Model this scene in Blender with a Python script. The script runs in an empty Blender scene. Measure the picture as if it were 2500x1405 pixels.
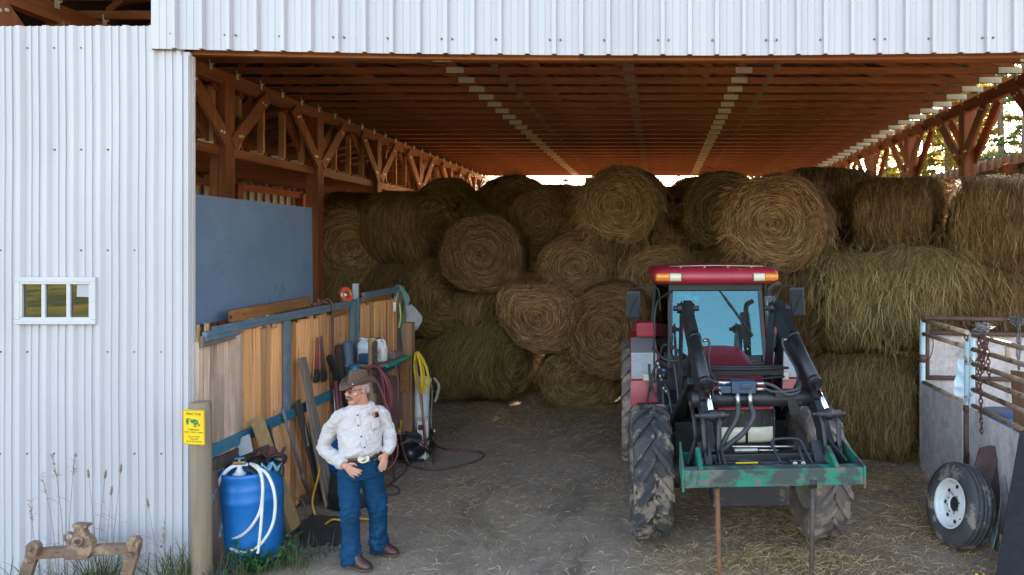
import bpy, bmesh, math, random
from mathutils import Vector, Matrix, Quaternion, noise
R = math.radians
PI = math.pi
rng = random.Random(7)
scene = bpy.context.scene
COL = scene.collection
F_PX, CX, CY, CAM_H = 1700.0, 1610.0, 603.0, 2.92

def P(px, py, d):
    """world point seen at photo pixel (px, py) standing d metres in front of the camera station"""
    return Vector(((px - CX) / F_PX * d, d, CAM_H - (py - CY) / F_PX * d))

def G(px, py):
    """ground point at photo pixel"""
    d = F_PX * CAM_H / (py - CY)
    return Vector(((px - CX) / F_PX * d, d, 0.0))

def V(*a): return Vector(a)
X_, Y_, Z_ = V(1, 0, 0), V(0, 1, 0), V(0, 0, 1)

def frame_mat(o, z, x=None):
    z = z.normalized()
    if x is None: x = X_ if abs(z.x) < 0.9 else Y_
    y = z.cross(x).normalized(); x = y.cross(z)
    return Matrix(((x.x, y.x, z.x, o.x), (x.y, y.y, z.y, o.y), (x.z, y.z, z.z, o.z), (0, 0, 0, 1)))

def spline(pts, k=6, closed=False):
    pts = [Vector(p) for p in pts]; n = len(pts); out = []
    if n < 3: return pts
    segs = n if closed else n - 1
    for i in range(segs):
        if closed: p0, p1, p2, p3 = pts[(i-1) % n], pts[i], pts[(i+1) % n], pts[(i+2) % n]
        else: p0, p1, p2, p3 = pts[max(i-1, 0)], pts[i], pts[i+1], pts[min(i+2, n-1)]
        for j in range(k):
            t = j / k
            out.append(0.5*((2*p1) + (p2-p0)*t + (2*p0-5*p1+4*p2-p3)*t*t + (3*p1-p0-3*p2+p3)*t**3))
    if not closed: out.append(pts[-1])
    return out

class MB:
    def __init__(s): s.v, s.f, s.m, s.s = [], [], [], []
    def add(s, vs, fs, mat=0, smooth=False):
        o = len(s.v); s.v.extend(Vector(v) for v in vs)
        for f in fs:
            s.f.append([i + o for i in f]); s.m.append(mat); s.s.append(smooth)
        return s
    def box(s, c, size, rot=None, mat=0):
        c = Vector(c); hx, hy, hz = size[0]/2, size[1]/2, size[2]/2
        vs = [V(x, y, z) for x in (-hx, hx) for y in (-hy, hy) for z in (-hz, hz)]
        if rot is not None: vs = [rot @ v for v in vs]
        return s.add([v + c for v in vs], [(0,1,3,2), (4,6,7,5), (0,4,5,1), (2,3,7,6), (0,2,6,4), (1,5,7,3)], mat)
    def beam(s, a, b, w, h, up=None, mat=0, taper=1.0):
        a, b = Vector(a), Vector(b); d = (b - a).normalized()
        if up is None: up = Z_ if abs(d.z) < 0.95 else Y_
        sx = d.cross(up).normalized(); uy = sx.cross(d).normalized()
        vs = []
        for p, t in ((a, 1.0), (b, taper)):
            for i, j in ((-1,-1), (1,-1), (1,1), (-1,1)):
                vs.append(p + sx*(i*w/2*t) + uy*(j*h/2*t))
        return s.add(vs, [(3,2,1,0), (4,5,6,7), (0,1,5,4), (1,2,6,5), (2,3,7,6), (3,0,4,7)], mat)
    def tube(s, pts, r, n=8, closed=False, mat=0, caps=True, flat=None):
        pts = [Vector(p) for p in pts]; m = len(pts)
        if m < 2: return s
        rs = r if isinstance(r, (list, tuple)) else [r]*m
        t0 = (pts[1]-pts[0]).normalized()
        u = t0.orthogonal().normalized(); vs = []; prev = t0
        for i, p in enumerate(pts):
            if closed: t = (pts[(i+1) % m] - pts[i-1])
            else: t = (pts[min(i+1, m-1)] - pts[max(i-1, 0)])
            t = t.normalized() if t.length > 1e-9 else prev
            q = prev.rotation_difference(t); u = q @ u; u = (u - t*u.dot(t)).normalized(); w = t.cross(u); prev = t
            for j in range(n):
                a = 2*PI*j/n
                vs.append(p + u*(math.cos(a)*rs[i]) + w*(math.sin(a)*rs[i]*(flat or 1.0)))
        fs = []
        for i in range(m if closed else m-1):
            for j in range(n):
                a, b = i*n+j, i*n+(j+1) % n; c, d = ((i+1) % m)*n+(j+1) % n, ((i+1) % m)*n+j
                fs.append((a, b, c, d))
        s.add(vs, fs, mat, True)
        if caps and not closed:
            o = len(s.v) - len(vs)
            s.f.append([o+j for j in range(n)][::-1]); s.m.append(mat); s.s.append(False)
            s.f.append([o+(m-1)*n+j for j in range(n)]); s.m.append(mat); s.s.append(False)
        return s
    def cyl(s, a, b, r0, r1=None, n=16, mat=0):
        a, b = Vector(a), Vector(b); r1 = r0 if r1 is None else r1
        return s.tube([a, b], [r0, r1], n, mat=mat)
    def lathe(s, prof, M=None, n=24, mat=0, smooth=True, arc=2*PI, mats=None):
        M = M or Matrix(); vs = []; k = len(prof); full = arc > 6.28
        nn = n if full else n+1
        for j in range(nn):
            a = arc*j/n
            for r, z in prof: vs.append(M @ V(r*math.cos(a), r*math.sin(a), z))
        o = len(s.v); s.v.extend(vs)
        for j in range(n):
            for i in range(k-1):
                a, b = j*k+i, ((j+1) % nn)*k+i
                s.f.append([o+a, o+b, o+b+1, o+a+1]); s.m.append(mats[i] if mats else mat); s.s.append(smooth)
        return s
    def prism(s, poly, t, M=None, mat=0):
        M = M or Matrix(); n = len(poly)
        vs = [M @ V(x, y, 0) for x, y in poly] + [M @ V(x, y, t) for x, y in poly]
        fs = [list(range(n))[::-1], list(range(n, 2*n))] + [(i, (i+1) % n, n+(i+1) % n, n+i) for i in range(n)]
        return s.add(vs, fs, mat)
    def sphere(s, c, r, n=12, scale=(1,1,1), rot=None, mat=0):
        c = Vector(c); vs = []; m = n//2 + 1
        for i in range(m+1):
            th = PI*i/m
            for j in range(n):
                ph = 2*PI*j/n
                v = V(math.sin(th)*math.cos(ph)*scale[0], math.sin(th)*math.sin(ph)*scale[1], math.cos(th)*scale[2])*r
                vs.append(c + (rot @ v if rot else v))
        fs = [(i*n+j, (i+1)*n+j, (i+1)*n+(j+1) % n, i*n+(j+1) % n) for i in range(m) for j in range(n)]
        return s.add(vs, fs, mat, True)
    def torus(s, M, R0, r, n=24, k=8, mat=0):
        return s.tube([M @ V(R0*math.cos(2*PI*i/n), R0*math.sin(2*PI*i/n), 0) for i in range(n)], r, k, closed=True, mat=mat)
    def grid(s, fn, nu, nv, mat=0, smooth=True):
        vs = [fn(i/nu, j/nv) for i in range(nu+1) for j in range(nv+1)]; w = nv+1
        return s.add(vs, [(i*w+j, (i+1)*w+j, (i+1)*w+j+1, i*w+j+1) for i in range(nu) for j in range(nv)], mat, smooth)
    def mesh(s, name, mats, off=None):
        me = bpy.data.meshes.new(name)
        vs = [v - off for v in s.v] if off is not None else s.v
        me.from_pydata([tuple(v) for v in vs], [], s.f); me.update()
        for m in mats: me.materials.append(m)
        me.polygons.foreach_set('material_index', s.m)
        me.polygons.foreach_set('use_smooth', s.s)
        return me
    def build(s, name, mats, parent=None, bevel=0.0, solid=0.0, subsurf=0, keep=False):
        if not isinstance(mats, (list, tuple)): mats = [mats]
        off = None
        if parent is None and not keep:
            xs = [v.x for v in s.v]; ys = [v.y for v in s.v]; zs = [v.z for v in s.v]
            off = V((min(xs)+max(xs))/2, (min(ys)+max(ys))/2, min(zs))
        me = s.mesh(name, mats, off)
        o = bpy.data.objects.new(name, me); COL.objects.link(o)
        if off is not None: o.location = off
        if parent is not None: attach(o, parent)
        if solid:
            md = o.modifiers.new('solid', 'SOLIDIFY'); md.thickness = solid; md.offset = 0
        if subsurf:
            md = o.modifiers.new('sub', 'SUBSURF'); md.levels = subsurf; md.render_levels = subsurf
        if bevel:
            md = o.modifiers.new('bevel', 'BEVEL'); md.width = bevel; md.segments = 2; md.limit_method = 'ANGLE'; md.angle_limit = R(50)
            md.harden_normals = False
        return o

def attach(o, parent):
    o.parent = parent
    M = Matrix(); p = parent
    while p is not None:
        M = Matrix.LocRotScale(p.location, p.rotation_euler, p.scale) if p.parent is None else Matrix()
        if p.parent is None: break
        p = p.parent
    root_inv = M.inverted() if parent.parent is None else Matrix()
    o.matrix_parent_inverse = root_inv

def tag(o, label, cat, group=None, kind=None):
    o['label'] = label; o['category'] = cat
    if group: o['group'] = group
    if kind: o['kind'] = kind
    return o
def struct(o, kind='structure'):
    o['kind'] = kind; return o
def thing(name, loc, label, cat, group=None):
    o = bpy.data.objects.new(name, None); COL.objects.link(o); o.location = loc
    o.empty_display_size = 0.2
    return tag(o, label, cat, group)
def copy_tree(o, parent=None):
    c = o.copy(); COL.objects.link(c)
    if parent is not None: c.parent = parent
    for ch in list(o.children): copy_tree(ch, c)
    return c

def ribbon(mb, pts, w, side, mat=1):
    """tapered blade along pts"""
    n = len(pts); vs = []
    for i, p in enumerate(pts):
        t = i/(n-1); ww = w*(1.0-0.75*abs(2*t-1)**2)
        vs.append(p - side*ww*0.5); vs.append(p + side*ww*0.5)
    mb.add(vs, [(2*i, 2*i+1, 2*i+3, 2*i+2) for i in range(n-1)], mat, False)


# ---------------------------------------------------------------- materials
def nodes_of(m):
    m.use_nodes = True; nt = m.node_tree; nt.nodes.clear()
    return nt, nt.nodes, nt.links
def ramp(nt, fac, stops, interp='LINEAR'):
    n = nt.nodes.new('ShaderNodeValToRGB'); n.color_ramp.interpolation = interp
    el = n.color_ramp.elements
    while len(el) < len(stops): el.new(0.5)
    for e, (p, c) in zip(el, stops): e.position = p; e.color = (c[0], c[1], c[2], 1)
    nt.links.new(fac, n.inputs['Fac']); return n.outputs['Color']
def noise_tex(nt, vec, scale, detail=5, rough=0.55, dist=0.0):
    n = nt.nodes.new('ShaderNodeTexNoise'); n.inputs['Scale'].default_value = scale
    n.inputs['Detail'].default_value = detail; n.inputs['Roughness'].default_value = rough; n.inputs['Distortion'].default_value = dist
    nt.links.new(vec, n.inputs['Vector']); return n.outputs['Fac']
def mixc(nt, fac, a, b, mode='MIX'):
    n = nt.nodes.new('ShaderNodeMix'); n.data_type = 'RGBA'; n.blend_type = mode
    for sock, val in ((n.inputs[0], fac), (n.inputs[6], a), (n.inputs[7], b)):
        if hasattr(val, 'links') or isinstance(val, bpy.types.NodeSocket): nt.links.new(val, sock)
        elif isinstance(val, (int, float)): sock.default_value = val
        else: sock.default_value = (val[0], val[1], val[2], 1)
    return n.outputs[2]
def coords(nt, stretch=(1,1,1), kind='Object', rnd=False):
    tc = nt.nodes.new('ShaderNodeTexCoord'); mp = nt.nodes.new('ShaderNodeMapping')
    mp.inputs['Scale'].default_value = stretch
    nt.links.new(tc.outputs[kind], mp.inputs['Vector'])
    if rnd:
        g = nt.nodes.new('ShaderNodeNewGeometry'); mu = nt.nodes.new('ShaderNodeMath'); mu.operation = 'MULTIPLY'; mu.inputs[1].default_value = 37.0
        nt.links.new(g.outputs['Random Per Island'], mu.inputs[0])
        cb = nt.nodes.new('ShaderNodeCombineXYZ')
        for i in range(3): nt.links.new(mu.outputs[0], cb.inputs[i])
        ad = nt.nodes.new('ShaderNodeVectorMath'); ad.operation = 'ADD'
        nt.links.new(mp.outputs[0], ad.inputs[0]); nt.links.new(cb.outputs[0], ad.inputs[1])
        return ad.outputs[0]
    return mp.outputs[0]

def mat(name, c1, c2=None, scale=6.0, stretch=(1,1,1), rough=0.6, metal=0.0, bump=0.0, bscale=None, spots=None, spots2=None,
        island=0.0, objrand=0.0, detail=6, lo=0.35, hi=0.65, coat=0.0, spec=0.5, rough2=None, sheen=0.0, island_hue=0.0):
    m = bpy.data.materials.new(name); nt, N, L = nodes_of(m)
    out = N.new('ShaderNodeOutputMaterial'); b = N.new('ShaderNodeBsdfPrincipled'); L.new(b.outputs[0], out.inputs[0])
    b.inputs['Metallic'].default_value = metal; b.inputs['Roughness'].default_value = rough
    b.inputs['Coat Weight'].default_value = coat; b.inputs['Coat Roughness'].default_value = 0.15
    b.inputs['Specular IOR Level'].default_value = spec; b.inputs['Sheen Weight'].default_value = sheen
    if c2 is None: c2 = tuple(x*0.8 for x in c1)
    vec = coords(nt, stretch, rnd=island > 0)
    f = noise_tex(nt, vec, scale, detail, 0.6, 0.3)
    c = ramp(nt, f, [(lo, c1), (hi, c2)])
    for sp in (spots, spots2):
        if sp:
            col, sc, th = sp[:3]; st = sp[3] if len(sp) > 3 else (1,1,1)
            f2 = noise_tex(nt, coords(nt, st), sc, 8, 0.65, 0.2)
            k = ramp(nt, f2, [(th-0.03, (0,0,0)), (th+0.03, (1,1,1))])
            c = mixc(nt, k, c, col)
    if island > 0 or objrand > 0:
        h = N.new('ShaderNodeHueSaturation')
        if island > 0: src = N.new('ShaderNodeNewGeometry').outputs['Random Per Island']; amp = island
        else: src = N.new('ShaderNodeObjectInfo').outputs['Random']; amp = objrand
        mr = N.new('ShaderNodeMapRange'); mr.inputs['To Min'].default_value = 1-amp; mr.inputs['To Max'].default_value = 1+amp
        L.new(src, mr.inputs['Value']); L.new(mr.outputs[0], h.inputs['Value'])
        if island_hue:
            mr2 = N.new('ShaderNodeMapRange'); mr2.inputs['To Min'].default_value = 0.5-island_hue; mr2.inputs['To Max'].default_value = 0.5+island_hue
            mm = N.new('ShaderNodeMath'); mm.operation = 'FRACT'; m3 = N.new('ShaderNodeMath'); m3.operation = 'MULTIPLY'; m3.inputs[1].default_value = 7.13
            L.new(src, m3.inputs[0]); L.new(m3.outputs[0], mm.inputs[0]); L.new(mm.outputs[0], mr2.inputs['Value']); L.new(mr2.outputs[0], h.inputs['Hue'])
        L.new(c, h.inputs['Color']); c = h.outputs['Color']
    L.new(c, b.inputs['Base Color'])
    if rough2 is not None:
        mr = N.new('ShaderNodeMapRange'); mr.inputs['To Min'].default_value = rough; mr.inputs['To Max'].default_value = rough2
        L.new(f, mr.inputs['Value']); L.new(mr.outputs[0], b.inputs['Roughness'])
    if bump:
        fb = noise_tex(nt, vec, bscale or scale*2, 8, 0.6) if bscale else f
        bp = N.new('ShaderNodeBump'); bp.inputs['Strength'].default_value = bump; bp.inputs['Distance'].default_value = 0.02
        L.new(fb, bp.inputs['Height']); L.new(bp.outputs[0], b.inputs['Normal'])
    return m

def wood(name, c1, c2, axis='z', island=0.25, rough=0.75, bump=0.25, dark=(0.06,0.03,0.015), sc=1.0, objrand=0.0, knots=True, weather=None, cracks=0.0):
    st = {'x': (1.2, 22, 22), 'y': (22, 1.2, 22), 'z': (22, 22, 1.2)}[axis]
    m = bpy.data.materials.new(name); nt, N, L = nodes_of(m)
    out = N.new('ShaderNodeOutputMaterial'); b = N.new('ShaderNodeBsdfPrincipled'); L.new(b.outputs[0], out.inputs[0])
    b.inputs['Roughness'].default_value = rough; b.inputs['Specular IOR Level'].default_value = 0.25
    vec = coords(nt, tuple(x*sc for x in st), rnd=True)
    f = noise_tex(nt, vec, 1.0, 7, 0.6, 0.8)
    c = ramp(nt, f, [(0.3, c1), (0.52, c2), (0.72, tuple(x*0.6 for x in c1))])
    st2 = {'x': (0.45, 1, 1), 'y': (1, 0.45, 1), 'z': (1, 1, 0.45)}[axis]
    if knots:
        vo = N.new('ShaderNodeTexVoronoi'); vo.inputs['Scale'].default_value = 7.0*sc
        L.new(coords(nt, st2, rnd=True), vo.inputs['Vector'])
        k = ramp(nt, vo.outputs['Distance'], [(0.05, (1,1,1)), (0.13, (0,0,0))])
        f3 = noise_tex(nt, coords(nt, st2, rnd=True), 3.0, 3)
        k2 = ramp(nt, f3, [(0.52, (0,0,0)), (0.58, (1,1,1))])
        c = mixc(nt, mixc(nt, 1.0, k, k2, 'MULTIPLY'), c, dark)
    f4 = noise_tex(nt, coords(nt, tuple(x*1.6 for x in st2), rnd=True), 1.6, 4, 0.6, 0.5)
    c = mixc(nt, ramp(nt, f4, [(0.45, (0,0,0)), (0.75, (0.75,0.75,0.75))]), c, weather or tuple(x*0.45 for x in c1))
    if cracks:
        cs = {'x': (0.9, 60, 60), 'y': (60, 0.9, 60), 'z': (60, 60, 0.9)}[axis]
        fc = noise_tex(nt, coords(nt, cs, rnd=True), 1.0, 3, 0.5, 0.4)
        c = mixc(nt, ramp(nt, fc, [(0.62, (0,0,0)), (0.67, (cracks,)*3)]), c, dark)
    h = N.new('ShaderNodeHueSaturation')
    src = N.new('ShaderNodeObjectInfo').outputs['Random'] if objrand else N.new('ShaderNodeNewGeometry').outputs['Random Per Island']
    a = objrand or island
    mr = N.new('ShaderNodeMapRange'); mr.inputs['To Min'].default_value = 1-a; mr.inputs['To Max'].default_value = 1+a
    L.new(src, mr.inputs['Value']); L.new(mr.outputs[0], h.inputs['Value']); L.new(c, h.inputs['Color'])
    L.new(h.outputs[0], b.inputs['Base Color'])
    bp = N.new('ShaderNodeBump'); bp.inputs['Strength'].default_value = bump; bp.inputs['Distance'].default_value = 0.01
    L.new(f, bp.inputs['Height']); L.new(bp.outputs[0], b.inputs['Normal'])
    return m

def osb(name, c1, c2, c3, st=(1,1,1)):
    m = bpy.data.materials.new(name); nt, N, L = nodes_of(m)
    out = N.new('ShaderNodeOutputMaterial'); b = N.new('ShaderNodeBsdfPrincipled'); L.new(b.outputs[0], out.inputs[0])
    b.inputs['Roughness'].default_value = 0.85
    v = coords(nt, st)
    vo = N.new('ShaderNodeTexVoronoi'); vo.inputs['Scale'].default_value = 18; L.new(v, vo.inputs['Vector'])
    sep = N.new('ShaderNodeSeparateColor'); L.new(vo.outputs['Color'], sep.inputs[0])
    c = ramp(nt, sep.outputs[0], [(0.0, c1), (0.5, c2), (1.0, c3)])
    f = noise_tex(nt, v, 30, 5)
    c = mixc(nt, 0.5, c, ramp(nt, f, [(0.35, c3), (0.65, c1)]))
    f2 = noise_tex(nt, coords(nt, (1, 1, 0.45)), 3.2, 7, 0.65, 0.6)
    c = mixc(nt, ramp(nt, f2, [(0.46, (0,0,0)), (0.72, (0.8,0.8,0.8))]), c, tuple(x*0.4 for x in c1))
    L.new(c, b.inputs['Base Color'])
    bp = N.new('ShaderNodeBump'); bp.inputs['Strength'].default_value = 0.3; bp.inputs['Distance'].default_value = 0.01
    L.new(sep.outputs[0], bp.inputs['Height']); L.new(bp.outputs[0], b.inputs['Normal'])
    return m

def strand_mat(name, stops, rough=0.7, trans=0.25, objrand=0.2):
    """straw and leaf blades: colour per blade"""
    m = bpy.data.materials.new(name); nt, N, L = nodes_of(m)
    out = N.new('ShaderNodeOutputMaterial'); b = N.new('ShaderNodeBsdfPrincipled')
    b.inputs['Roughness'].default_value = rough; b.inputs['Specular IOR Level'].default_value = 0.3
    g = N.new('ShaderNodeNewGeometry'); c = ramp(nt, g.outputs['Random Per Island'], stops)
    oi = N.new('ShaderNodeObjectInfo'); mr = N.new('ShaderNodeMapRange'); mr.inputs['To Min'].default_value = 1-objrand; mr.inputs['To Max'].default_value = 1+objrand
    h = N.new('ShaderNodeHueSaturation'); L.new(oi.outputs['Random'], mr.inputs['Value']); L.new(mr.outputs[0], h.inputs['Value']); L.new(c, h.inputs['Color'])
    mh = N.new('ShaderNodeMath'); mh.operation = 'FRACT'; m3 = N.new('ShaderNodeMath'); m3.operation = 'MULTIPLY'; m3.inputs[1].default_value = 9.7
    mr2 = N.new('ShaderNodeMapRange'); mr2.inputs['To Min'].default_value = 0.488; mr2.inputs['To Max'].default_value = 0.512
    L.new(oi.outputs['Random'], m3.inputs[0]); L.new(m3.outputs[0], mh.inputs[0]); L.new(mh.outputs[0], mr2.inputs['Value']); L.new(mr2.outputs[0], h.inputs['Hue'])
    c = h.outputs[0]
    L.new(c, b.inputs['Base Color'])
    if trans:
        t = N.new('ShaderNodeBsdfTranslucent'); L.new(c, t.inputs[0])
        mx = N.new('ShaderNodeMixShader'); mx.inputs[0].default_value = trans
        L.new(b.outputs[0], mx.inputs[1]); L.new(t.outputs[0], mx.inputs[2]); L.new(mx.outputs[0], out.inputs[0])
    else: L.new(b.outputs[0], out.inputs[0])
    return m

def glass_pane(name, tint=(0.6,0.75,0.8), refl=0.6, dens=0.5, dust=0.0):
    m = bpy.data.materials.new(name); nt, N, L = nodes_of(m)
    out = N.new('ShaderNodeOutputMaterial'); t = N.new('ShaderNodeBsdfTransparent'); t.inputs[0].default_value = (*[x*dens for x in tint], 1)
    g = N.new('ShaderNodeBsdfGlossy'); g.inputs['Roughness'].default_value = 0.02; g.inputs[0].default_value = (*tint, 1)
    lw = N.new('ShaderNodeLayerWeight'); lw.inputs[0].default_value = refl
    mx = N.new('ShaderNodeMixShader'); L.new(lw.outputs['Fresnel'], mx.inputs[0])
    L.new(t.outputs[0], mx.inputs[1]); L.new(g.outputs[0], mx.inputs[2])
    if dust:
        df = N.new('ShaderNodeBsdfDiffuse'); df.inputs[0].default_value = (0.42, 0.40, 0.36, 1)
        k = ramp(nt, noise_tex(nt, coords(nt, (1, 1, 0.6)), 7, 8, 0.7), [(0.35, (dust*0.3,)*3), (0.75, (dust,)*3)])
        m2 = N.new('ShaderNodeMixShader'); L.new(k, m2.inputs[0]); L.new(mx.outputs[0], m2.inputs[1]); L.new(df.outputs[0], m2.inputs[2]); L.new(m2.outputs[0], out.inputs[0])
    else: L.new(mx.outputs[0], out.inputs[0])
    return m

M_ = {}
CHROME = mat('bright_steel', (0.75,0.76,0.78), (0.65,0.66,0.68), 8, rough=0.16, metal=1.0)
M_['white_steel'] = mat('white_painted_steel', (0.48,0.465,0.48), (0.435,0.42,0.435), 1.2, (1,1,0.3), rough=0.38, bump=0.03, bscale=3, spots=((0.36,0.34,0.33), 9, 0.735, (1,1,0.25)), spots2=((0.43,0.40,0.37), 2.2, 0.70, (2.5,1,0.35)))
M_['screw'] = mat('dark_screw_head', (0.10,0.11,0.13), rough=0.4, metal=0.7)
M_['red_wood_y'] = wood('stained_lumber_y', (0.38,0.14,0.05), (0.27,0.09,0.034), 'y', island=0.2)
M_['red_wood_z'] = wood('stained_lumber_z', (0.38,0.14,0.055), (0.27,0.09,0.036), 'z', island=0.2)
M_['red_wood_x'] = wood('stained_lumber_x', (0.38,0.142,0.048), (0.265,0.092,0.032), 'x', island=0.25)
M_['pale_wood_z'] = wood('pale_lumber_z', (0.50,0.28,0.12), (0.40,0.21,0.085), 'z', island=0.3)
M_['galv'] = mat('galvanised_plate', (0.74,0.69,0.52), (0.62,0.57,0.42), 60, rough=0.45, metal=0.35, stretch=(1,0.1,0.1))
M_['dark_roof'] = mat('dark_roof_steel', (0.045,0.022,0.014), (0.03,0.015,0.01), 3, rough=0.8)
M_['grey_steel'] = mat('dull_steel_sheet', (0.26,0.25,0.23), (0.20,0.19,0.18), 2, rough=0.5, metal=0.2)
# ---------------------------------------------------------------- the farmer
def fuse(mb, name, mats, voxel, smooth_it=4, parent=None, noise_amp=0.0, noise_fn=None):
    """weld overlapping closed pieces into one continuous skin"""
    me = mb.mesh(name+'_raw', [])
    o = bpy.data.objects.new(name+'_raw', me); COL.objects.link(o)
    md = o.modifiers.new('r', 'REMESH'); md.mode = 'VOXEL'; md.voxel_size = voxel; md.use_smooth_shade = True
    ms = o.modifiers.new('s', 'SMOOTH'); ms.factor = 0.5; ms.iterations = smooth_it
    dg = bpy.context.evaluated_depsgraph_get(); ev = o.evaluated_get(dg)
    m2 = bpy.data.meshes.new_from_object(ev); m2.name = name
    bpy.data.objects.remove(o); bpy.data.meshes.remove(me)
    if noise_fn:
        nr = [v.normal.copy() for v in m2.vertices]; co = []
        for v, q in zip(m2.vertices, nr): co.extend(v.co + q*noise_fn(v.co))
        m2.vertices.foreach_set('co', co); m2.update()
    m2.materials.clear(); m2.materials.append(mats)
    for p in m2.polygons: p.use_smooth = True; p.material_index = 0
    r = bpy.data.objects.new(name, m2); COL.objects.link(r)
    if parent: attach(r, parent)
    return r
MD = 6.45
def Mn(px, py, dd=0.0): return P(px, py, MD+dd)
SKIN = mat('weathered_skin', (0.50,0.25,0.17), (0.42,0.19,0.125), 14, rough=0.5, bump=0.04, spots=((0.46,0.17,0.12), 20, 0.6))
tf, ts = V(0.45, -0.89, 0), V(0.89, 0.45, 0)
hf = V(-0.54, -0.84, -0.05).normalized(); hs = V(0.84, -0.54, 0).normalized(); hu = hs.cross(hf).normalized()
if hu.z < 0: hu = -hu
Hc = Mn(873, 951, -0.05)
def Hd(f, s, u): return Hc + hf*f + hs*s + hu*u
HR = Matrix(((hf.x, hs.x, hu.x), (hf.y, hs.y, hu.y), (hf.z, hs.z, hu.z)))
b = MB()
b.sphere(Hd(-0.012, 0, 0.028), 1, 28, (0.096, 0.074, 0.106), HR)
b.sphere(Hd(0.022, 0, -0.055), 1, 24, (0.070, 0.064, 0.068), HR)
b.sphere(Hd(0.066, 0, -0.105), 0.030, 14, (1, 1.15, 0.85), HR)
b.sphere(Hd(0.050, 0.036, -0.028), 0.033, 14); b.sphere(Hd(0.050, -0.036, -0.028), 0.033, 14)
b.sphere(Hd(0.078, 0, 0.035), 1, 14, (0.014, 0.05, 0.013), HR)
b.tube([Hd(0.080, 0, 0.022), Hd(0.098, 0, 0.0), Hd(0.113, 0, -0.020), Hd(0.108, 0, -0.032), Hd(0.09, 0, -0.036)], [0.010, 0.012, 0.0165, 0.016, 0.011], 10)
for s in (-1, 1):
    b.sphere(Hd(0.098, s*0.014, -0.030), 0.011, 10)
    b.sphere(Hd(-0.008, s*0.078, -0.005), 1, 14, (0.021, 0.010, 0.034), HR)
b.sphere(Hd(0.086, 0, -0.073), 1, 12, (0.014, 0.026, 0.010), HR)
b.sphere(Hd(0.082, 0, -0.060), 1, 12, (0.016, 0.032, 0.012), HR)
nb = Mn(884, 993, 0.0)
b.tube([Hd(-0.02, 0, -0.02), Hd(-0.022, 0, -0.085), nb.lerp(Hd(-0.02, 0, -0.085), 0.45), nb, nb - Z_*0.06], [0.062, 0.062, 0.064, 0.072, 0.10], 18)
# trunk and limbs under the clothes
b.tube([nb - Z_*0.05, Mn(878,1030), Mn(878,1075,-0.02), Mn(879,1110), Mn(879,1150)], [0.075, 0.11, 0.13, 0.12, 0.12], 18)
LA = [Mn(829,1018,-0.08), Mn(804,1057,-0.05), Mn(791,1094,-0.06), Mn(818,1119,-0.15), Mn(842,1137,-0.215)]
RA = [Mn(927,1006,0.09), Mn(942,1034,0.12), Mn(950,1064,0.10), Mn(950,1088,0.03), Mn(942,1108,-0.02)]
for arm in (LA, RA): b.tube(spline(arm, 5), [0.042-0.013*i/20 for i in range(21)], 12)
b.tube([Mn(878,1016), LA[0]], [0.07, 0.042], 12); b.tube([Mn(878,1014), RA[0]], [0.07, 0.042], 12)
LL = [Mn(857,1148,-0.03), Mn(853,1200,-0.08), Mn(855,1252,-0.11), Mn(856,1310,-0.10), Mn(857,1378,-0.125)]
RL = [Mn(905,1146,0.04), Mn(914,1195,0.05), Mn(922,1242,0.06), Mn(924,1290,0.10), Mn(926,1340,0.16)]
for leg in (LL, RL): b.tube(spline(leg, 5), [0.085-0.045*i/20 for i in range(21)], 12)
# hand resting at the front pocket, thumb hooked in
def hand(wr, kn_pts, tips, thumb, w0=0.030):
    mid = sum(kn_pts, Vector())/4
    b.tube([wr, wr.lerp(mid, 0.3)], [0.027, 0.031], 12)
    for k in kn_pts: b.tube([wr.lerp(mid, 0.12), wr.lerp(k, 0.55), k], [0.020, 0.0165, 0.0135], 9)
    for k, (m1, m2) in zip(kn_pts, tips): b.tube([k, k.lerp(m1, 0.55) , m1, m2], [0.0125, 0.0105, 0.0105, 0.0075], 9)
    b.tube([wr.lerp(mid, 0.2)] + thumb, [0.018, 0.0145, 0.0125, 0.009], 9)
hand(LA[-1], [Mn(868,1146,-0.255), Mn(866,1152,-0.262), Mn(862,1157,-0.262), Mn(857,1160,-0.255)],
     [(Mn(877,1148,-0.262), Mn(884,1151,-0.245)), (Mn(876,1155,-0.268), Mn(882,1158,-0.25)), (Mn(871,1160,-0.266), Mn(876,1163,-0.25)), (Mn(862,1164,-0.258), Mn(866,1168,-0.245))],
     [Mn(854,1133,-0.235), Mn(864,1133,-0.235), Mn(871,1138,-0.21)])
hand(RA[-1], [Mn(931,1127,-0.075), Mn(935,1130,-0.07), Mn(939,1132,-0.06), Mn(943,1131,-0.045)],
     [(Mn(927,1137,-0.10), Mn(923.5,1145,-0.105)), (Mn(930,1142,-0.095), Mn(926.5,1151,-0.10)), (Mn(935,1144,-0.08), Mn(931.5,1153,-0.09)), (Mn(941,1141,-0.06), Mn(938,1149,-0.07))],
     [Mn(931,1113,-0.06), Mn(926,1117,-0.08), Mn(925,1124,-0.07)])
man = fuse(b, 'person', SKIN, 0.0042, 3)
man.data.materials[0] = SKIN
base = V(Mn(890,1390).x, 6.45, 0.0)
man.data.transform(Matrix.Translation(-base)); man.location = base
tag(man, 'man in brown cowboy hat, glasses, pale shirt and jeans, thumbs in his pockets', 'person')

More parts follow.
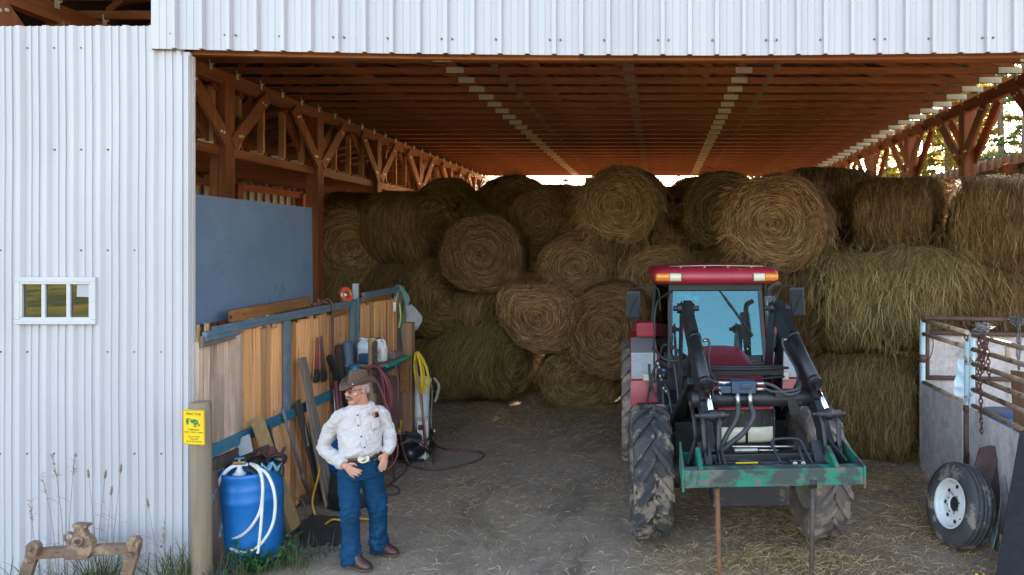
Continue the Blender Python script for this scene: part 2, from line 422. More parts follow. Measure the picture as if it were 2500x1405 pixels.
def shirt_mat():
    m = mat('checked_shirt_cloth', (0.55,0.495,0.47), (0.485,0.435,0.41), 9, rough=0.9, bump=0.25, bscale=5, sheen=0.2)
    nt = m.node_tree; N, L = nt.nodes, nt.links; bs = next(n for n in N if n.type == 'BSDF_PRINCIPLED')
    src = bs.inputs['Base Color'].links[0].from_socket; c = src
    for axis in ('X', 'Z'):
        wv = N.new('ShaderNodeTexWave'); wv.wave_type = 'BANDS'; wv.bands_direction = axis; wv.inputs['Scale'].default_value = 26; wv.inputs['Distortion'].default_value = 0.6
        L.new(coords(nt), wv.inputs['Vector'])
        c = mixc(nt, ramp(nt, wv.outputs['Fac'], [(0.78, (0,0,0)), (0.95, (0.22,0.22,0.22))]), c, (0.30,0.25,0.25))
    L.new(c, bs.inputs['Base Color']); return m
SHIRT = shirt_mat()
TORSO = [(984,884,0,0.085,0.080), (991,883,0,0.115,0.090), (998,882,0,0.135,0.100), (1008,880,0,0.165,0.115), (1030,878,0,0.192,0.130), (1050,878,-0.01,0.188,0.142), (1070,879,-0.025,0.184,0.156), (1088,880,-0.03,0.182,0.165), (1098,880,-0.03,0.186,0.168), (1105,880,-0.02,0.176,0.152), (1120,880,-0.01,0.168,0.138)]
def torso_pt(py, phi, out=0.0):
    for a, c in zip(TORSO[:-1], TORSO[1:]):
        if a[0] <= py <= c[0]: t = (py-a[0])/(c[0]-a[0]); r = [x+(y-x)*t for x, y in zip(a, c)]; break
    else: r = TORSO[-1] if py > TORSO[-1][0] else TORSO[0]
    p = Mn(r[1], py, 0) + tf*(-r[2])
    ca, sa = math.cos(phi), math.sin(phi)
    return p + tf*(ca*(r[4]+out)) + ts*(sa*(r[3]+out))
b = MB(); n = 32
vs = [torso_pt(r[0], 2*PI*j/n) for r in TORSO for j in range(n)]; k = len(TORSO)
b.add(vs, [(i*n+j, i*n+(j+1) % n, (i+1)*n+(j+1) % n, (i+1)*n+j) for i in range(k-1) for j in range(n)] + [list(range(n)), list(range((k-1)*n, k*n))[::-1]], 0, True)
def fold(s, t): return 0.0025*math.sin(s*23+2*math.sin(s*7)) + 0.002*math.sin(s*41+1)
for arm, r0, r1 in ((LA, 0.069, 0.048), (RA, 0.066, 0.048)):
    pts = spline(arm, 7); pts = pts[:-2]; m_ = len(pts)
    b.tube([Mn(878,1016)]+pts, [0.09]+[r0+(r1-r0)*(i/(m_-1))**0.8 + (fold(i/m_, 0) if 2 < i < m_-3 else 0) for i in range(m_)], 18)
    d = (pts[-1]-pts[-2]).normalized(); b.tube([pts[-1]-d*0.035, pts[-1]+d*0.016], [0.052, 0.048], 18)
b.tube([torso_pt(984, 0, -0.03).lerp(torso_pt(984, PI, -0.03), 0.5)-Z_*0.02, nb-Z_*0.012], [0.105, 0.083], 20)
def wrinkle(p):
    q = p*1.0
    n1 = noise.noise(V(q.x*6+q.z*5, q.y*6, q.z*10-q.x*7)); n2 = noise.noise(V(q.x*11-q.z*9, q.y*11+3, q.z*5+q.x*4)); n3 = noise.noise(V(q.x*16+q.z*6, q.y*16, q.z*24-q.y*8))
    return 0.008*n1 + 0.009*(1-abs(n2)*3.2 if abs(n2) < 0.31 else 0) - 0.002 + 0.0055*(1-abs(n3)*3.2 if abs(n3) < 0.31 else 0)
sh = fuse(b, 'shirt', SHIRT, 0.0075, 4, man, noise_fn=wrinkle)
b = MB()
for s in (-1, 1):
    a0, a1 = nb + Z_*0.030 - tf*0.03, None
    poly = [nb + tf*0.098 + ts*(s*0.012) - Z_*0.035, nb + tf*0.108 + ts*(s*0.060) - Z_*0.066, nb + tf*0.045 + ts*(s*0.092) - Z_*0.020, nb - tf*0.035 + ts*(s*0.092) + Z_*0.018, nb - tf*0.02 + ts*(s*0.074) + Z_*0.048, nb + tf*0.05 + ts*(s*0.060) + Z_*0.030]
    b.add(poly, [(0,1,2,5), (2,3,4,5)])
b.build('collar', SHIRT, sh, solid=0.005)
b = MB(); b.sphere(nb + tf*0.066 - Z_*0.020, 0.034, 12); b.build('undershirt', mat('dark_tee', (0.04,0.045,0.05), rough=0.9), sh)
BTN = mat('dark_button', (0.05,0.05,0.05), rough=0.4)
def pph(py): return -0.22+0.42*(py-1000)/100
b = MB(); pys = [1000+ i*6 for i in range(18)]
b.add([v for py in pys for v in (torso_pt(py, pph(py)-0.09, 0.010), torso_pt(py, pph(py)+0.09, 0.010))], [(2*i, 2*i+1, 2*i+3, 2*i+2) for i in range(len(pys)-1)])
b.build('placket', SHIRT, sh, solid=0.006)
b = MB()
for c, r in [(torso_pt(py, pph(py), 0.014), 0.0075) for py in (1006, 1030, 1055, 1080)] + [(nb + tf*0.101 + ts*(s*0.054) - Z_*0.047, 0.005) for s in (-1, 1)]:
    b = MB(); b.cyl(c, c + tf*0.005, r, n=10); b.build('button', BTN, sh)
def patch(py0, py1, f0, f1, out, name, mt, par, th):
    b = MB(); b.grid(lambda a, c: torso_pt(py0+(py1-py0)*c, f0+(f1-f0)*a, out), 6, 5); return b.build(name, mt, par, solid=th)
patch(1014, 1045, 0.48, 1.02, 0.011, 'pocket', SHIRT, sh, 0.006)
ph = patch(1004, 1017, 0.60, 0.90, 0.017, 'phone_case', mat('orange_phone_case', (0.65,0.14,0.04), rough=0.5), man, 0.012)
patch(1005.5, 1017, 0.66, 0.88, 0.026, 'phone_back', mat('dark_phone', (0.015,0.012,0.02), rough=0.2), ph, 0.004)
# jeans
DENIM = mat('blue_denim', (0.005,0.034,0.082), (0.008,0.050,0.115), 5, rough=0.9, bump=0.3, bscale=9, spots=((0.015,0.075,0.155), 3.2, 0.64, (1,1,0.5)), spec=0.15)
b = MB(); HIP = [(1109,880,0.186,0.151), (1114,880,0.186,0.151), (1130,880,0.192,0.155), (1150,881,0.196,0.155), (1163,882,0.185,0.14)]
vs = [Mn(c, py) + tf*(math.cos(2*PI*j/n)*d_) + ts*(math.sin(2*PI*j/n)*w_) for py, c, w_, d_ in HIP for j in range(n)]; k = len(HIP)
b.add(vs, [(i*n+j, i*n+(j+1) % n, (i+1)*n+(j+1) % n, (i+1)*n+j) for i in range(k-1) for j in range(n)] + [list(range(n)), list(range((k-1)*n, k*n))[::-1]], 0, True)
for leg, rr_ in ((LL, (0.112, 0.098, 0.083, 0.080, 0.088)), (RL, (0.108, 0.096, 0.083, 0.080, 0.087))):
    pts = spline(leg, 7); m_ = len(pts)
    rad = []
    for i in range(m_):
        t = i/(m_-1)*4; q = min(int(t), 3); rad.append(rr_[q]+(rr_[q+1]-rr_[q])*(t-q) + (0.004*math.sin(i*2.4) if i > m_*0.78 else 0.0))
    b.tube(pts, rad, 20)
def wr2(p):
    lo = max(0.0, 1-abs(p.z-0.50)/0.14) + max(0.0, 1-abs(p.z-0.12)/0.12) + 0.6*max(0.0, 1-abs(p.z-0.86)/0.10) + 0.25
    m1 = noise.noise(V(p.x*9-p.z*4, p.y*9, p.z*22+p.x*6)); m2 = noise.noise(V(p.x*7+p.z*9, p.y*7, p.z*15-p.x*9+4))
    return lo*(0.009*(1-abs(m1)*3 if abs(m1) < 0.33 else 0) + 0.010*(1-abs(m2)*3 if abs(m2) < 0.33 else 0)) - 0.004 + 0.009*noise.noise(V(p.x*9+p.z*5, p.y*9+p.z*3, p.z*6-p.x*5)) + 0.005*noise.noise(V(p.x*22+p.z*18, p.y*22-p.z*9, p.z*14))
je = fuse(b, 'jeans', DENIM, 0.0075, 3, man, noise_fn=wr2)
b = MB()
b.tube([torso_pt(1113, -0.02, 0.012) - Z_*0.0, Mn(893,1150,-0.14), Mn(893,1163,-0.10)], 0.003, 6)
for s, lg in ((-1, LL), (1, RL)): pass
b.build('fly_seam', mat('denim_seam', (0.012,0.05,0.13), rough=0.9), je)
b = MB(); n2 = 40; vs = []
for z in (0, 1):
    for j in range(n2):
        a = 2*PI*j/n2; vs.append(Mn(880, 1115 - 10*z - 2.5*math.sin(a)) + tf*(math.cos(a)*0.166+0.006) + ts*(math.sin(a)*0.196))
b.add(vs, [(j, (j+1) % n2, n2+(j+1) % n2, n2+j) for j in range(n2)], 0, True)
be = b.build('belt', mat('brown_leather_belt', (0.075,0.028,0.016), (0.05,0.02,0.012), 20, rough=0.45), man, solid=0.008)
b = MB(); c = Mn(880,1109) + tf*0.176 + ts*0.015; M = frame_mat(c, (tf+Z_*0.25).normalized(), ts)
b.lathe([(0.0, 0.016), (0.5, 0.014), (0.8, 0.008), (0.9, 0.013), (1.0, 0.006), (1.0, -0.008)], M @ Matrix.Diagonal((0.052, 0.040, 1, 1)), 32)
b.sphere(c + tf*0.014, 0.014, 10, (1.6, 0.5, 0.9), None)
b.build('belt_buckle', mat('silver_buckle', (0.55,0.50,0.38), (0.30,0.26,0.18), 40, rough=0.3, metal=0.9, bump=0.3), be)
b = MB()
for a in (-0.75, 0.62): 
    q = Mn(880,1109) + tf*(math.cos(a)*0.17) + ts*(math.sin(a)*0.203); b.beam(q - Z_*0.03, q + Z_*0.03, 0.014, 0.01)
b.build('belt_loop', DENIM, be)
# boots
BOOT = mat('oxblood_leather', (0.085,0.034,0.026), (0.055,0.022,0.018), 12, rough=0.38, bump=0.15, spots=((0.16,0.11,0.08), 9, 0.66))
SOLE = mat('boot_sole', (0.10,0.065,0.05), rough=0.8)
for hl, toe, nm in ((G(846,1384), G(905,1396), 'a'), (G(909,1351), G(972,1359), 'b')):
    d = (toe-hl); L_ = d.length; d.normalize(); sd = d.cross(Z_)
    b = MB(); rings = []
    for t, w_, h_, zc in ((0.0, 0.026, 0.05, 0.075), (0.12, 0.038, 0.085, 0.09), (0.3, 0.043, 0.10, 0.10), (0.45, 0.046, 0.075, 0.075), (0.62, 0.052, 0.05, 0.055), (0.8, 0.054, 0.040, 0.047), (0.93, 0.044, 0.030, 0.040), (1.0, 0.018, 0.014, 0.034)):
        rings.append([hl + d*(t*L_) + Z_*(max(zc + h_*math.sin(2*PI*j/16), 0.022)) + sd*(w_*math.cos(2*PI*j/16)) for j in range(16)])
    vs = [p for r in rings for p in r]
    b.add(vs, [(i*16+j, i*16+(j+1) % 16, (i+1)*16+(j+1) % 16, (i+1)*16+j) for i in range(7) for j in range(16)] + [list(range(16))[::-1], list(range(112, 128))], 0, True)
    b.tube([hl + d*(0.22*L_) + Z_*0.08, hl + d*(0.24*L_) + Z_*0.24], [0.055, 0.06], 14)
    bo = b.build('boot', BOOT, man, subsurf=1)
    b = MB(); out = []
    for t, w_ in ((-0.01, 0.026), (0.10, 0.040), (0.28, 0.038), (0.45, 0.040), (0.66, 0.056), (0.84, 0.058), (0.96, 0.046), (1.02, 0.022)): out.append((t*L_, w_))
    poly = out + [(x, -y) for x, y in out[::-1]]
    b.prism(poly, 0.016, Matrix(((d.x, sd.x, 0, hl.x), (d.y, sd.y, 0, hl.y), (0, 0, 1, 0.012), (0,0,0,1))))
    b.box(hl + d*(0.12*L_) + Z_*0.008, (0.07, 0.07, 0.03), Matrix.Rotation(math.atan2(d.y, d.x), 3, 'Z'))
    b.build('sole', SOLE, bo, bevel=0.004)
# hat
FELT = mat('brown_felt', (0.098,0.053,0.034), (0.080,0.043,0.028), 30, rough=0.95, sheen=0.08, bump=0.06)
b = MB(); hb_ = Hd(-0.012, 0, 0.058)
def brim(a, t):
    ph = 2*PI*a; ca, sa = math.cos(ph), math.sin(ph)
    ri_f, ri_s, ro_f, ro_s = 0.096, 0.078, 0.178, 0.145
    x = ca*(ri_f + (ro_f-ri_f)*t); y = sa*(ri_s + (ro_s-ri_s)*t)
    z = t**1.6*(0.062*sa*sa - 0.030*ca*ca - (0.018 if ca < 0 else 0)*ca*ca) - 0.004
    return hb_ + hf*x + hs*y*(1-0.12*t*t) + hu*z
b.grid(brim, 56, 8); 
ht = b.build('hat', FELT, man, solid=0.005)
b = MB()
def crown(a, t):
    ph = 2*PI*a; ca, sa = math.cos(ph), math.sin(ph)
    if t < 0.72:
        k = t/0.72; s_ = 1 - 0.20*k**1.5; x, y, z = ca*0.098*s_, sa*0.080*s_, 0.112*k - 0.006
        z += 0.010*k*ca
    else:
        k = (t-0.72)/0.28; s_ = 0.80*(1-k); x, y = ca*0.098*s_, sa*0.080*s_; z = 0.106 + 0.012*math.sin(PI*min(k*1.5, 1)) + 0.010*(1-k)*ca - 0.030*max(0, k-0.25)
    pinch = 1 - 0.16*max(0, ca)**3*(t > 0.3)*min(1, (t-0.3)*2.5)
    return hb_ + hf*x + hs*y*pinch + hu*z
b.grid(crown, 48, 22); b.build('hat_crown', FELT, ht, solid=0.004)
b = MB(); b.grid(lambda a, t: hb_ + hf*(math.cos(2*PI*a)*(0.1005 - 0.004*t)) + hs*(math.sin(2*PI*a)*(0.0825-0.004*t)) + hu*(-0.002 + 0.022*t), 48, 2); hbnd = b.build('hat_band', mat('hat_band_felt', (0.07,0.037,0.024), rough=0.8), ht, solid=0.003)
b = MB(); q = hb_ + hf*0.087 + hs*0.045 + hu*0.010; b.sphere(q, 0.008, 10); b.sphere(q + hs*0.014 - hf*0.010, 0.005, 8); b.build('hat_pin', CHROME, hbnd)
# face details
b = MB()
for s in (-1, 1):
    c = Hd(0.096, s*0.034, 0.010); ft = (hf + hs*s*0.28).normalized(); sd = ft.cross(hu).normalized()
    poly = [(math.cos(a)*0.027*(1 if abs(math.cos(a)) < .8 else .97), math.copysign(abs(math.sin(a))**0.6, math.sin(a))*0.0165) for a in [2*PI*i/24 for i in range(24)]]
    b.tube([c + sd*x + hu*y for x, y in poly], 0.0018, 6, closed=True)
    b.tube([c + hs*s*0.026 + hu*0.006, Hd(0.055, s*0.077, 0.012), Hd(-0.012, s*0.084, 0.010)], 0.003, 6)
b.tube([Hd(0.106, -0.010, 0.012), Hd(0.110, 0, 0.016), Hd(0.106, 0.010, 0.012)], 0.0025, 6)
gl = b.build('glasses', mat('dark_spectacle_frame', (0.02,0.016,0.015), rough=0.35), man)
for s in (-1, 1):
    c = Hd(0.0955, s*0.034, 0.010); ft = (hf + hs*s*0.28).normalized(); sd = ft.cross(hu).normalized(); b = MB()
    b.add([c - sd*(math.cos(2*PI*i/20)*0.025) + hu*(math.sin(2*PI*i/20)*0.0145) for i in range(20)], [list(range(20))]); b.build('lens', glass_pane('spectacle_lens', (1,1,1), 0.35, 0.95), gl)
for s in (-1, 1):
    b = MB(); c = Hd(0.072, s*0.033, 0.010); b.sphere(c, 0.0125, 12); b.sphere(c + hf*0.0095, 0.0055, 10, mat=1)
    b.build('eye', [mat('eye_white', (0.7,0.66,0.62), rough=0.3), mat('iris', (0.03,0.025,0.02), rough=0.2)], man)
    b = MB(); b.tube([Hd(0.090, s*0.014, 0.030), Hd(0.090, s*0.034, 0.036), Hd(0.076, s*0.055, 0.030)], [0.003, 0.0045, 0.003], 7); b.build('eyebrow', mat('grey_brow', (0.16,0.12,0.10), rough=0.9), man)
b = MB(); g = random.Random(4)
for q in range(240):
    s = g.uniform(-1, 1); c = Hd(0.098 - 0.022*s*s, s*0.034, -0.047 + 0.004*g.random() - 0.004*abs(s))
    e = c + hf*(0.012+0.004*g.random()) - hu*(0.012+0.006*g.random()+0.006*abs(s)) + hs*(s*0.012); ribbon(b, [c, c.lerp(e, 0.5)+hf*0.006, e], 0.005, hs, 0)
b.build('moustache', mat('grizzled_moustache', (0.17,0.105,0.075), (0.28,0.20,0.16), 60, rough=0.8), man)
b = MB(); b.tube([Hd(0.096, -0.022, -0.077), Hd(0.104, 0, -0.075), Hd(0.096, 0.022, -0.077)], [0.002, 0.004, 0.002], 8); b.build('mouth', mat('mouth_line', (0.16,0.055,0.05), rough=0.6), man)
b = MB()
for q in range(260):
    s = 1; f_ = g.uniform(-0.075, 0.022); u_ = g.uniform(0.0, 0.05) if f_ > -0.02 else g.uniform(-0.03, 0.05); y = 0.0775*math.sqrt(max(0, 1-((f_+0.012)/0.104)**2))
    if -0.03 < f_ < 0.012 and u_ < 0.018: continue
    c = Hd(f_, s*(y+0.002), u_); ribbon(b, [c, c - hu*0.007 - hf*0.004 + hs*s*0.001, c - hu*0.014 - hf*0.007 - hs*s*0.001], 0.004, hf, 0)
b.build('hair', mat('short_grey_hair', (0.42,0.38,0.35), (0.28,0.25,0.23), 40, rough=0.8), man)
# ---------------------------------------------------------------- camera, sky, sun
cam = bpy.data.cameras.new('camera'); cam_o = bpy.data.objects.new('camera', cam); COL.objects.link(cam_o)
cam.sensor_width = 36.0; cam.lens = F_PX/2500*36.0
cam.shift_x = (1250-CX)/2500; cam.shift_y = -(702.5-CY)/2500
cam_o.location = (0, 0, CAM_H); cam_o.rotation_euler = (R(90), 0, 0)
cam.clip_start = 0.1; cam.clip_end = 2000
scene.camera = cam_o
SUN_EL, SUN_AZ = R(25), R(17)          # azimuth from +Y towards +X
sun_dir = V(math.sin(SUN_AZ)*math.cos(SUN_EL), math.cos(SUN_AZ)*math.cos(SUN_EL), math.sin(SUN_EL))
w = bpy.data.worlds.new('World'); scene.world = w; w.use_nodes = True
nt = w.node_tree; nt.nodes.clear()
sky = nt.nodes.new('ShaderNodeTexSky'); sky.sky_type = 'NISHITA'; sky.sun_disc = False
sky.sun_elevation = SUN_EL; sky.sun_rotation = SUN_AZ; sky.air_density = 1.2; sky.dust_density = 2.5; sky.ozone_density = 0.8
bg = nt.nodes.new('ShaderNodeBackground'); bg.inputs[1].default_value = 0.11
wo = nt.nodes.new('ShaderNodeOutputWorld')
tint = nt.nodes.new('ShaderNodeMix'); tint.data_type = 'RGBA'; tint.blend_type = 'MULTIPLY'; tint.inputs[0].default_value = 1.0; tint.inputs[7].default_value = (1.0, 0.90, 0.86, 1)
nt.links.new(sky.outputs[0], tint.inputs[6]); nt.links.new(tint.outputs[2], bg.inputs[0]); nt.links.new(bg.outputs[0], wo.inputs[0])
sl = bpy.data.lights.new('sun', 'SUN'); sl.energy = 3.5; sl.angle = R(0.5); sl.color = (1.0, 0.86, 0.66)
so = bpy.data.objects.new('sun', sl); COL.objects.link(so)
so.rotation_euler = (-sun_dir).to_track_quat('-Z', 'Y').to_euler(); so.location = sun_dir*60
scene.view_settings.view_transform = 'Standard'; scene.view_settings.look = 'None'
scene.view_settings.exposure = 3.45; scene.view_settings.gamma = 1.0
scene.cycles.max_bounces = 10; scene.cycles.diffuse_bounces = 6; scene.cycles.glossy_bounces = 4
scene.cycles.transparent_max_bounces = 16
scene.cycles.use_denoising = True; scene.cycles.sample_clamp_indirect = 8.0
scene.cycles.caustics_reflective = False; scene.cycles.caustics_refractive = False

# ---------------------------------------------------------------- ground: one sheet to the horizon
def ground_z(x, y):
    z = 0.0
    near = 1.0 if (-8.5 < x < 8.5 and 3 < y < 27) else 0.0
    if near:
        z += 0.022*noise.noise(V(x*0.7, y*0.7, 1.3)) + 0.012*noise.noise(V(x*3.1, y*3.1, 4.0)) + 0.006*noise.noise(V(x*9, y*9, 2.0))
    if y < -18:
        z += 2.5*(1-math.exp(-((y+18)/30.0)**2))*(0.75+0.4*noise.noise(V(x*0.02, y*0.02, 3)))
    return z
def axis_pts(lo, hi, fine_lo, fine_hi, step):
    pts = []; x = fine_lo
    while x <= fine_hi+1e-6: pts.append(x); x += step
    s, x = step*2, fine_hi
    while x < hi: s *= 1.35; x += s; pts.append(min(x, hi))
    s, x = step*2, fine_lo; left = []
    while x > lo: s *= 1.35; x -= s; left.append(max(x, lo))
    return left[::-1] + pts
gx = axis_pts(-700, 700, -7.0, 6.0, 0.07); gy = axis_pts(-600, 900, 4.0, 16.0, 0.07)
gb = MB(); nx, ny = len(gx), len(gy)
gb.v = [V(x, y, ground_z(x, y)) for x in gx for y in gy]
gb.f = [(i*ny+j, (i+1)*ny+j, (i+1)*ny+j+1, i*ny+j+1) for i in range(nx-1) for j in range(ny-1)]
gb.m = [0]*len(gb.f); gb.s = [True]*len(gb.f)
def ground_material():
    m = bpy.data.materials.new('dirt_yard'); nt, N, L = nodes_of(m)
    out = N.new('ShaderNodeOutputMaterial'); b = N.new('ShaderNodeBsdfPrincipled'); L.new(b.outputs[0], out.inputs[0])
    b.inputs['Roughness'].default_value = 0.95; b.inputs['Specular IOR Level'].default_value = 0.15
    v = coords(nt)
    f1 = noise_tex(nt, v, 1.1, 8, 0.65); f2 = noise_tex(nt, v, 14, 8, 0.7); f3 = noise_tex(nt, v, 70, 6, 0.7)
    c = ramp(nt, f1, [(0.3, (0.23,0.165,0.12)), (0.5, (0.31,0.23,0.168)), (0.7, (0.38,0.285,0.21))])
    c = mixc(nt, 0.5, c, ramp(nt, f2, [(0.3, (0.15,0.112,0.086)), (0.62, (0.39,0.305,0.235))]))
    c = mixc(nt, 0.25, c, ramp(nt, f3, [(0.35, (0.05,0.04,0.035)), (0.65, (0.28,0.24,0.2))]))
    # chaff trodden into the dirt
    st = noise_tex(nt, coords(nt, (3.0, 0.6, 1)), 22, 6, 0.7, 1.5); mk = noise_tex(nt, v, 0.42, 5, 0.65, 0.8)
    k = mixc(nt, 1.0, ramp(nt, st, [(0.5, (0,0,0)), (0.6, (1,1,1))]), ramp(nt, mk, [(0.42, (0,0,0)), (0.6, (0.95,0.95,0.95))]), 'MULTIPLY')
    c = mixc(nt, k, c, (0.35,0.27,0.155))
    dk = noise_tex(nt, coords(nt, (1, 0.55, 1)), 0.9, 6, 0.7, 1.0); c = mixc(nt, ramp(nt, dk, [(0.50, (0,0,0)), (0.68, (0.65,0.65,0.65))]), c, (0.10,0.075,0.058))
    # grass away from the yard
    tc = N.new('ShaderNodeTexCoord'); sx = N.new('ShaderNodeSeparateXYZ'); L.new(tc.outputs['Object'], sx.inputs[0])
    wob = N.new('ShaderNodeMath'); wob.operation = 'MULTIPLY_ADD'; L.new(f1, wob.inputs[0]); wob.inputs[1].default_value = 6.0; L.new(sx.outputs[1], wob.inputs[2])
    near = N.new('ShaderNodeMapRange'); near.inputs['From Min'].default_value = -3.0; near.inputs['From Max'].default_value = -5.0
    L.new(wob.outputs[0], near.inputs['Value'])
    far = N.new('ShaderNodeMapRange'); far.inputs['From Min'].default_value = 29; far.inputs['From Max'].default_value = 31; L.new(wob.outputs[0], far.inputs['Value'])
    mx = N.new('ShaderNodeMath'); mx.operation = 'MAXIMUM'; L.new(near.outputs[0], mx.inputs[0]); L.new(far.outputs[0], mx.inputs[1])
    gr = ramp(nt, noise_tex(nt, coords(nt, (1, 0.5, 1)), 0.30, 9, 0.75, 1.2), [(0.36, (0.012,0.014,0.010)), (0.46, (0.035,0.045,0.010)), (0.54, (0.10,0.105,0.016)), (0.62, (0.15,0.085,0.02)), (0.72, (0.03,0.022,0.014))])  # dark strips are shadows put into the grass colour, for the window reflection
    c = mixc(nt, mx.outputs[0], c, gr)
    L.new(c, b.inputs['Base Color'])
    bp = N.new('ShaderNodeBump'); bp.inputs['Strength'].default_value = 0.7; bp.inputs['Distance'].default_value = 0.02
    ad = N.new('ShaderNodeMath'); ad.operation = 'MULTIPLY_ADD'; L.new(f3, ad.inputs[0]); ad.inputs[1].default_value = 0.4; L.new(f2, ad.inputs[2])
    L.new(ad.outputs[0], bp.inputs['Height']); L.new(bp.outputs[0], b.inputs['Normal'])
    return m
struct(gb.build('ground', ground_material(), keep=True))

# ---------------------------------------------------------------- the barn
barn = thing('hay_barn', (0, 6.1, 0), 'large open fronted pole barn with white ribbed steel front and red timber roof trusses', 'barn')
def rib_profile(x0, x1, period, seq):
    pts = []; k = math.floor(x0/period)
    while k*period < x1:
        for u, dz in seq:
            x = k*period + u*period
            if x0 < x < x1: pts.append((x, dz))
        k += 1
    return [(x0, 0.0)] + pts + [(x1, 0.0)]
def ribbed(mb, x0, x1, y, zlo, zhi, period, seq, sag=None, nz=1, wob=0.0):
    """ribbed sheet facing -Y; rib height comes towards -Y"""
    pr = rib_profile(x0, x1, period, seq)
    vs = []
    for x, h in pr:
        for j in range(nz+1):
            t = j/nz; z = (zlo + (sag(x) if sag else 0.0))*(1-t) + zhi*t
            ww = wob*noise.noise(V(x*0.8, z*0.9, 5.0)) if wob else 0
            vs.append(V(x, y - h + ww, z))
    w = nz+1
    mb.add(vs, [(i*w+j, (i+1)*w+j, (i+1)*w+j+1, i*w+j+1) for i in range(len(pr)-1) for j in range(nz)])
WY = 6.1
WALL_SEQ = [(0.02, 0.0), (0.05, 0.031), (0.21, 0.031), (0.30, 0.004), (0.46, 0.004), (0.48, 0.014), (0.56, 0.014), (0.58, 0.004), (0.74, 0.004), (0.76, 0.014), (0.84, 0.014), (0.86, 0.004)]
HEAD_SEQ = [(0.02, 0.0), (0.05, 0.042), (0.19, 0.042), (0.22, 0.0), (0.48, 0.0), (0.49, 0.004), (0.51, 0.004), (0.52, 0.0), (0.74, 0.0), (0.75, 0.004), (0.77, 0.004), (0.78, 0.0)]
PER = 0.2345
wall = MB()
wz_hi, X0, X1 = 4.85, -7.6, -4.095
win = (-5.575, -4.925, 2.27, 2.63)   # window hole left, right, low, high
ribbed(wall, X0, win[0]+0.02, WY, 0.03, wz_hi, PER, WALL_SEQ, nz=14, wob=0.012)
ribbed(wall, win[1]-0.02, X1-0.06, WY, 0.03, wz_hi, PER, WALL_SEQ, nz=14, wob=0.012)
ribbed(wall, win[0]+0.02, win[1]-0.02, WY, 0.03, win[2]+0.02, PER, WALL_SEQ, nz=6, wob=0.012)
ribbed(wall, win[0]+0.02, win[1]-0.02, WY, win[3]-0.02, wz_hi, PER, WALL_SEQ, nz=6, wob=0.012)
for row, z in enumerate((4.66, 3.77, 2.89, 2.0, 1.11, 0.3)):
    for k in range(-32, -17):
        if (k*7+row*3) % 5 in (0, 3): continue
        x = (k+0.42)*PER
        if X0 < x < X1-0.05:
            wall.cyl((x, WY-0.001, z), (x, WY-0.014, z), 0.007, n=8, mat=1)
wall.build('front_wall', [M_['white_steel'], M_['screw']], barn)
tr = MB()
tr.box((X1-0.03, WY-0.012, 2.31), (0.06, 0.03, 4.62)); tr.box((X1-0.068, WY-0.022, 2.31), (0.014, 0.03, 4.56)); tr.box((X1-0.006, WY-0.042, 2.31), (0.012, 0.014, 4.56))
tr.box((X1+0.002, WY+0.02, 2.31), (0.006, 0.04, 4.56))
tr.build('corner_trim', M_['white_steel'], barn, bevel=0.004)
# the wall behind the sheet: studs closing it from inside
ins = MB()
for z in (0.5, 1.4, 2.75, 3.7, 4.6): ins.beam((X0, WY+0.05, z), (X1-0.05, WY+0.05, z), 0.04, 0.09)
ins.build('wall_girt', M_['red_wood_x'], barn)
def sag(x): return -0.055*(1-((x-0.4)/4.4)**2) + 0.012*(x+4)/8
hd = MB(); HY = 6.045
ribbed(hd, -4.405, 5.6, HY, 4.63, 6.9, PER, HEAD_SEQ, sag=sag, nz=8, wob=0.01)
for k in range(-18, 24):
    for u in {0: (-0.06, 0.34), 2: (-0.05,)}.get(k % 4, ()):
        x = (k+u)*PER
        if -4.39 < x < 5.5: hd.cyl((x, HY-0.001, 4.76+sag(x)), (x, HY-0.018, 4.76+sag(x)), 0.008, n=8, mat=1)
hd.box((-4.407, HY+0.03, 5.75), (0.006, 0.07, 2.24))
hd.build('header_panel', [M_['white_steel'], M_['screw']], barn)
hb = MB()
for i in range(20):
    xa, xb = -4.1+i*0.485, -4.1+(i+1)*0.485
    hb.beam((xa, HY+0.09, 4.675+sag(xa)), (xb, HY+0.09, 4.675+sag(xb)), 0.05, 0.14)
hb.build('header_beam', M_['red_wood_x'], barn)
# window in the left wall
wn = MB(); xl, xr, zl, zh = win; dy = WY-0.045
def ring(mb, xl, xr, zl, zh, wd, y, th):
    mb.box(((xl+xr)/2, y, zh-wd/2), (xr-xl, th, wd)); mb.box(((xl+xr)/2, y, zl+wd/2), (xr-xl, th, wd))
    mb.box((xl+wd/2, y, (zl+zh)/2), (wd, th, zh-zl-2*wd)); mb.box((xr-wd/2, y, (zl+zh)/2), (wd, th, zh-zl-2*wd))
ring(wn, xl-0.025, xr+0.025, zl-0.025, zh+0.025, 0.042, dy+0.008, 0.035)
ring(wn, xl+0.012, xr-0.012, zl+0.012, zh-0.012, 0.024, dy+0.012, 0.035)
for t in (1/3, 2/3): wn.box((xl+(xr-xl)*t, dy+0.016, (zl+zh)/2), (0.034, 0.035, zh-zl-0.06))
vinyl = mat('white_vinyl', (0.50,0.49,0.50), (0.46,0.45,0.46), 3, rough=0.4)
wo_ = wn.build('window', vinyl, barn, bevel=0.004)
pn = MB(); pn.box(((xl+xr)/2, dy+0.018, (zl+zh)/2), (xr-xl-0.05, 0.006, zh-zl-0.05))
pn.build('pane', glass_pane('window_glass', (0.95,0.95,0.95), 0.6, 0.4), wo_)
nb = MB(); nb.box((xr-0.095, dy+0.013, zh-0.092), (0.11, 0.003, 0.11), Matrix.Rotation(R(2), 3, 'Y'))
nb.build('paper_notice', mat('paper', (0.45,0.45,0.45), rough=0.8), wo_)
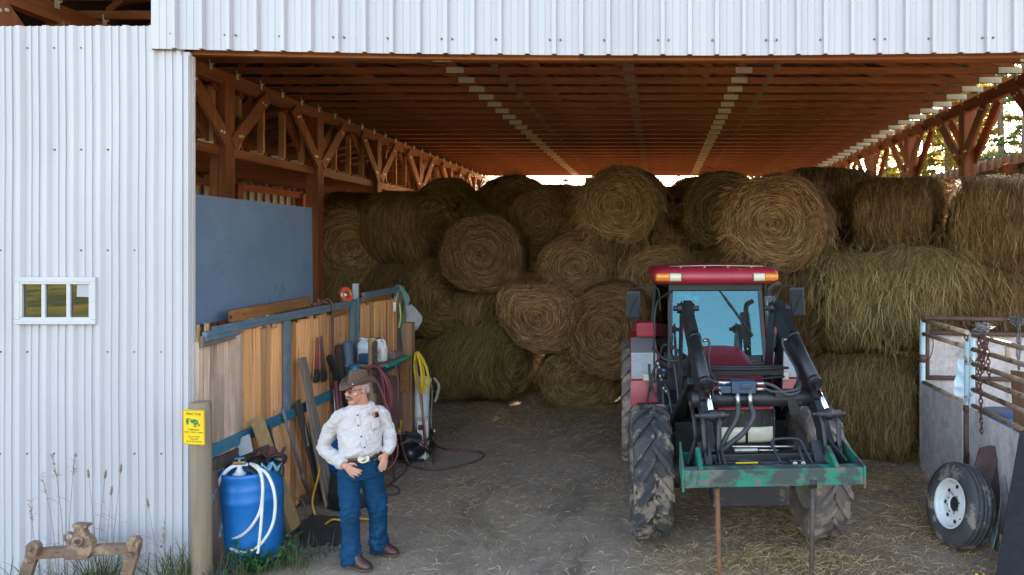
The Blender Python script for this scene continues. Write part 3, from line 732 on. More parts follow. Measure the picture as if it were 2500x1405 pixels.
db = MB(); db.box(((xl+xr)/2, WY+0.35, (zl+zh)/2), (1.3, 0.02, 1.0)); db.build('window_backing', mat('dark_backing', (0.02,0.02,0.022), rough=0.9), wo_)  # plain dark sheet set behind the whole pane

ZC, XL, XR = 5.42, -6.16, 5.22
# girders and hangers
for gxp, nm in ((XL, 'girder'), (XR, 'girder')):
    gdr = MB()
    gdr.beam((gxp-0.03, 6.2, ZC-0.13), (gxp-0.03, 25.0, ZC-0.13), 0.045, 0.19)
    gdr.beam((gxp+0.03, 6.2, ZC-0.125), (gxp+0.03, 25.0, ZC-0.125), 0.045, 0.19)
    for k in range(31):
        d = 6.45+0.603*k
        gdr.box((gxp+(0.06 if gxp < 0 else -0.06), d, ZC-0.02), (0.012, 0.05, 0.13), mat=1)
        gdr.box((gxp+(0.075 if gxp < 0 else -0.075), d+0.02, ZC+0.01), (0.03, 0.012, 0.06), mat=1)
    gdr.build('girder', [M_['red_wood_y'], M_['galv']], barn)
# posts with knee braces
def post(px, d, ztop, zbr, w=0.22, stub=True):
    m = MB()
    m.box((px, d, ztop/2), (w*0.92, w, ztop)); m.box((px-w*0.25, d-w*0.51, zbr/2), (w*0.45, 0.05, zbr))
    o = m.build('post', M_['red_wood_z'], barn, bevel=0.006)
    for sg in (-1, 1):
        b = MB()
        for sx in (-0.10, 0.10):
            b.beam((px+sx, d+sg*0.05, zbr-0.12), (px+sx, d+sg*0.92, ZC-0.20), 0.045, 0.19)
        bolts = ((0.15, 0), (0.82, 0.04), (0.9, -0.05), (0.22, -0.05))
        for t, e in bolts:
            q = V(px, d+sg*(0.05+0.87*t), zbr-0.12+(ZC-0.08-zbr)*t)
            sd = 1 if px < 0 else -1
            b.cyl(q+V(sd*0.12, 0, e), q+V(sd*0.135, 0, e), 0.018, n=8, mat=1)
        b.build('brace', [M_['red_wood_z'], M_['galv']], o)
for k in range(7): post(XL, 7.2+2.63*k, ZC-0.2, 4.5)
for k in range(7): post(XR, 9.15+2.66*k, ZC-0.2, 4.5)
for px in (-2.55,): 
    m = MB(); m.box((px, 24.9, 2.7), (0.2, 0.2, 5.4)); m.build('post', M_['red_wood_z'], barn)
# trusses
tj = MB(); d = 0.0
RX = -0.45
def roof_z(x): return ZC + 0.50 + (0.85*(1-abs(x-RX)/(5.7)))
tj.box(((XL+XR)/2, 0, ZC+0.045), (XR-XL+0.5, 0.04, 0.09))
xs_top = [XL-0.25, RX, XR+0.25]
for a, b in zip(xs_top[:-1], xs_top[1:]): tj.beam((a, 0, roof_z(a)-0.05), (b, 0, roof_z(b)-0.05), 0.038, 0.09)
nodes_b = [XL+0.1, -4.4, -2.95, -1.75, RX, 0.75, 1.25, 3.4, XR-0.1]
tops = [XL+0.6, -5.2, -3.7, -2.4, -1.1, RX, 0.3, 2.1, 4.3]
for i, xb in enumerate(nodes_b):
    for xt in (tops[max(i-1, 0)], tops[min(i, len(tops)-1)]):
        tj.beam((xb, 0.0, ZC+0.09), (xt, 0.0, roof_z(xt)-0.1), 0.034, 0.07)
for i, (xb, wd) in enumerate(((-2.95, 0.25), (-2.38, 0.11), (RX, 0.17), (1.22, 0.24), (1.70, 0.10), (XR-0.16, 0.34))):
    hz = 0.085 if wd > 0.13 and i != 2 else 0.10; pm = 1 if hz < 0.09 else 2
    tj.box((xb, -0.023, ZC+(0.05 if hz < 0.1 else 0.085)), (wd, 0.004, hz), mat=pm)
    n = int(wd/0.018)
    for q in range(n): tj.box((xb-wd/2+(q+0.5)*wd/n, -0.027, ZC+(0.05 if hz < 0.1 else 0.085)), (0.006, 0.004, hz*0.94), mat=pm)
tmesh = tj.mesh('roof_truss', [M_['red_wood_x'], M_['galv'], mat('dimmed_plate', (0.26,0.17,0.10), (0.20,0.13,0.08), 60, rough=0.7, stretch=(1,0.1,0.1))])  # weaker plate rows: their dimness above the chord is put into the colour
for k in range(31):
    o = bpy.data.objects.new('roof_truss', tmesh); COL.objects.link(o); o.location = (0, 6.45+0.603*k, 0)
    o.parent = barn; o.matrix_parent_inverse = Matrix.Translation((0, -6.1, 0))
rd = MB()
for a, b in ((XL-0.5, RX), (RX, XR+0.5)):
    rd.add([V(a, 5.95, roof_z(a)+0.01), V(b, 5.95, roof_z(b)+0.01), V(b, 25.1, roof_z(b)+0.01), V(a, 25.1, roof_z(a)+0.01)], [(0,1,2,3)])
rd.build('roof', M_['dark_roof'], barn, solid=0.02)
# lean-to along the left
LX = -8.85
lt = MB()
lt.box((-7.5, 0, 4.34), (2.7, 0.04, 0.09)); lt.beam((LX, 0, 4.55), (XL, 0, 5.15), 0.038, 0.09)
lt.box((XL-0.07, 0, 4.76), (0.09, 0.06, 0.76), mat=1)
lt.beam((XL-0.1, 0, 4.42), (-7.35, 0, 4.86), 0.034, 0.07); lt.beam((-7.4, 0, 4.84), (-8.0, 0, 4.38), 0.034, 0.07)
lt.box((XL-0.13, -0.024, 4.36), (0.22, 0.004, 0.12), mat=2)
lmesh = lt.mesh('lean_to_truss', [M_['red_wood_x'], M_['pale_wood_z'], M_['galv']])
for k in range(30):
    o = bpy.data.objects.new('lean_to_truss', lmesh); COL.objects.link(o); o.location = (0, 6.62+0.61*k, 0)
    o.parent = barn; o.matrix_parent_inverse = Matrix.Translation((0, -6.1, 0))
bm_ = MB(); bm_.beam((XL, 6.3, 4.27), (XL, 25, 4.27), 0.045, 0.13); bm_.beam((LX+0.05, 6.3, 4.18), (LX+0.05, 25, 4.18), 0.05, 0.14)
bm_.build('lean_to_beam', M_['red_wood_y'], barn)
lr = MB(); lr.add([V(LX-0.3, 6.0, 4.56), V(XL-0.1, 6.0, 5.24), V(XL-0.1, 25.1, 5.24), V(LX-0.3, 25.1, 4.56)], [(0,1,2,3)])
lr.add([V(XL-0.1, 6.0, 5.24), V(XL-0.45, 6.0, 5.95), V(XL-0.45, 25.1, 5.95), V(XL-0.1, 25.1, 5.24)], [(0,1,2,3)])
lr.add([V(LX, 25.05, 0), V(XL-0.2, 25.05, 0), V(XL-0.2, 25.05, 5.2), V(LX, 25.05, 4.5)], [(0,1,2,3)])
lr.build('lean_to_roof', M_['dark_roof'], barn, solid=0.02)
ew = MB(); seq = HEAD_SEQ
tmp = MB(); ribbed(tmp, 6.0, 25.0, 0.0, 0.05, 4.44, 0.30, seq)
ew.add([V(LX-0.03 - v.y, v.x, v.z) for v in tmp.v], tmp.f)
for k in range(8):
    ew.box((LX+0.06, 6.6+2.63*k, 2.1), (0.16, 0.2, 4.2), mat=1)
ew.build('lean_to_wall', [M_['grey_steel'], M_['red_wood_z']], barn)
sw = MB(); tmp = MB(); ribbed(tmp, 0.0, 1.45, 0.0, 0, 0.5, 0.3, seq)
# side fence of ribbed sheets beyond the right hand posts
FX = 5.98
fw = thing('sheet_fence', (FX, 17, 0), 'tall pale ribbed sheet fence standing beyond the right hand barn posts', 'fence')
tmp = MB(); ribbed(tmp, 8.5, 26.0, 0.0, 0.05, 4.50, 0.29, HEAD_SEQ)
pnl = MB(); pnl.add([V(FX + 0.03 + v.y, v.x, v.z + 0.02*math.sin(v.x*40)*(v.z > 3)) for v in tmp.v], tmp.f)
pnl.build('sheet_panel', mat('pale_sheet', (0.40,0.38,0.36), (0.28,0.265,0.25), 3, rough=0.5), fw)
rl = MB()
for z in (4.26, 3.2, 1.6): rl.beam((FX-0.03, 8.5, z), (FX-0.03, 26, z), 0.04, 0.07)
rl.build('rail', M_['dark_roof'], fw)
for k in range(8):
    p_ = MB(); p_.box((FX-0.13, 9.3+2.3*k, 2.15), (0.17, 0.17, 4.3)); p_.build('post', M_['red_wood_z'], fw, bevel=0.006)
# ---------------------------------------------------------------- hay
def hay_core_mat():
    m = bpy.data.materials.new('rolled_hay'); nt, N, L = nodes_of(m)
    out = N.new('ShaderNodeOutputMaterial'); b = N.new('ShaderNodeBsdfPrincipled'); L.new(b.outputs[0], out.inputs[0])
    b.inputs['Roughness'].default_value = 0.9; b.inputs['Specular IOR Level'].default_value = 0.15
    tc = N.new('ShaderNodeTexCoord'); s = N.new('ShaderNodeSeparateXYZ'); L.new(tc.outputs['Object'], s.inputs[0])
    def mth(op, a, b_=None):
        n = N.new('ShaderNodeMath'); n.operation = op
        for i, v in enumerate((a, b_)):
            if v is None: continue
            if isinstance(v, (int, float)): n.inputs[i].default_value = v
            else: L.new(v, n.inputs[i])
        return n.outputs[0]
    ang = mth('ARCTAN2', s.outputs[2], s.outputs[0])
    r = mth('SQRT', mth('ADD', mth('MULTIPLY', s.outputs[0], s.outputs[0]), mth('MULTIPLY', s.outputs[2], s.outputs[2])))
    cb = N.new('ShaderNodeCombineXYZ')
    L.new(mth('MULTIPLY', mth('ADD', r, mth('MULTIPLY', ang, 0.012)), 26.0), cb.inputs[0])
    L.new(mth('MULTIPLY', ang, 2.2), cb.inputs[1]); L.new(mth('MULTIPLY', s.outputs[1], 24.0), cb.inputs[2])
    oi = N.new('ShaderNodeObjectInfo'); ad = N.new('ShaderNodeVectorMath'); ad.operation = 'ADD'
    L.new(cb.outputs[0], ad.inputs[0]); L.new(mth('MULTIPLY', oi.outputs['Random'], 60.0), ad.inputs[1])
    f = noise_tex(nt, ad.outputs[0], 1.0, 8, 0.7, 0.6)
    c = ramp(nt, f, [(0.3, (0.063,0.038,0.017)), (0.5, (0.218,0.130,0.058)), (0.7, (0.413,0.256,0.116))])
    big = noise_tex(nt, coords(nt), 1.7, 4, 0.6)
    c = mixc(nt, ramp(nt, big, [(0.4, (0,0,0)), (0.7, (0.6,0.6,0.6))]), c, (0.13,0.088,0.036))
    hs = N.new('ShaderNodeHueSaturation'); mr = N.new('ShaderNodeMapRange'); mr.inputs['To Min'].default_value = 0.8; mr.inputs['To Max'].default_value = 1.2
    L.new(oi.outputs['Random'], mr.inputs['Value']); L.new(mr.outputs[0], hs.inputs['Value']); L.new(c, hs.inputs['Color'])
    L.new(hs.outputs[0], b.inputs['Base Color'])
    bp = N.new('ShaderNodeBump'); bp.inputs['Strength'].default_value = 1.0; bp.inputs['Distance'].default_value = 0.06
    L.new(f, bp.inputs['Height']); L.new(bp.outputs[0], b.inputs['Normal'])
    return m
HAY = hay_core_mat()
STRAW = strand_mat('hay_stalks', [(0.0, (0.056,0.031,0.014)), (0.3, (0.158,0.089,0.037)), (0.6, (0.305,0.177,0.072)), (0.85, (0.407,0.251,0.104)), (0.97, (0.542,0.344,0.148)), (1.0, (0.600,0.512,0.266))])
STRAW_G = strand_mat('green_hay_stalks', [(0.0, (0.071,0.050,0.017)), (0.35, (0.213,0.151,0.052)), (0.7, (0.378,0.270,0.098)), (0.9, (0.544,0.400,0.165)), (1.0, (0.628,0.595,0.299))])

def bale_mesh(name, seed, Rb=0.75, Ln=1.3, ends=3600, side=3800, loose=1500, shag=0, smat=None, hole=False, uneven=0.12):
    g = random.Random(seed); mb = MB(); off = V(seed*3.1, seed*1.7, 0)
    def rr(a, y): return Rb*(1 + uneven*noise.noise(V(math.cos(a)*1.1, math.sin(a)*1.1, y*0.9)+off) + 0.040*noise.noise(V(math.cos(a)*4, math.sin(a)*4, y*4)+off) - 0.05*max(0, -math.sin(a)-0.6))
    def fy(x, z): return 0.13*noise.noise(V(x*1.6, z*1.6, 3)+off) + 0.045*noise.noise(V(x*6, z*6, 1)+off)
    nj, rows = 56, []
    prof = [(0.02, 0), (0.12, 0), (0.25, 0), (0.4, 0), (0.55, 0), (0.68, 0.0), (0.80, 0.012), (0.90, 0.04), (0.97, 0.09), (1.0, 0.17), (1.0, 0.3), (1.0, 0.42), (1.0, 0.5)]
    full = [(r, -0.5+t) for r, t in prof] + [(r, 0.5-t) for r, t in prof[::-1][1:]]
    k = len(full)
    def surf(rf, yf, a):
        y = yf*Ln; r = rf*rr(a, y); x, z = r*math.cos(a), r*math.sin(a)
        e = max(0.0, 1-rf)**0.7 if rf < 1 else 0.0
        yy = y + (fy(x, z) + 0.05*e)*(1 if yf > 0 else -1)*(rf < 1) + (0.030*noise.noise(V(rf*11+a*0.16, 0.6*math.sin(a)+seed, 0.6*math.cos(a))) if rf < 0.95 else 0)
        return V(x, yy, z)
    vs = [surf(rf, yf, 2*PI*j/nj) for j in range(nj) for rf, yf in full]
    mb.add(vs, [(j*k+i, ((j+1) % nj)*k+i, ((j+1) % nj)*k+i+1, j*k+i+1) for j in range(nj) for i in range(k-1)], 0, True)
    for q in range(ends):                       # stalks wound round the end face
        front = -1 if q % 6 else 1
        rf = math.sqrt(g.random())*0.98; a0 = g.random()*2*PI; ln = g.uniform(0.1, 0.42); da = min(1.6, ln/max(rf*Rb, 0.08))
        sp = g.uniform(-0.07, 0.07); lift = g.uniform(0.0, 0.03)+0.03*(g.random() < 0.15); pts = []
        for i in range(5):
            t = i/4; a = a0 + da*t; r2 = min(max(rf + sp*(t-0.5)*1.6, 0.03), 1.0)
            p = surf(r2*0.985, 0.5*front, a)
            yy = p.y + front*(lift*(1-abs(2*t-1)*0.9) + 0.004)
            if r2 > 0.8: yy -= front*0.09*((r2-0.8)/0.2)**2*0.9
            pts.append(V(p.x, yy, p.z))
        c = V(math.cos(a0+da/2), g.uniform(-0.5, 0.5), math.sin(a0+da/2)).normalized()
        ribbon(mb, pts, g.uniform(0.004, 0.009), c)
    for q in range(side):                       # stalks wound round the barrel
        y0 = g.uniform(-0.47, 0.47)*Ln; a0 = g.random()*2*PI; ln = g.uniform(0.12, 0.45); da = ln/Rb; tilt = g.uniform(-0.12, 0.12); lift = g.uniform(0, 0.025)
        pts = []
        for i in range(5):
            t = i/4; a = a0+da*t; y = max(-0.5*Ln, min(0.5*Ln, y0+tilt*(t-0.5))); e = 0.5-abs(y)/Ln; rf = 1.0 if e > 0.15 else 0.93+0.07*e/0.15
            r = rf*rr(a, y) + 0.004 + lift*(1-abs(2*t-1))
            pts.append(V(r*math.cos(a), y, r*math.sin(a)))
        ribbon(mb, pts, g.uniform(0.004, 0.009), V(g.uniform(-0.3, 0.3), 1, g.uniform(-0.3, 0.3)).normalized())
    for q in range(loose):                      # strays that stand off and droop
        a = g.random()*2*PI; y = g.uniform(-0.5, 0.5)*Ln; rim = g.random() < 0.5
        if rim: p = surf(g.uniform(0.7, 0.98), 0.5*(-1 if g.random() < 0.8 else 1), a); n = V(math.cos(a), -1.2 if p.y < 0 else 1.2, math.sin(a)).normalized()
        else: r = rr(a, y); p = V(r*math.cos(a), y, r*math.sin(a)); n = V(math.cos(a), g.uniform(-0.5, 0.5), math.sin(a)).normalized()
        d = (n*0.7 + V(g.uniform(-1, 1), g.uniform(-1, 1), g.uniform(-0.6, 0.4))).normalized(); pts = [p]; st = g.uniform(0.03, 0.07)
        for i in range(4):
            d = (d + V(0, 0, -0.35)).normalized(); p = p + d*st; pts.append(p)
        ribbon(mb, pts, g.uniform(0.004, 0.008), d.orthogonal().normalized())
    clumps = [(g.uniform(0.1, PI-0.1), g.uniform(-0.5, 0.5)*Ln, g.uniform(-0.3, 0.3)) for _ in range(26)]
    for q in range(shag):                       # hanging manes on bales that have burst
        ca, cy, cl = clumps[q % len(clumps)]
        a = ca + g.gauss(0, 0.30); y = cy + g.gauss(0, 0.16); r = rr(a, y) + g.uniform(0, 0.05)
        p = V(r*math.cos(a), y, r*math.sin(a)); out = V(math.cos(a), cl, max(math.sin(a), 0)*0.12).normalized()
        d = (out + V(g.gauss(0, 0.4), g.gauss(0, 0.55) + cl, g.uniform(-0.35, 0.15))).normalized(); pts = [p]; st = g.uniform(0.03, 0.11)
        for i in range(5):
            d = (d + V(0, 0, -0.33)).normalized(); p = p + d*st
            rad = math.hypot(p.x, p.z); lim = Rb*1.02
            if rad < lim: p = V(p.x*lim/rad, p.y, p.z*lim/rad)
            pts.append(p)
        ribbon(mb, pts, g.uniform(0.003, 0.0065), V(g.uniform(-0.4, 0.4), 1, g.uniform(-0.4, 0.4)).normalized())
    return mb.mesh(name, [HAY, smat or STRAW])

BM = {'a': bale_mesh('round_bale', 1), 'b': bale_mesh('round_bale', 2, uneven=0.15), 'c': bale_mesh('round_bale', 3, loose=2200, uneven=0.13), 'd': bale_mesh('round_bale', 5, uneven=0.17, loose=1900),
      's': bale_mesh('round_bale', 11, ends=2400, side=4200, loose=2600, shag=6500, smat=STRAW_G, uneven=0.16, Ln=1.6),
      't': bale_mesh('round_bale', 12, ends=1500, side=3600, loose=1500, shag=1500, smat=STRAW, uneven=0.16, Ln=1.5)}
BR = {'a': (0.75, 1.3), 'b': (0.75, 1.3), 'c': (0.75, 1.3), 'd': (0.75, 1.3), 's': (0.75, 1.6), 't': (0.75, 1.5)}
# px, py of the centre, distance of the centre, radius, length, yaw, roll, flattening, mesh, label
BALES = [
 (1530,508,12.8,.73,1.5,-9,20,1.0,'c','topmost round bale at the middle of the stack, with spiral face'),
 (1410,650,13.2,.76,1.4,4,75,.88,'a','round bale with a pale spiral face directly below the topmost middle bale, to its left'),
 (1186,622,13.2,.74,1.4,6,140,1.03,'b','round bale with a clear golden spiral face, left of centre in the middle tier'),
 (1324,768,12.9,.80,1.4,2,200,.80,'d','flattened round bale with a greenish heart above the lowest spiral bale'),
 (1420,916,13.2,.80,1.3,3,10,.74,'a','squashed round bale resting on the dirt floor beside the rear tractor wheel, spiral face'),
 (1188,882,13.0,.72,1.25,68,0,1.0,'s','burst greenish bale on the floor with long stalks hanging over its front'),
 (1745,528,13.5,.78,1.4,8,60,1.0,'b','round bale half hidden by the wide bale above the cab roof'),
 (1905,548,11.5,.88,1.35,-16,33,.86,'c','wide round bale just above the right end of the cab roof, spiral face'),
 (2022,505,13.6,.76,1.5,82,0,1.0,'d','dark bale lying sideways under the right girder, highest of the right hand stack'),
 (2195,545,11.9,.80,1.25,62,50,1.0,'c','bale lying sideways right of the darkest girder bale, beneath the second brace post'),
 (2460,572,11.0,.92,1.55,62,10,.98,'d','large upper bale cut by the right edge, in front of the sheet fence'),
 (2165,742,10.3,.78,1.80,74,0,.95,'s','burst bale with a pale mane of stalks, between the right mirror and the pen'),
 (2118,1000,10.2,.82,1.4,66,0,.96,'t','shaggy floor bale between the loader and the corner post of the pen'),
 (2470,735,10.9,.86,1.6,70,120,1.0,'t','brown bale above the rear rail of the pen, beneath the large upper bale'),
 (1000,562,13.6,.74,1.35,74,0,1.02,'d','upper left bale lying sideways above the far end of the plank fence'),
 (846,606,13.6,.76,1.2,30,80,.96,'b','bale with its spiral face turned aside, right of the grey plywood sheet'),
 (896,556,14.8,.72,1.7,88,30,1.0,'c','low bale on the far left, lying along the foot of the second timber post'),
 (1092,522,15.5,.74,1.3,20,15,1.0,'a','rounded bale at the back left, under the end of the left girder'),
 (1245,520,15.5,.76,1.35,38,95,1.0,'d','bale at the back against the bright gap, left end of the skyline'),
 (1337,536,14.4,.72,1.3,-6,150,.92,'a','brown bale tucked behind and left of the topmost middle bale'),
 (1398,527,17.0,.74,1.3,40,0,1.0,'c','dark silhouetted bale at the back beneath the small conifer tip'),
 (1735,516,15.2,.76,1.5,50,0,1.0,'d','dark bale at the back behind the half hidden one, on the skyline'),
 (1642,535,16.6,.74,1.3,70,0,1.0,'b','darkest bale at the back, in the notch right of the topmost middle bale'),
 (1024,726,13.4,.76,1.4,58,0,.98,'t','dull grey brown bale just beyond the end of the plank fence, middle tier'),
 (1030,893,13.7,.76,1.4,60,40,.96,'d','floor bale in the dark behind the white bucket'),
 (800,728,13.6,.74,1.4,85,0,.96,'s','ragged bale seen between the plywood sheet and the fence top'),
 (1606,672,13.0,.76,1.3,-3,170,.88,'c','bale whose face shows just above the left end of the cab roof'),
 (1795,692,12.4,.74,1.3,20,0,.92,'t','crushed bale directly behind the middle of the cab roof'),
 (1512,805,12.7,.84,1.3,-14,40,1.0,'b','bale standing behind the left wing mirror of the tractor'),
 (1640,915,13.3,.78,1.3,0,0,.8,'a','floor bale mostly hidden behind the cab of the tractor'),
 (1958,770,11.6,.78,1.3,60,0,1.0,'t','shadowed bale behind the right wing mirror of the tractor'),
 (1945,945,11.6,.78,1.3,70,0,1.0,'d','shadowed floor bale behind the right loader arm'),
 (1292,668,14.2,.74,1.3,30,0,1.0,'d','dark bale in the hollow between the two spiral bales of the middle tier'),
 (1186,768,13.7,.74,1.3,50,0,.95,'b','dusky bale above the burst greenish floor bale'),
 (2335,690,12.0,.78,1.3,70,0,1.0,'d','dark bale in the cleft between the burst mane and the large edge bale'),

 (1300,935,14.9,.80,1.4,10,0,1.0,'d','filler floor bale added to block light between the burst greenish bale and the squashed one'),  # fillers from here on, added to block low sun through gaps in the stack
 (1520,650,14.9,.78,1.4,20,0,1.0,'b','filler bale added to close the bright gap in the hollow under the topmost middle bale'),
 (2040,640,13.4,.80,1.5,60,0,1.0,'c','filler bale added to close the bright gap in the cleft right of the wide bale above the cab'),
 (1095,905,15.2,.80,1.4,30,0,1.0,'c','filler floor bale added to block light at the back left of the burst greenish bale'),
 (1140,640,14.6,.78,1.4,30,0,1.0,'a','added filler bale between the upper left bale and the golden spiral one'),
 (1100,841,15.6,.80,1.5,10,0,1.0,'b','floor bale added as a sun block at the back, left of the filler between the floor bales'),  # back row added to keep the sun off the floor behind
 (1290,841,16.2,.80,1.5,-5,0,1.0,'a','floor bale added as a sun block at the back, behind the flattened greenish hearted bale'),
 (1490,841,15.8,.80,1.5,5,0,1.0,'d','floor bale added as a sun block at the back, seen past the squashed floor bale'),
 (1700,780,14.4,.8,1.4,0,0,1.0,'d','added filler bale behind the tractor cab, hidden but for its left shoulder'),
 (1880,760,13.6,.8,1.4,20,0,1.0,'b','added filler bale behind the tractor cab, seen only past its right pillar'),
]
for i, (px, py, d, rad, ln, yaw, roll, sq, key, lab) in enumerate(BALES):
    o = bpy.data.objects.new('round_bale', BM[key]); COL.objects.link(o)
    br, bl = BR[key]; f = rad/br
    S = Matrix.Diagonal((f, ln/bl, f*sq, 1))
    rl = Matrix.Rotation(R(roll if key not in 'st' else 0), 4, 'Y')
    o.matrix_world = Matrix.Translation(P(px, py, d)) @ Matrix.Rotation(R(yaw), 4, 'Z') @ S @ rl
    if key in 'st': o.matrix_world = Matrix.Translation(P(px, py, d)) @ Matrix.Rotation(R(yaw), 4, 'Z') @ S
    tag(o, lab, 'hay bale', 'round hay bales stacked in the barn')

# loose hay on the floor
lit = MB(); g = random.Random(99)
def litter_density(x, y):
    n = noise.noise(V(x*0.55, y*0.55, 8)) + 0.5*noise.noise(V(x*1.7, y*1.7, 2))
    dens = 0.20 + 0.55*max(0, n+0.05)
    if x > -0.3 and y < 9.5: dens += 0.4
    if y > 10.5: dens += 0.5
    if x < -2.6 and y < 7.2: dens *= 0.35
    return dens
cnt = 0
while cnt < 26000:
    x, y = g.uniform(-4.0, 3.6), 5.2 + 8.5*g.random()**1.35
    if g.random() > litter_density(x, y): continue
    a = g.gauss(0.15, 0.7) + 2.0*noise.noise(V(x*0.5, y*0.5, 6)); ln = g.uniform(0.03, 0.17)*(1 if y < 10 else 1.3); cv = g.uniform(-0.9, 0.9); zz = g.uniform(0.004, 0.03)
    pts = []; px, py = x, y
    for i in range(4):
        pts.append(V(px, py, ground_z(px, py) + 0.004 + zz*(i in (1, 2)) + (0.05*g.random() if i == 3 and g.random() < 0.06 else 0)))
        px += math.cos(a)*ln/3; py += math.sin(a)*ln/3; a += cv/3
    ribbon(lit, pts, g.uniform(0.0028, 0.006), V(-math.sin(a), math.cos(a), g.uniform(-0.4, 0.6)).normalized(), 0)
    cnt += 1
for cx_, cy_, n_, rx, ry in ((-2.6, 12.2, 1500, 1.0, 0.6), (-1.0, 12.3, 1500, 1.2, 0.5), (-1.9, 11.7, 500, 1.5, 0.5), (1.4, 7.4, 2000, 0.9, 0.8), (2.6, 8.6, 2200, 0.7, 0.6), (1.1, 6.4, 1600, 1.1, 0.4), (2.7, 7.3, 1500, .5, 0.7), (-3.1, 12.6, 700, 0.5, 0.5)):
    for q in range(n_):
        x, y = g.gauss(cx_, rx*0.5), g.gauss(cy_, ry*0.5)
        h = 0.10*math.exp(-(((x-cx_)/rx)**2+((y-cy_)/ry)**2)*2)*g.random(); a = g.gauss(0.1, 0.9); ln = g.uniform(0.05, 0.22); pts = []
        for i in range(4): pts.append(V(x+math.cos(a)*ln*(i/3-.5), y+math.sin(a)*ln*(i/3-.5), ground_z(x, y)+0.005+h+0.02*(i in (1, 2))*g.random()))
        ribbon(lit, pts, g.uniform(0.0028, 0.006), V(-math.sin(a), math.cos(a), g.uniform(-0.4, 0.6)).normalized(), 0)
LIT = strand_mat('loose_straw', [(0.0, (0.135,0.098,0.044)), (0.4, (0.324,0.234,0.106)), (0.75, (0.513,0.390,0.188)), (1.0, (0.810,0.650,0.350))])
lo = struct(lit.build('loose_straw', LIT), 'stuff')
lo['label'] = 'loose straw and chaff scattered over the dirt floor'; lo['category'] = 'straw'

# ---------------------------------------------------------------- trees beyond the barn
BARK = mat('grey_bark', (0.16,0.12,0.09), (0.08,0.06,0.045), 8, (1,1,0.2), rough=0.95, bump=0.6)
LEAF = {'yellow': strand_mat('autumn_leaves', [(0, (0.192,0.121,0.016)), (0.5, (0.327,0.223,0.025)), (0.8, (0.211,0.204,0.033)), (1, (0.432,0.279,0.033))], trans=0.6),
        'green': strand_mat('conifer_needles', [(0, (0.054,0.083,0.025)), (0.6, (0.091,0.140,0.038)), (1, (0.202,0.210,0.052))], trans=0.5),
        'olive': strand_mat('larch_needles', [(0, (0.139,0.140,0.033)), (0.6, (0.261,0.223,0.043)), (1, (0.432,0.279,0.052))], trans=0.55)}
def tree_meshes(kind, seed, H=12.0):
    g = random.Random(seed); tm, cm = MB(), MB()
    path = [V(0.05*math.sin(i*1.3+seed), 0.05*math.cos(i*1.1), H*i/8) for i in range(9)]
    tm.tube(path, [0.15*(1-0.88*i/8) for i in range(9)], 9)
    conif = kind in ('green', 'olive'); nb = 60 if conif else 38
    for b in range(nb):
        t = g.uniform(0.13 if conif else 0.22, 0.985); z = H*t; a = g.random()*2*PI
        ln = (0.30+2.1*(1-t)**0.8)*g.uniform(0.55, 1.1) if conif else (0.6+2.0*math.sin(PI*min(1, (1-t)*1.25+0.12)))*g.uniform(0.5, 1.0)
        p = V(0, 0, z); d = V(math.cos(a), math.sin(a), 0.15 if conif else 0.75).normalized(); pts = [p]
        for i in range(6):
            d = (d + V(g.uniform(-.18, .18), g.uniform(-.18, .18), (-0.10 if conif and i < 4 else 0.05))).normalized(); p = p + d*ln/6; pts.append(p)
        tm.tube(pts, [0.022*(1-t*0.6)*(1-0.14*i) for i in range(7)], 5, caps=False)
        nl = int((210 if conif else 260)*max(ln, 0.5)/1.6)
        if g.random() < 0.12: nl = nl//4
        for q in range(nl):
            s = g.uniform(0.15 if conif else 0.3, 1.0)*6; i = min(int(s), 5); c = pts[i].lerp(pts[i+1], s-i)
            if conif:
                u = V(g.gauss(0, 1), g.gauss(0, 1), g.gauss(-0.35, 0.6)).normalized(); L_ = g.uniform(0.10, 0.26); w_ = g.uniform(0.014, 0.032)
                c2 = c + u*L_; sd = u.orthogonal().normalized()
                cm.add([c - sd*w_*0.4, c + sd*w_*0.4, c.lerp(c2, 0.6)+sd*w_, c2, c.lerp(c2, 0.6)-sd*w_], [(0,1,2,3,4)], 0)
            else:
                c = c + V(g.gauss(0, .16), g.gauss(0, .16), g.gauss(0, .14)); u = V(g.gauss(0, 1), g.gauss(0, 1), g.gauss(-.3, 1)).normalized(); v = u.orthogonal().normalized(); L_ = g.uniform(0.05, 0.10)
                cm.add([c-u*L_, c+v*L_*0.7, c+u*L_, c-v*L_*0.7], [(0,1,2,3)], 0)
    return tm.mesh('trunk', [BARK]), cm.mesh('crown', [LEAF[kind]])
TM = {('green', 0): tree_meshes('green', 21), ('olive', 0): tree_meshes('olive', 22), ('yellow', 0): tree_meshes('yellow', 23), ('yellow', 1): tree_meshes('yellow', 24), ('olive', 1): tree_meshes('olive', 26)}
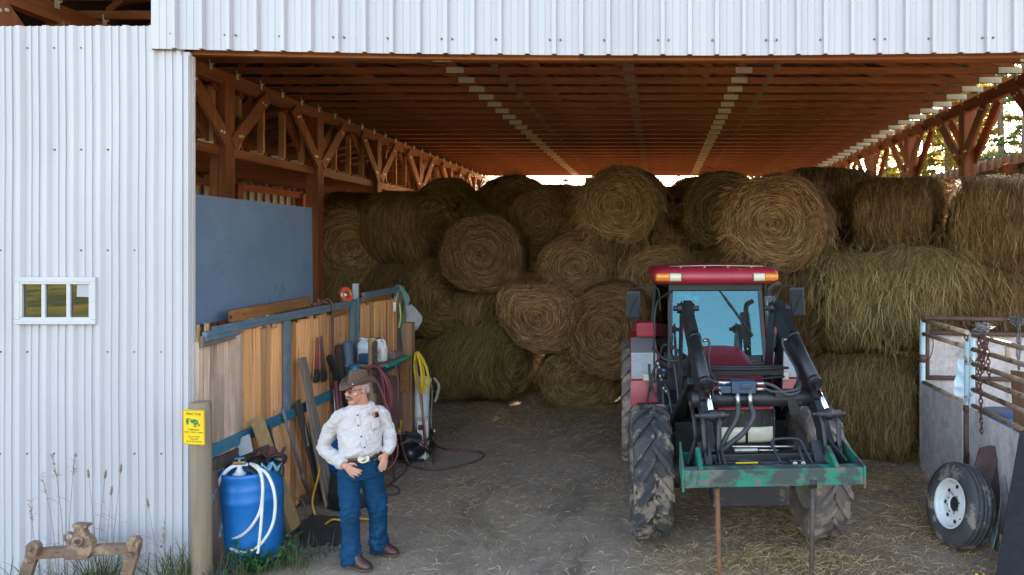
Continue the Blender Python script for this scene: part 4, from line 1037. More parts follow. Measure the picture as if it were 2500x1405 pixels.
TREES = [
 ('green', 0, 2500, 17.5, 12.5, 'dark green conifer nearest the sheet fence, at the right edge under the girder'),
 ('olive', 0, 2442, 22.0, 14.0, 'bare lower trunked larch between the edge conifer and the first brace post'),
 ('olive', 1, 2310, 24.0, 15.0, 'larch with thin drooping branches seen left of the first brace post'),
 ('olive', 0, 2262, 27.0, 15.0, 'slender larch standing behind the second brace post'),
 ('yellow', 0, 2165, 29.0, 11.0, 'golden leaved tree between the second and third brace posts'),
 ('yellow', 1, 2075, 33.0, 10.5, 'yellow tree seen behind the third and fourth brace posts'),
 ('yellow', 1, 1925, 40.0, 9.8, 'yellow tree in the far gap, left of the dark girder bale'),
 ('yellow', 0, 1860, 43.0, 10.0, 'yellow tree in the far gap behind the wide bale'),
 ('green', 0, 1800, 46.0, 9.6, 'green conifer in the far gap above the half hidden bale'),
 ('olive', 1, 1660, 48.0, 8.6, 'small larch in the far gap just right of the topmost bale'),
 ('green', 0, 1380, 44.0, 7.4, 'small conifer tip alone against the white sky of the far gap'),
 ('olive', 0, 1455, 46.0, 7.7, 'faint conifer beside the far centre post'),
 ('yellow', 0, 2390, 27.0, 9.5, 'golden tree low behind the first brace post'),
 ('yellow', 0, 2330, 30.0, 10.5, 'pale golden tree low between the first and second brace posts'),
 ('olive', 0, 2560, 24.0, 14.0, 'larch at the outer right edge behind the dark green conifer'),
]
for i, (kd, vr, px, d, H, lab) in enumerate(TREES):
    x = (px-CX)/F_PX*d
    t = thing('conifer_tree' if kd != 'yellow' else 'broadleaf_tree', (x, d, 0), lab, 'tree', 'trees beyond the barn')
    t.scale = (H/12, H/12, H/12); t.rotation_euler = (0, 0, i*1.3)
    for me, nm in zip(TM[(kd, vr)], ('trunk', 'crown')):
        c = bpy.data.objects.new(nm, me); COL.objects.link(c); c.parent = t
# ---------------------------------------------------------------- tractor with loader
RED = mat('crimson_paint', (0.36,0.016,0.042), (0.28,0.013,0.034), 2.5, rough=0.32, rough2=0.5, coat=0.3, spots=((0.20,0.13,0.09), 6, 0.68), bump=0.02)
BLK = mat('black_paint_dusty', (0.008,0.0095,0.013), (0.018,0.019,0.021), 5, rough=0.38, rough2=0.6, spots=((0.12,0.095,0.075), 8, 0.66), bump=0.05)
DARK = mat('dark_iron', (0.02,0.02,0.022), (0.012,0.012,0.013), 6, rough=0.6, spots=((0.10,0.075,0.055), 5, 0.6))
RUB = mat('muddy_rubber', (0.032,0.033,0.037), (0.065,0.06,0.056), 7, rough=0.85, bump=0.5, bscale=22, spots=((0.22,0.175,0.135), 4.5, 0.52), spots2=((0.03,0.033,0.04), 13, 0.6), detail=9)
RUBR = mat('dusty_rubber', (0.16,0.13,0.115), (0.10,0.085,0.075), 5, rough=0.9, bump=0.4, bscale=20, spots=((0.24,0.19,0.155), 3.5, 0.54), detail=9)
STEEL = mat('zinc_fitting', (0.55,0.54,0.50), (0.42,0.41,0.38), 20, rough=0.35, metal=0.9)
DIAM = mat('tread_plate', (0.66,0.67,0.69), (0.40,0.41,0.43), 90, rough=0.3, metal=0.8, bump=0.8)
HOSE = mat('black_hose', (0.025,0.027,0.03), (0.045,0.045,0.047), 14, rough=0.55)
GREEN = mat('worn_green_paint', (0.008,0.13,0.088), (0.013,0.17,0.115), 4, rough=0.5, bump=0.08, spots=((0.13,0.10,0.085), 7.5, 0.55, (0.7,1,2)), spots2=((0.035,0.05,0.045), 3.2, 0.55))
RUST = mat('rusty_rod', (0.20,0.085,0.035), (0.12,0.055,0.03), 14, rough=0.8, bump=0.2)
RUSTD = mat('dark_rusty_rod', (0.07,0.045,0.035), (0.04,0.03,0.027), 14, rough=0.6, bump=0.2)
AMB = mat('amber_lens', (0.75,0.24,0.01), (0.62,0.18,0.01), 30, rough=0.25, coat=0.5)
LENS = mat('clear_lens', (0.68,0.64,0.48), (0.56,0.52,0.38), 25, (1,1,8), rough=0.22, coat=0.6, bump=0.1)
YEL = mat('yellow_sticker', (0.75,0.55,0.01), rough=0.5)
BLUEP = mat('blue_plastic_cap', (0.02,0.25,0.55), rough=0.4)
VALVE = mat('valve_block_paint', (0.02,0.045,0.085), (0.03,0.06,0.10), 9, rough=0.4, spots=((0.09,0.07,0.06), 10, 0.62))

tO = V(0.82, 7.1, 0); tback = V(-0.06, 1, 0).normalized(); tright = V(1, 0.06, 0).normalized()
tR3 = Matrix(((tright.x, tback.x, 0), (tright.y, tback.y, 0), (0, 0, 1)))
def T(u, v, z): return tO + tright*u + tback*v + Z_*z
TR = thing('tractor', tO, 'red farm tractor with black front loader and green spear frame, facing out', 'tractor')
def tbox(mb, u0, u1, v0, v1, z0, z1, mat=0): return mb.box(T((u0+u1)/2, (v0+v1)/2, (z0+z1)/2), (abs(u1-u0), abs(v1-v0), abs(z1-z0)), tR3, mat)

def ag_wheel(u, v, Rw, wd, nl, rub, steer=0.0, rimR=0.6, lug=0.045):
    c = T(u, v, Rw*0.955+lug-0.012)
    ax = Matrix.Rotation(steer, 3, 'Z') @ tright
    M = frame_mat(c, ax, Z_); h = wd/2
    mb = MB()
    prof = [(Rw*rimR, -h*0.70), (Rw*0.66, -h*0.88), (Rw*0.78, -h*1.0), (Rw*0.88, -h*0.99), (Rw*0.945, -h*0.90), (Rw*0.965, -h*0.5), (Rw*0.97, 0)]
    prof = prof + [(r, -z) for r, z in prof[::-1][1:]]
    mb.lathe(prof, M, 48)
    for k in range(nl):
        for sd in (-1, 1):
            a0 = 2*PI*(k + (0.5 if sd > 0 else 0))/nl
            path = []
            for i in range(6):
                t = i/5; uu = sd*h*(-0.06 + 1.07*t); a = a0 + (0.42*t**0.9)*(0.64/Rw)
                rad = Rw*0.955 - (0.0 if t < 0.8 else (t-0.8)*0.28*Rw*1.0)
                path.append((a, uu, rad))
            vs = []; wa = 0.030/Rw
            for i, (a, uu, rad) in enumerate(path):
                k_ = 1.0 + 0.25*i/5
                for da, rr_ in ((-wa*1.35*k_, rad-0.01), (-wa*k_, rad+lug), (wa*k_, rad+lug), (wa*1.35*k_, rad-0.01)):
                    vs.append(M @ V(rr_*math.cos(a+da), rr_*math.sin(a+da), uu))
            fs = [(i*4+j, i*4+j+1, (i+1)*4+j+1, (i+1)*4+j) for i in range(5) for j in range(3)] + [(3,2,1,0), (20,21,22,23)]
            mb.add(vs, fs, 0)
    root = bpy.data.objects.new('wheel', mb.mesh('wheel_tyre', [rub])); COL.objects.link(root); attach(root, TR)
    rb = MB()
    rb.lathe([(Rw*rimR+0.012, -h*0.72), (Rw*rimR-0.02, -h*0.66), (Rw*rimR-0.05, -h*0.1), (Rw*0.32, 0.0), (Rw*0.30, -0.06), (Rw*0.14, -0.09), (0.001, -0.09)], M, 32)
    rb.lathe([(Rw*rimR+0.012, h*0.72), (Rw*rimR-0.02, h*0.66), (Rw*rimR-0.05, h*0.1), (Rw*0.32, 0.02), (0.001, 0.02)], M, 32)
    for q in range(8):
        a = 2*PI*q/8; p0 = M @ V(Rw*0.22*math.cos(a), Rw*0.22*math.sin(a), -0.07); rb.cyl(p0, p0 - ax*0.03, 0.016, n=6)
    rb.build('rim', mat('rim_paint', (0.35,0.33,0.30), (0.25,0.22,0.19), 6, rough=0.6), root)
    return root
ag_wheel(-0.92, 0.08, 0.635, 0.38, 17, RUB, steer=R(2))
ag_wheel(0.775, 0, 0.645, 0.35, 17, RUBR, steer=R(2))
ag_wheel(-0.96, 2.6, 0.81, 0.46, 20, RUBR)
ag_wheel(0.92, 2.6, 0.81, 0.46, 20, RUBR)

# running gear
b = MB()
tbox(b, -0.82, 0.82, -0.09, 0.09, 0.52, 0.68); tbox(b, -0.22, 0.22, -0.5, 3.0, 0.55, 0.86); tbox(b, -0.78, 0.78, 2.45, 2.75, 0.7, 0.95)
tbox(b, -0.30, 0.30, -0.1, 1.5, 0.84, 1.28); tbox(b, -0.36, 0.36, -0.62, -0.30, 0.5, 0.92)
for s in (-1, 1):
    b.cyl(T(s*0.62, 0, 0.62), T(s*0.74, 0, 0.62), 0.14, n=14); b.beam(T(s*0.15, 0.12, 0.68), T(s*0.66, 0.1, 0.64), 0.05, 0.05)
    tbox(b, s*0.30, s*0.62, 0.55, 0.75, 0.55, 1.0)
b.build('chassis', DARK, TR, bevel=0.012)
# hood: lofted sections with rounded shoulders
b = MB(); secs = []
for v, hw, zt, zb in ((1.62, 0.36, 1.685, 1.12), (1.2, 0.37, 1.655, 1.12), (0.7, 0.36, 1.59, 1.15), (0.2, 0.335, 1.50, 1.2), (-0.12, 0.305, 1.43, 1.26), (-0.28, 0.28, 1.385, 1.32)):
    pts = []
    for x, y in ((-1, 0), (-1, 0.55), (-0.97, 0.75), (-0.86, 0.9), (-0.6, 0.975), (-0.25, 1), (0.25, 1), (0.6, 0.975), (0.86, 0.9), (0.97, 0.75), (1, 0.55), (1, 0)):
        pts.append(T(x*hw, v, zb+(zt-zb)*y))
    secs.append(pts)
vs = [p for s in secs for p in s]; n = 12
b.add(vs, [(i*n+j, i*n+j+1, (i+1)*n+j+1, (i+1)*n+j) for i in range(5) for j in range(n-1)], 0, True)
b.add(secs[-1], [list(range(n))], 0)
hood = b.build('hood', RED, TR)
b = MB()
b.grid(lambda a, c: T((-0.275 + 0.55*a), -0.27 - 0.09*math.sin(PI*a)*0.5 - 0.05*c, 1.375 - 0.04*c + 0.008*math.sin(PI*a)), 12, 3); b.build('hood_lip', RED, TR, solid=0.012)
b = MB()
b.grid(lambda a, c: T((-0.27 + 0.54*a), -0.30 - 0.045*math.sin(PI*a) - 0.02*c, 1.33 - 0.16*c), 12, 3)
for k in range(7): b.beam(T(-0.25+k*0.083, -0.345, 1.31), T(-0.25+k*0.083, -0.36, 1.19), 0.012, 0.012)
tbox(b, -0.29, -0.27, -0.33, 0.0, 0.95, 1.34); tbox(b, 0.27, 0.29, -0.33, 0.0, 0.95, 1.34); tbox(b, -0.30, 0.30, -0.30, 0.0, 0.86, 1.0)
b.build('grille', DARK, TR, bevel=0.004)
for s in (-1, 1):
    b = MB()
    uu = s*0.135
    b.grid(lambda a, c: T(uu + (-0.122 + 0.244*a), -0.345 - 0.012*math.sin(PI*a) - 0.012*math.sin(PI*c) - (0.02*(1-abs(uu + (-0.122+0.244*a))/0.27)), 1.175 - 0.145*c), 8, 6)
    o = b.build('headlight', LENS, TR, solid=0.02)
    c_ = MB(); tbox(c_, uu-0.134, uu+0.134, -0.345, -0.30, 1.02, 1.185); c_.build('headlight_housing', DARK, o, bevel=0.005)

# cab
b = MB(); zt, zb = 2.47, 1.50
pil = [(-0.60, 1.62, -0.57, 1.82), (0.60, 1.62, 0.57, 1.82), (-0.80, 2.35, -0.74, 2.30), (0.80, 2.35, 0.74, 2.30), (-0.72, 3.25, -0.66, 3.1), (0.72, 3.25, 0.66, 3.1)]
for ub, vb, ut, vt in pil: b.beam(T(ub, vb, zb-0.1), T(ut, vt, zt), 0.055, 0.07, up=tback)
for z in (zb-0.06, zt-0.02):
    t = (z-zb)/(zt-zb); L_ = [T(p[0]+(p[2]-p[0])*t, p[1]+(p[3]-p[1])*t, z) for p in pil]
    for i, j in ((0,1), (0,2), (1,3), (2,4), (3,5), (4,5)): b.beam(L_[i], L_[j], 0.06, 0.07)
tbox(b, -0.75, 0.75, 1.72, 3.2, 1.05, 1.40); tbox(b, -0.66, 0.66, 3.14, 3.2, 1.4, 2.0)
tbox(b, -0.56, 0.56, 1.60, 1.68, 1.30, 1.56)
tbox(b, -0.60, 0.60, 1.76, 1.80, 2.36, 2.47)
b.build('cab_frame', BLK, TR, bevel=0.01)
GLASS = glass_pane('windscreen_glass', (0.24,0.60,0.68), 0.55, 0.8, dust=0.09)
b = MB(); b.add([T(-0.575, 1.615, 1.56), T(0.575, 1.615, 1.56), T(0.545, 1.795, 2.40), T(-0.545, 1.795, 2.40)], [(0,1,2,3)])
b.build('windscreen', GLASS, TR)
SG = glass_pane('side_glass', (0.55,0.62,0.6), 0.25, 0.4)
for s in (-1, 1):
    b = MB(); b.add([T(s*0.62, 1.66, 1.48), T(s*0.79, 2.32, 1.48), T(s*0.73, 2.28, 2.42), T(s*0.59, 1.84, 2.42)], [(0,1,2,3)]); b.build('side_window', SG, TR, solid=0.006)
b = MB()
tbox(b, -0.25, 0.25, 2.5, 2.95, 1.45, 1.58); tbox(b, -0.25, 0.25, 2.9, 3.02, 1.55, 2.15); b.build('seat', mat('seat_cloth', (0.03,0.03,0.032), rough=0.9), TR, bevel=0.04)
b = MB(); M = frame_mat(T(0, 2.12, 1.83), V(0.02, -0.45, 0.9)); b.torus(M, 0.2, 0.016, 24, 8); b.cyl(T(0, 1.85, 1.4), T(0, 2.12, 1.83), 0.025, n=8)
for q in range(3): b.beam(T(0, 2.12, 1.83), M @ V(0.2*math.cos(q*2.1), 0.2*math.sin(q*2.1), 0), 0.03, 0.012)
b.build('steering_wheel', DARK, TR)
# roof
b = MB()
def roof_ring(z, ins, insb):
    pts = []; f, bk, hw = 1.60+ins, 3.35-insb, 0.80-ins
    for cu, cv, a0 in ((hw-0.14, f+0.10, -90), (hw-0.14, bk-0.14, 0), (-hw+0.14, bk-0.14, 90), (-hw+0.14, f+0.10, 180)):
        for q in range(4):
            a = R(a0+30*q); pts.append(T(cu+0.14*math.cos(a), cv+0.14*math.sin(a)*(0.7 if cv < 2 else 1), z))
    return pts
rings = [roof_ring(2.455, 0.05, 0.02), roof_ring(2.465, 0.015, 0.0), roof_ring(2.52, 0.0, 0.0), roof_ring(2.605, 0.01, 0.0), roof_ring(2.645, 0.05, 0.05), roof_ring(2.66, 0.12, 0.12), roof_ring(2.69, 0.45, 0.6)]
n = 16; vs = [p for r in rings for p in r]
b.add(vs, [(i*n+j, i*n+(j+1) % n, (i+1)*n+(j+1) % n, (i+1)*n+j) for i in range(len(rings)-1) for j in range(n)] + [list(range(n))[::-1], list(range((len(rings)-1)*n, len(rings)*n))], 0, True)
roof = b.build('cab_roof', RED, TR)
for s in (-1, 1):
    for u0, u1, mt, nm in ((0.60, 0.775, AMB, 'amber_lamp'), (0.455, 0.597, LENS, 'white_lamp')):
        b = MB(); hw = (u1-u0)/2
        b.grid(lambda a, c: T(s*(u0+(u1-u0)*a), 1.598 - 0.014*math.sin(PI*c) + (0.035 if a > 0.9 and u1 > 0.7 else 0), 2.49 + 0.098*c), 8, 5); b.build(nm, mt, roof, solid=0.012)
b = MB()
for u in (-0.45, -0.15, 0.15, 0.45): b.cyl(T(u, 1.72, 2.655), T(u, 1.72, 2.672), 0.02, n=8)
b.tube([T(-0.6, 1.70, 2.672), T(0, 1.69, 2.685), T(0.6, 1.70, 2.672)], 0.008, 6); b.build('roof_bolt', STEEL, roof)
b = MB(); b.beam(T(0.03, 1.785, 2.40), T(0.20, 1.70, 2.16), 0.018, 0.012); b.beam(T(0.12, 1.74, 2.28), T(0.46, 1.64, 1.80), 0.028, 0.015); b.build('wiper', BLK, TR)
b = MB(); M = frame_mat(T(-0.34, 1.86, 2.26), V(0, -1, 0.15)); b.torus(M, 0.135, 0.008, 28, 6)
b.lathe([(0.0, 0.02), (0.05, 0.015), (0.055, 0)], M, 16)
for q in range(5):
    a = q*2*PI/5; b.add([M @ V(0.04*math.cos(a), 0.04*math.sin(a), 0.0), M @ V(0.125*math.cos(a-.3), 0.125*math.sin(a-.3), 0.01), M @ V(0.125*math.cos(a+.3), 0.125*math.sin(a+.3), -0.01)], [(0,1,2)])
b.build('windscreen_disc', mat('white_plastic', (0.8,0.8,0.78), rough=0.4), TR)  # white bladed ring, made up for a pale circle in the windscreen
# fenders
for s in (-1, 1):
    b = MB()
    prof = [(1.74, 0.86), (1.80, 1.22), (1.98, 1.52), (2.25, 1.68), (2.6, 1.74), (2.95, 1.68), (3.2, 1.52)]
    for (v0, z0), (v1, z1) in zip(prof[:-1], prof[1:]):
        b.add([T(s*0.70, v0, z0), T(s*1.08, v0, z0), T(s*1.08, v1, z1), T(s*0.70, v1, z1)], [(0,1,2,3)])
    f = b.build('fender', RED, TR, solid=0.03)
    b = MB(); pp = prof[1:4]
    for (v0, z0), (v1, z1) in zip(pp[:-1], pp[1:]):
        b.add([T(s*0.74, v0-0.03, z0+0.03), T(s*1.07, v0-0.03, z0+0.03), T(s*1.07, v1-0.02, z1+0.03), T(s*0.74, v1-0.02, z1+0.03)], [(0,1,2,3)])
    b.build('tread_plate', DIAM, f, solid=0.012)
    b = MB(); tbox(b, s*0.76, s*0.93, 1.70, 1.76, 1.225, 1.325); tbox(b, s*0.775, s*0.915, 1.690, 1.70, 1.24, 1.31, 1); b.build('work_lamp', [STEEL, LENS], f, bevel=0.006)
    b = MB(); tbox(b, s*0.72, s*1.0, 2.15, 2.5, 1.72, 1.92); b.build('fender_box', RED, f, bevel=0.03)
# left side tank, steps, rail
b = MB(); tbox(b, -0.74, -0.40, 0.95, 1.75, 0.5, 1.12); tbox(b, 0.40, 0.74, 0.95, 1.75, 0.5, 1.12); b.build('fuel_tank', BLK, TR, bevel=0.05)
b = MB()
for z in (0.42, 0.68, 0.94): tbox(b, -1.0, -0.72, 1.42, 1.66, z, z+0.03)
b.beam(T(-0.99, 1.6, 0.4), T(-0.84, 1.6, 1.2), 0.03, 0.05); b.beam(T(-0.73, 1.6, 0.4), T(-0.70, 1.6, 1.2), 0.03, 0.05); b.build('cab_step', DARK, TR)
b = MB()
b.tube(spline([P(1598,935,8.3), P(1597,850,8.35), P(1598,775,8.4), P(1605,738,8.45), P(1622,722,8.6), P(1640,712,8.8)], 5), 0.012, 8)
b.tube(spline([P(1640,862,8.6), P(1633,800,8.6), P(1632,720,8.7)], 4), 0.012, 8); b.build('grab_rail', BLK, TR)
# mirrors
MIRB = mat('mirror_shell', (0.016,0.018,0.022), (0.026,0.029,0.035), 4, rough=0.3, coat=0.4)
for cx_, cy_, d_, w_, h_, rot, arm in ((1546,745,8.55,0.175,0.345,0.0,[(1612,760),(1611,742),(1608,712),(1598,703),(1555,704),(1540,712)]), (1946,738,8.55,0.19,0.365,-0.06,[(1880,765),(1898,725),(1908,702),(1935,697),(1948,706)])):
    c = P(cx_, cy_, d_); b = MB(); M3 = Matrix.Rotation(rot, 3, 'Y')
    b.box(c, (w_, 0.05, h_), M3); mo = b.build('mirror', MIRB, TR, bevel=0.022)
    b = MB(); b.box(c+V(0, -0.032, 0), (w_*0.8, 0.012, h_*0.86), M3); b.beam(c+V(-w_*0.3, -0.042, -h_*0.4), c+V(w_*0.05, -0.05, h_*0.05), 0.012, 0.012); b.beam(c+V(w_*0.05, -0.05, h_*0.05), c+V(w_*0.34, -0.042, h_*0.34), 0.012, 0.012)
    b.build('mirror_back', mat('mirror_back', (0.012,0.015,0.020), (0.020,0.025,0.033), 3, rough=0.5, spec=0.25), mo, bevel=0.006)
    b = MB(); b.tube(spline([P(x, y, d_+0.06) for x, y in arm], 5), 0.009, 6); b.build('mirror_arm', BLK, mo)
# exhaust
b = MB(); b.tube(spline([P(1886,860,8.0), P(1880,790,8.1), P(1876,740,8.15), P(1878,714,8.15), P(1886,699,8.12), P(1903,689,8.1)], 6), [0.045]*12+[0.034]*19, 12)
ex = b.build('exhaust_pipe', DARK, TR)
b = MB(); b.lathe([(0.065, 0), (0.065, 0.36)], frame_mat(P(1884,800,8.05), V(-0.05, 0.02, 1)), 16, arc=PI*1.3)
b.build('exhaust_guard', mat('perforated_guard', (0.10,0.10,0.11), (0.30,0.30,0.31), 90, rough=0.4, metal=0.5, lo=0.45, hi=0.5), ex, solid=0.004)

# loader
for s in (-1, 1):
    px_ = lambda u, v, z: T(s*u + 0.09*max(0.0, min(1.0, (0.5-v)/1.5)), v, z)
    b = MB()
    # tower of two tapered plates
    for du in (-0.055, 0.055):
        poly = [px_(0.50+du, 1.10, 0.75), px_(0.50+du, 0.62, 0.75), px_(0.50+du, 0.52, 1.5), px_(0.50+du, 0.42, 2.26), px_(0.50+du, 0.50, 2.33), px_(0.50+du, 0.64, 2.30), px_(0.50+du, 0.95, 1.5)]
        q = [p + tright*0.014 for p in poly]; m_ = len(poly)
        b.add(poly+q, [list(range(m_)), list(range(m_, 2*m_))[::-1]] + [(i, m_+i, m_+(i+1) % m_, (i+1) % m_) for i in range(m_)])
    b.cyl(px_(0.41, 0.50, 2.25), px_(0.60, 0.50, 2.25), 0.055, n=16); b.cyl(px_(0.36, 0.50, 2.25), px_(0.64, 0.50, 2.25), 0.028, n=10)
    b.beam(px_(0.50, 1.7, 0.85), px_(0.50, 0.85, 1.3), 0.05, 0.08)
    tw = b.build('loader_tower', BLK, TR, bevel=0.006)
    b = MB()
    path = [px_(0.50, 0.50, 2.18), px_(0.515, -0.25, 1.78), px_(0.525, -0.68, 1.46), px_(0.53, -1.02, 1.10)]
    for (a, c), hh in zip(zip(path[:-1], path[1:]), (0.17, 0.2, 0.17)): b.beam(a, c, 0.085, hh)
    b.beam(px_(0.62, 0.85, 0.9), px_(0.56, -0.2, 1.6), 0.08, 0.08)
    for du in (-0.06, 0.06): b.beam(px_(0.53+du, -1.0, 1.20), px_(0.53+du, -1.16, 1.02), 0.02, 0.16)
    arm = b.build('loader_arm', BLK, TR, bevel=0.01)
    b = MB(); p0, p1, p2 = px_(0.50, 0.46, 2.30), px_(0.51, -0.66, 1.68), px_(0.515, -1.02, 1.45)
    b.cyl(p0.lerp(p1, 0.45), p1, 0.060, n=18); b.beam(p0, p0.lerp(p1, 0.5), 0.085, 0.095); b.cyl(p1, p1 + (p1-p0).normalized()*0.05, 0.068, n=18); b.cyl(p0.lerp(p1, 0.46), p0.lerp(p1, 0.50), 0.066, n=18)
    cy = b.build('tilt_cylinder', BLK, TR)
    b = MB(); b.cyl(p1, p2, 0.026, n=12); b.build('piston_rod', CHROME, cy)
    b = MB(); b.cyl(p2 - tright*0.11, p2 + tright*0.11, 0.036, n=14); b.cyl(p2 - tright*0.15, p2 + tright*0.15, 0.02, n=10); b.sphere(p2, 0.055, 12)
    for du in (-0.075, 0.075):
        b.tube([p2 + tright*du, px_(0.525+du*0.9*s, -1.06, 1.36), px_(0.525+du*0.8*s, -1.10, 1.22), px_(0.525+du*0.8*s, -1.12, 1.13)], [0.034, 0.03, 0.03, 0.036], 8, flat=0.55)
    b.build('clevis_link', BLK, arm)
    b = MB(); b.tube([px_(0.60, -0.3, 1.50), px_(0.585, -0.5, 1.30), px_(0.58, -0.62, 1.05)], 0.022, 8); b.build('strut', BLK, arm)
    b = MB()
    b.tube(spline([px_(0.43, -0.10, 1.98), px_(0.38, -0.12, 1.99), px_(0.37, -0.15, 1.93), px_(0.40, -0.25, 1.84), px_(0.42, -0.45, 1.72), px_(0.37, -0.6, 1.62), px_(0.36, -0.62, 1.58)], 5), 0.013, 7)
    b.tube([px_(0.43, -0.10, 1.98), px_(0.385, -0.11, 1.985)], 0.017, 8, mat=1); b.tube([px_(0.36, -0.62, 1.60), px_(0.36, -0.63, 1.53)], 0.018, 8, mat=1); b.tube([px_(0.40, -0.63, 1.53), px_(0.34, -0.63, 1.53)], 0.016, 8, mat=1)
    b.build('hydraulic_hose', [HOSE, STEEL], arm)
b = MB(); b.cyl(T(-0.56, -0.58, 1.50), T(0.56, -0.58, 1.50), 0.078, n=20)
tbox(b, 0.21, 0.40, -0.69, -0.64, 1.53, 1.60); b.beam(T(0.37, -0.66, 1.5), T(0.40, -0.66, 1.36), 0.09, 0.02)
b.build('torque_tube', BLK, TR, bevel=0.004)
b = MB(); tbox(b, -0.46, 0.46, 0.02, 0.10, 1.60, 1.70); b.tube([T(-0.45, -0.02, 1.68), T(0.2, -0.03, 1.675), T(0.5, -0.02, 1.685)], 0.014, 8); b.tube([T(-0.40, -0.05, 1.60), T(0.1, -0.06, 1.575), T(0.45, -0.05, 1.60)], 0.014, 8); b.build('cross_bar', BLK, TR, bevel=0.006)
b = MB(); tbox(b, -0.20, 0.02, -0.72, -0.60, 1.575, 1.685); tbox(b, -0.30, -0.20, -0.70, -0.62, 1.575, 1.64); tbox(b, -0.12, -0.02, -0.735, -0.72, 1.62, 1.67)
vb = b.build('valve_block', VALVE, TR, bevel=0.006)
for z in (1.665, 1.615):
    b = MB(); b.cyl(T(-0.20, -0.67, z), T(-0.32, -0.67, z+0.005), 0.016, n=10); b.cyl(T(-0.25, -0.67, z), T(-0.28, -0.67, z), 0.022, n=6); b.build('fitting', STEEL, vb)
    b = MB(); b.cyl(T(0.02, -0.67, z-0.01), T(0.11, -0.67, z-0.01), 0.016, n=10); b.build('fitting', STEEL, vb)
for u in (-0.145, -0.03):
    b = MB(); b.cyl(T(u, -0.70, 1.575), T(u, -0.73, 1.47), 0.021, n=10); b.cyl(T(u, -0.70, 1.55), T(u, -0.71, 1.52), 0.028, n=6); b.build('fitting', STEEL, vb)
b = MB(); hz = [((-0.145, -0.73, 1.47), (-0.17, -0.78, 1.36), (-0.26, -0.84, 1.24), (-0.33, -0.90, 1.13)), ((-0.03, -0.73, 1.47), (-0.02, -0.80, 1.38), (-0.12, -0.87, 1.26), (-0.28, -0.92, 1.15), (-0.325, -0.96, 1.10), (-0.22, -1.08, 1.075), (0.02, -1.14, 1.06), (0.2, -1.16, 1.065), (0.27, -1.17, 1.09))]
for h_ in hz: b.tube(spline([T(*p) for p in h_], 6), 0.024, 10)
for z, e in ((1.67, 0.0), (1.62, 0.03)):
    b.tube(spline([T(-0.32, -0.67, z), T(-0.40, -0.60, z+0.02), T(-0.42, -0.35, 1.76+e), T(-0.40, -0.1, 1.86+e)], 5), 0.017, 8)
    b.tube(spline([T(0.11, -0.67, z-0.01), T(0.2, -0.68, z-0.04), T(0.32, -0.69, 1.555+e), T(0.43, -0.68, 1.58+e), T(0.46, -0.6, 1.66)], 5), 0.016, 8)
b.tube(spline([T(-0.30, -0.67, 1.65), T(-0.37, -0.70, 1.61), T(-0.36, -0.72, 1.54), T(-0.27, -0.73, 1.52), T(-0.21, -0.71, 1.55)], 5), 0.006, 6)
b.build('hydraulic_hose', HOSE, TR)
b = MB()
hs = [[(1594,850,8.1), (1620,875,7.9), (1650,882,7.8), (1672,872,7.7)], [(1612,870,8.1), (1618,846,8.0), (1636,843,7.9), (1655,858,7.8), (1674,870,7.7)], [(1585,890,8.4), (1588,930,8.3), (1598,960,8.2), (1612,975,8.2)],
      [(1622,935,8.0), (1632,960,7.9), (1642,1010,7.8), (1660,1050,7.6)], [(1618,950,8.0), (1622,1000,7.9), (1632,1035,7.8), (1648,1060,7.6)], [(1605,880,8.3), (1592,920,8.3), (1590,955,8.3)], [(1640,870,7.9), (1648,900,7.8), (1655,960,7.7), (1658,1010,7.6)]]
hs.append([(1705,850,7.0), (1722,880,6.9), (1740,925,6.75), (1768,940,6.6)])
for h_ in hs: b = MB(); b.tube(spline([P(*p) for p in h_], 6), 0.016, 7); b.build('side_hose', HOSE, TR)
b = MB()
for x, y in ((1606,885), (1609,893), (1612,915), (1615,922), (1620,945), (1626,952)): q = MB(); q.cyl(P(x, y, 8.0), P(x+1, y+9, 8.0), 0.015, n=8); q.build('coupling', STEEL, TR)
b.cyl(P(1621,908,7.95), P(1621,925,7.95), 0.035, n=10, mat=1); b.cyl(P(1621,902,7.95), P(1621,907,7.95), 0.02, n=10, mat=2)
b.build('oil_filter', [STEEL, DARK, BLUEP], TR)

# quick coupler and green spear frame
b = MB(); v0 = -1.13
b.beam(T(-0.50, -1.05, 1.10), T(0.50, -1.05, 1.10), 0.11, 0.07); b.beam(T(-0.42, -1.13, 1.06), T(0.42, -1.13, 1.06), 0.05, 0.05)
b.cyl(T(-0.60, -1.27, 1.075), T(0.58, -1.27, 1.075), 0.030, n=14)
for u in (-0.34, 0.33): b.tube([T(u, -1.27, 1.08), T(u-0.015, -1.18, 1.15), T(u-0.02, -1.08, 1.22)], 0.014, 8)
b.tube(spline([T(0.13, -1.24, 1.10), T(0.10, -1.15, 1.17), T(0.09, -1.08, 1.23), T(0.14, -1.06, 1.25), T(0.30, -1.06, 1.25), T(0.345, -1.08, 1.23), T(0.37, -1.16, 1.16), T(0.40, -1.26, 1.09)], 4), 0.013, 8)
for s in (-1, 1): b.beam(T(s*0.56, -1.0, 1.22), T(s*0.66, -1.3, 1.08), 0.02, 0.13); b.beam(T(s*0.50, -1.0, 1.20), T(s*0.50, -1.14, 1.04), 0.12, 0.10)
tbox(b, 0.20, 0.34, -1.24, -1.17, 1.07, 1.12)
q = b.build('quick_coupler', BLK, TR, bevel=0.006)
b = MB(); pts = []
for i in range(160): a = i/159*2*PI*20; t = i/159; pts.append(T(-0.24+0.20*t, -1.09, 1.165) + tback*(0.020*math.cos(a)) + Z_*(0.020*math.sin(a)))
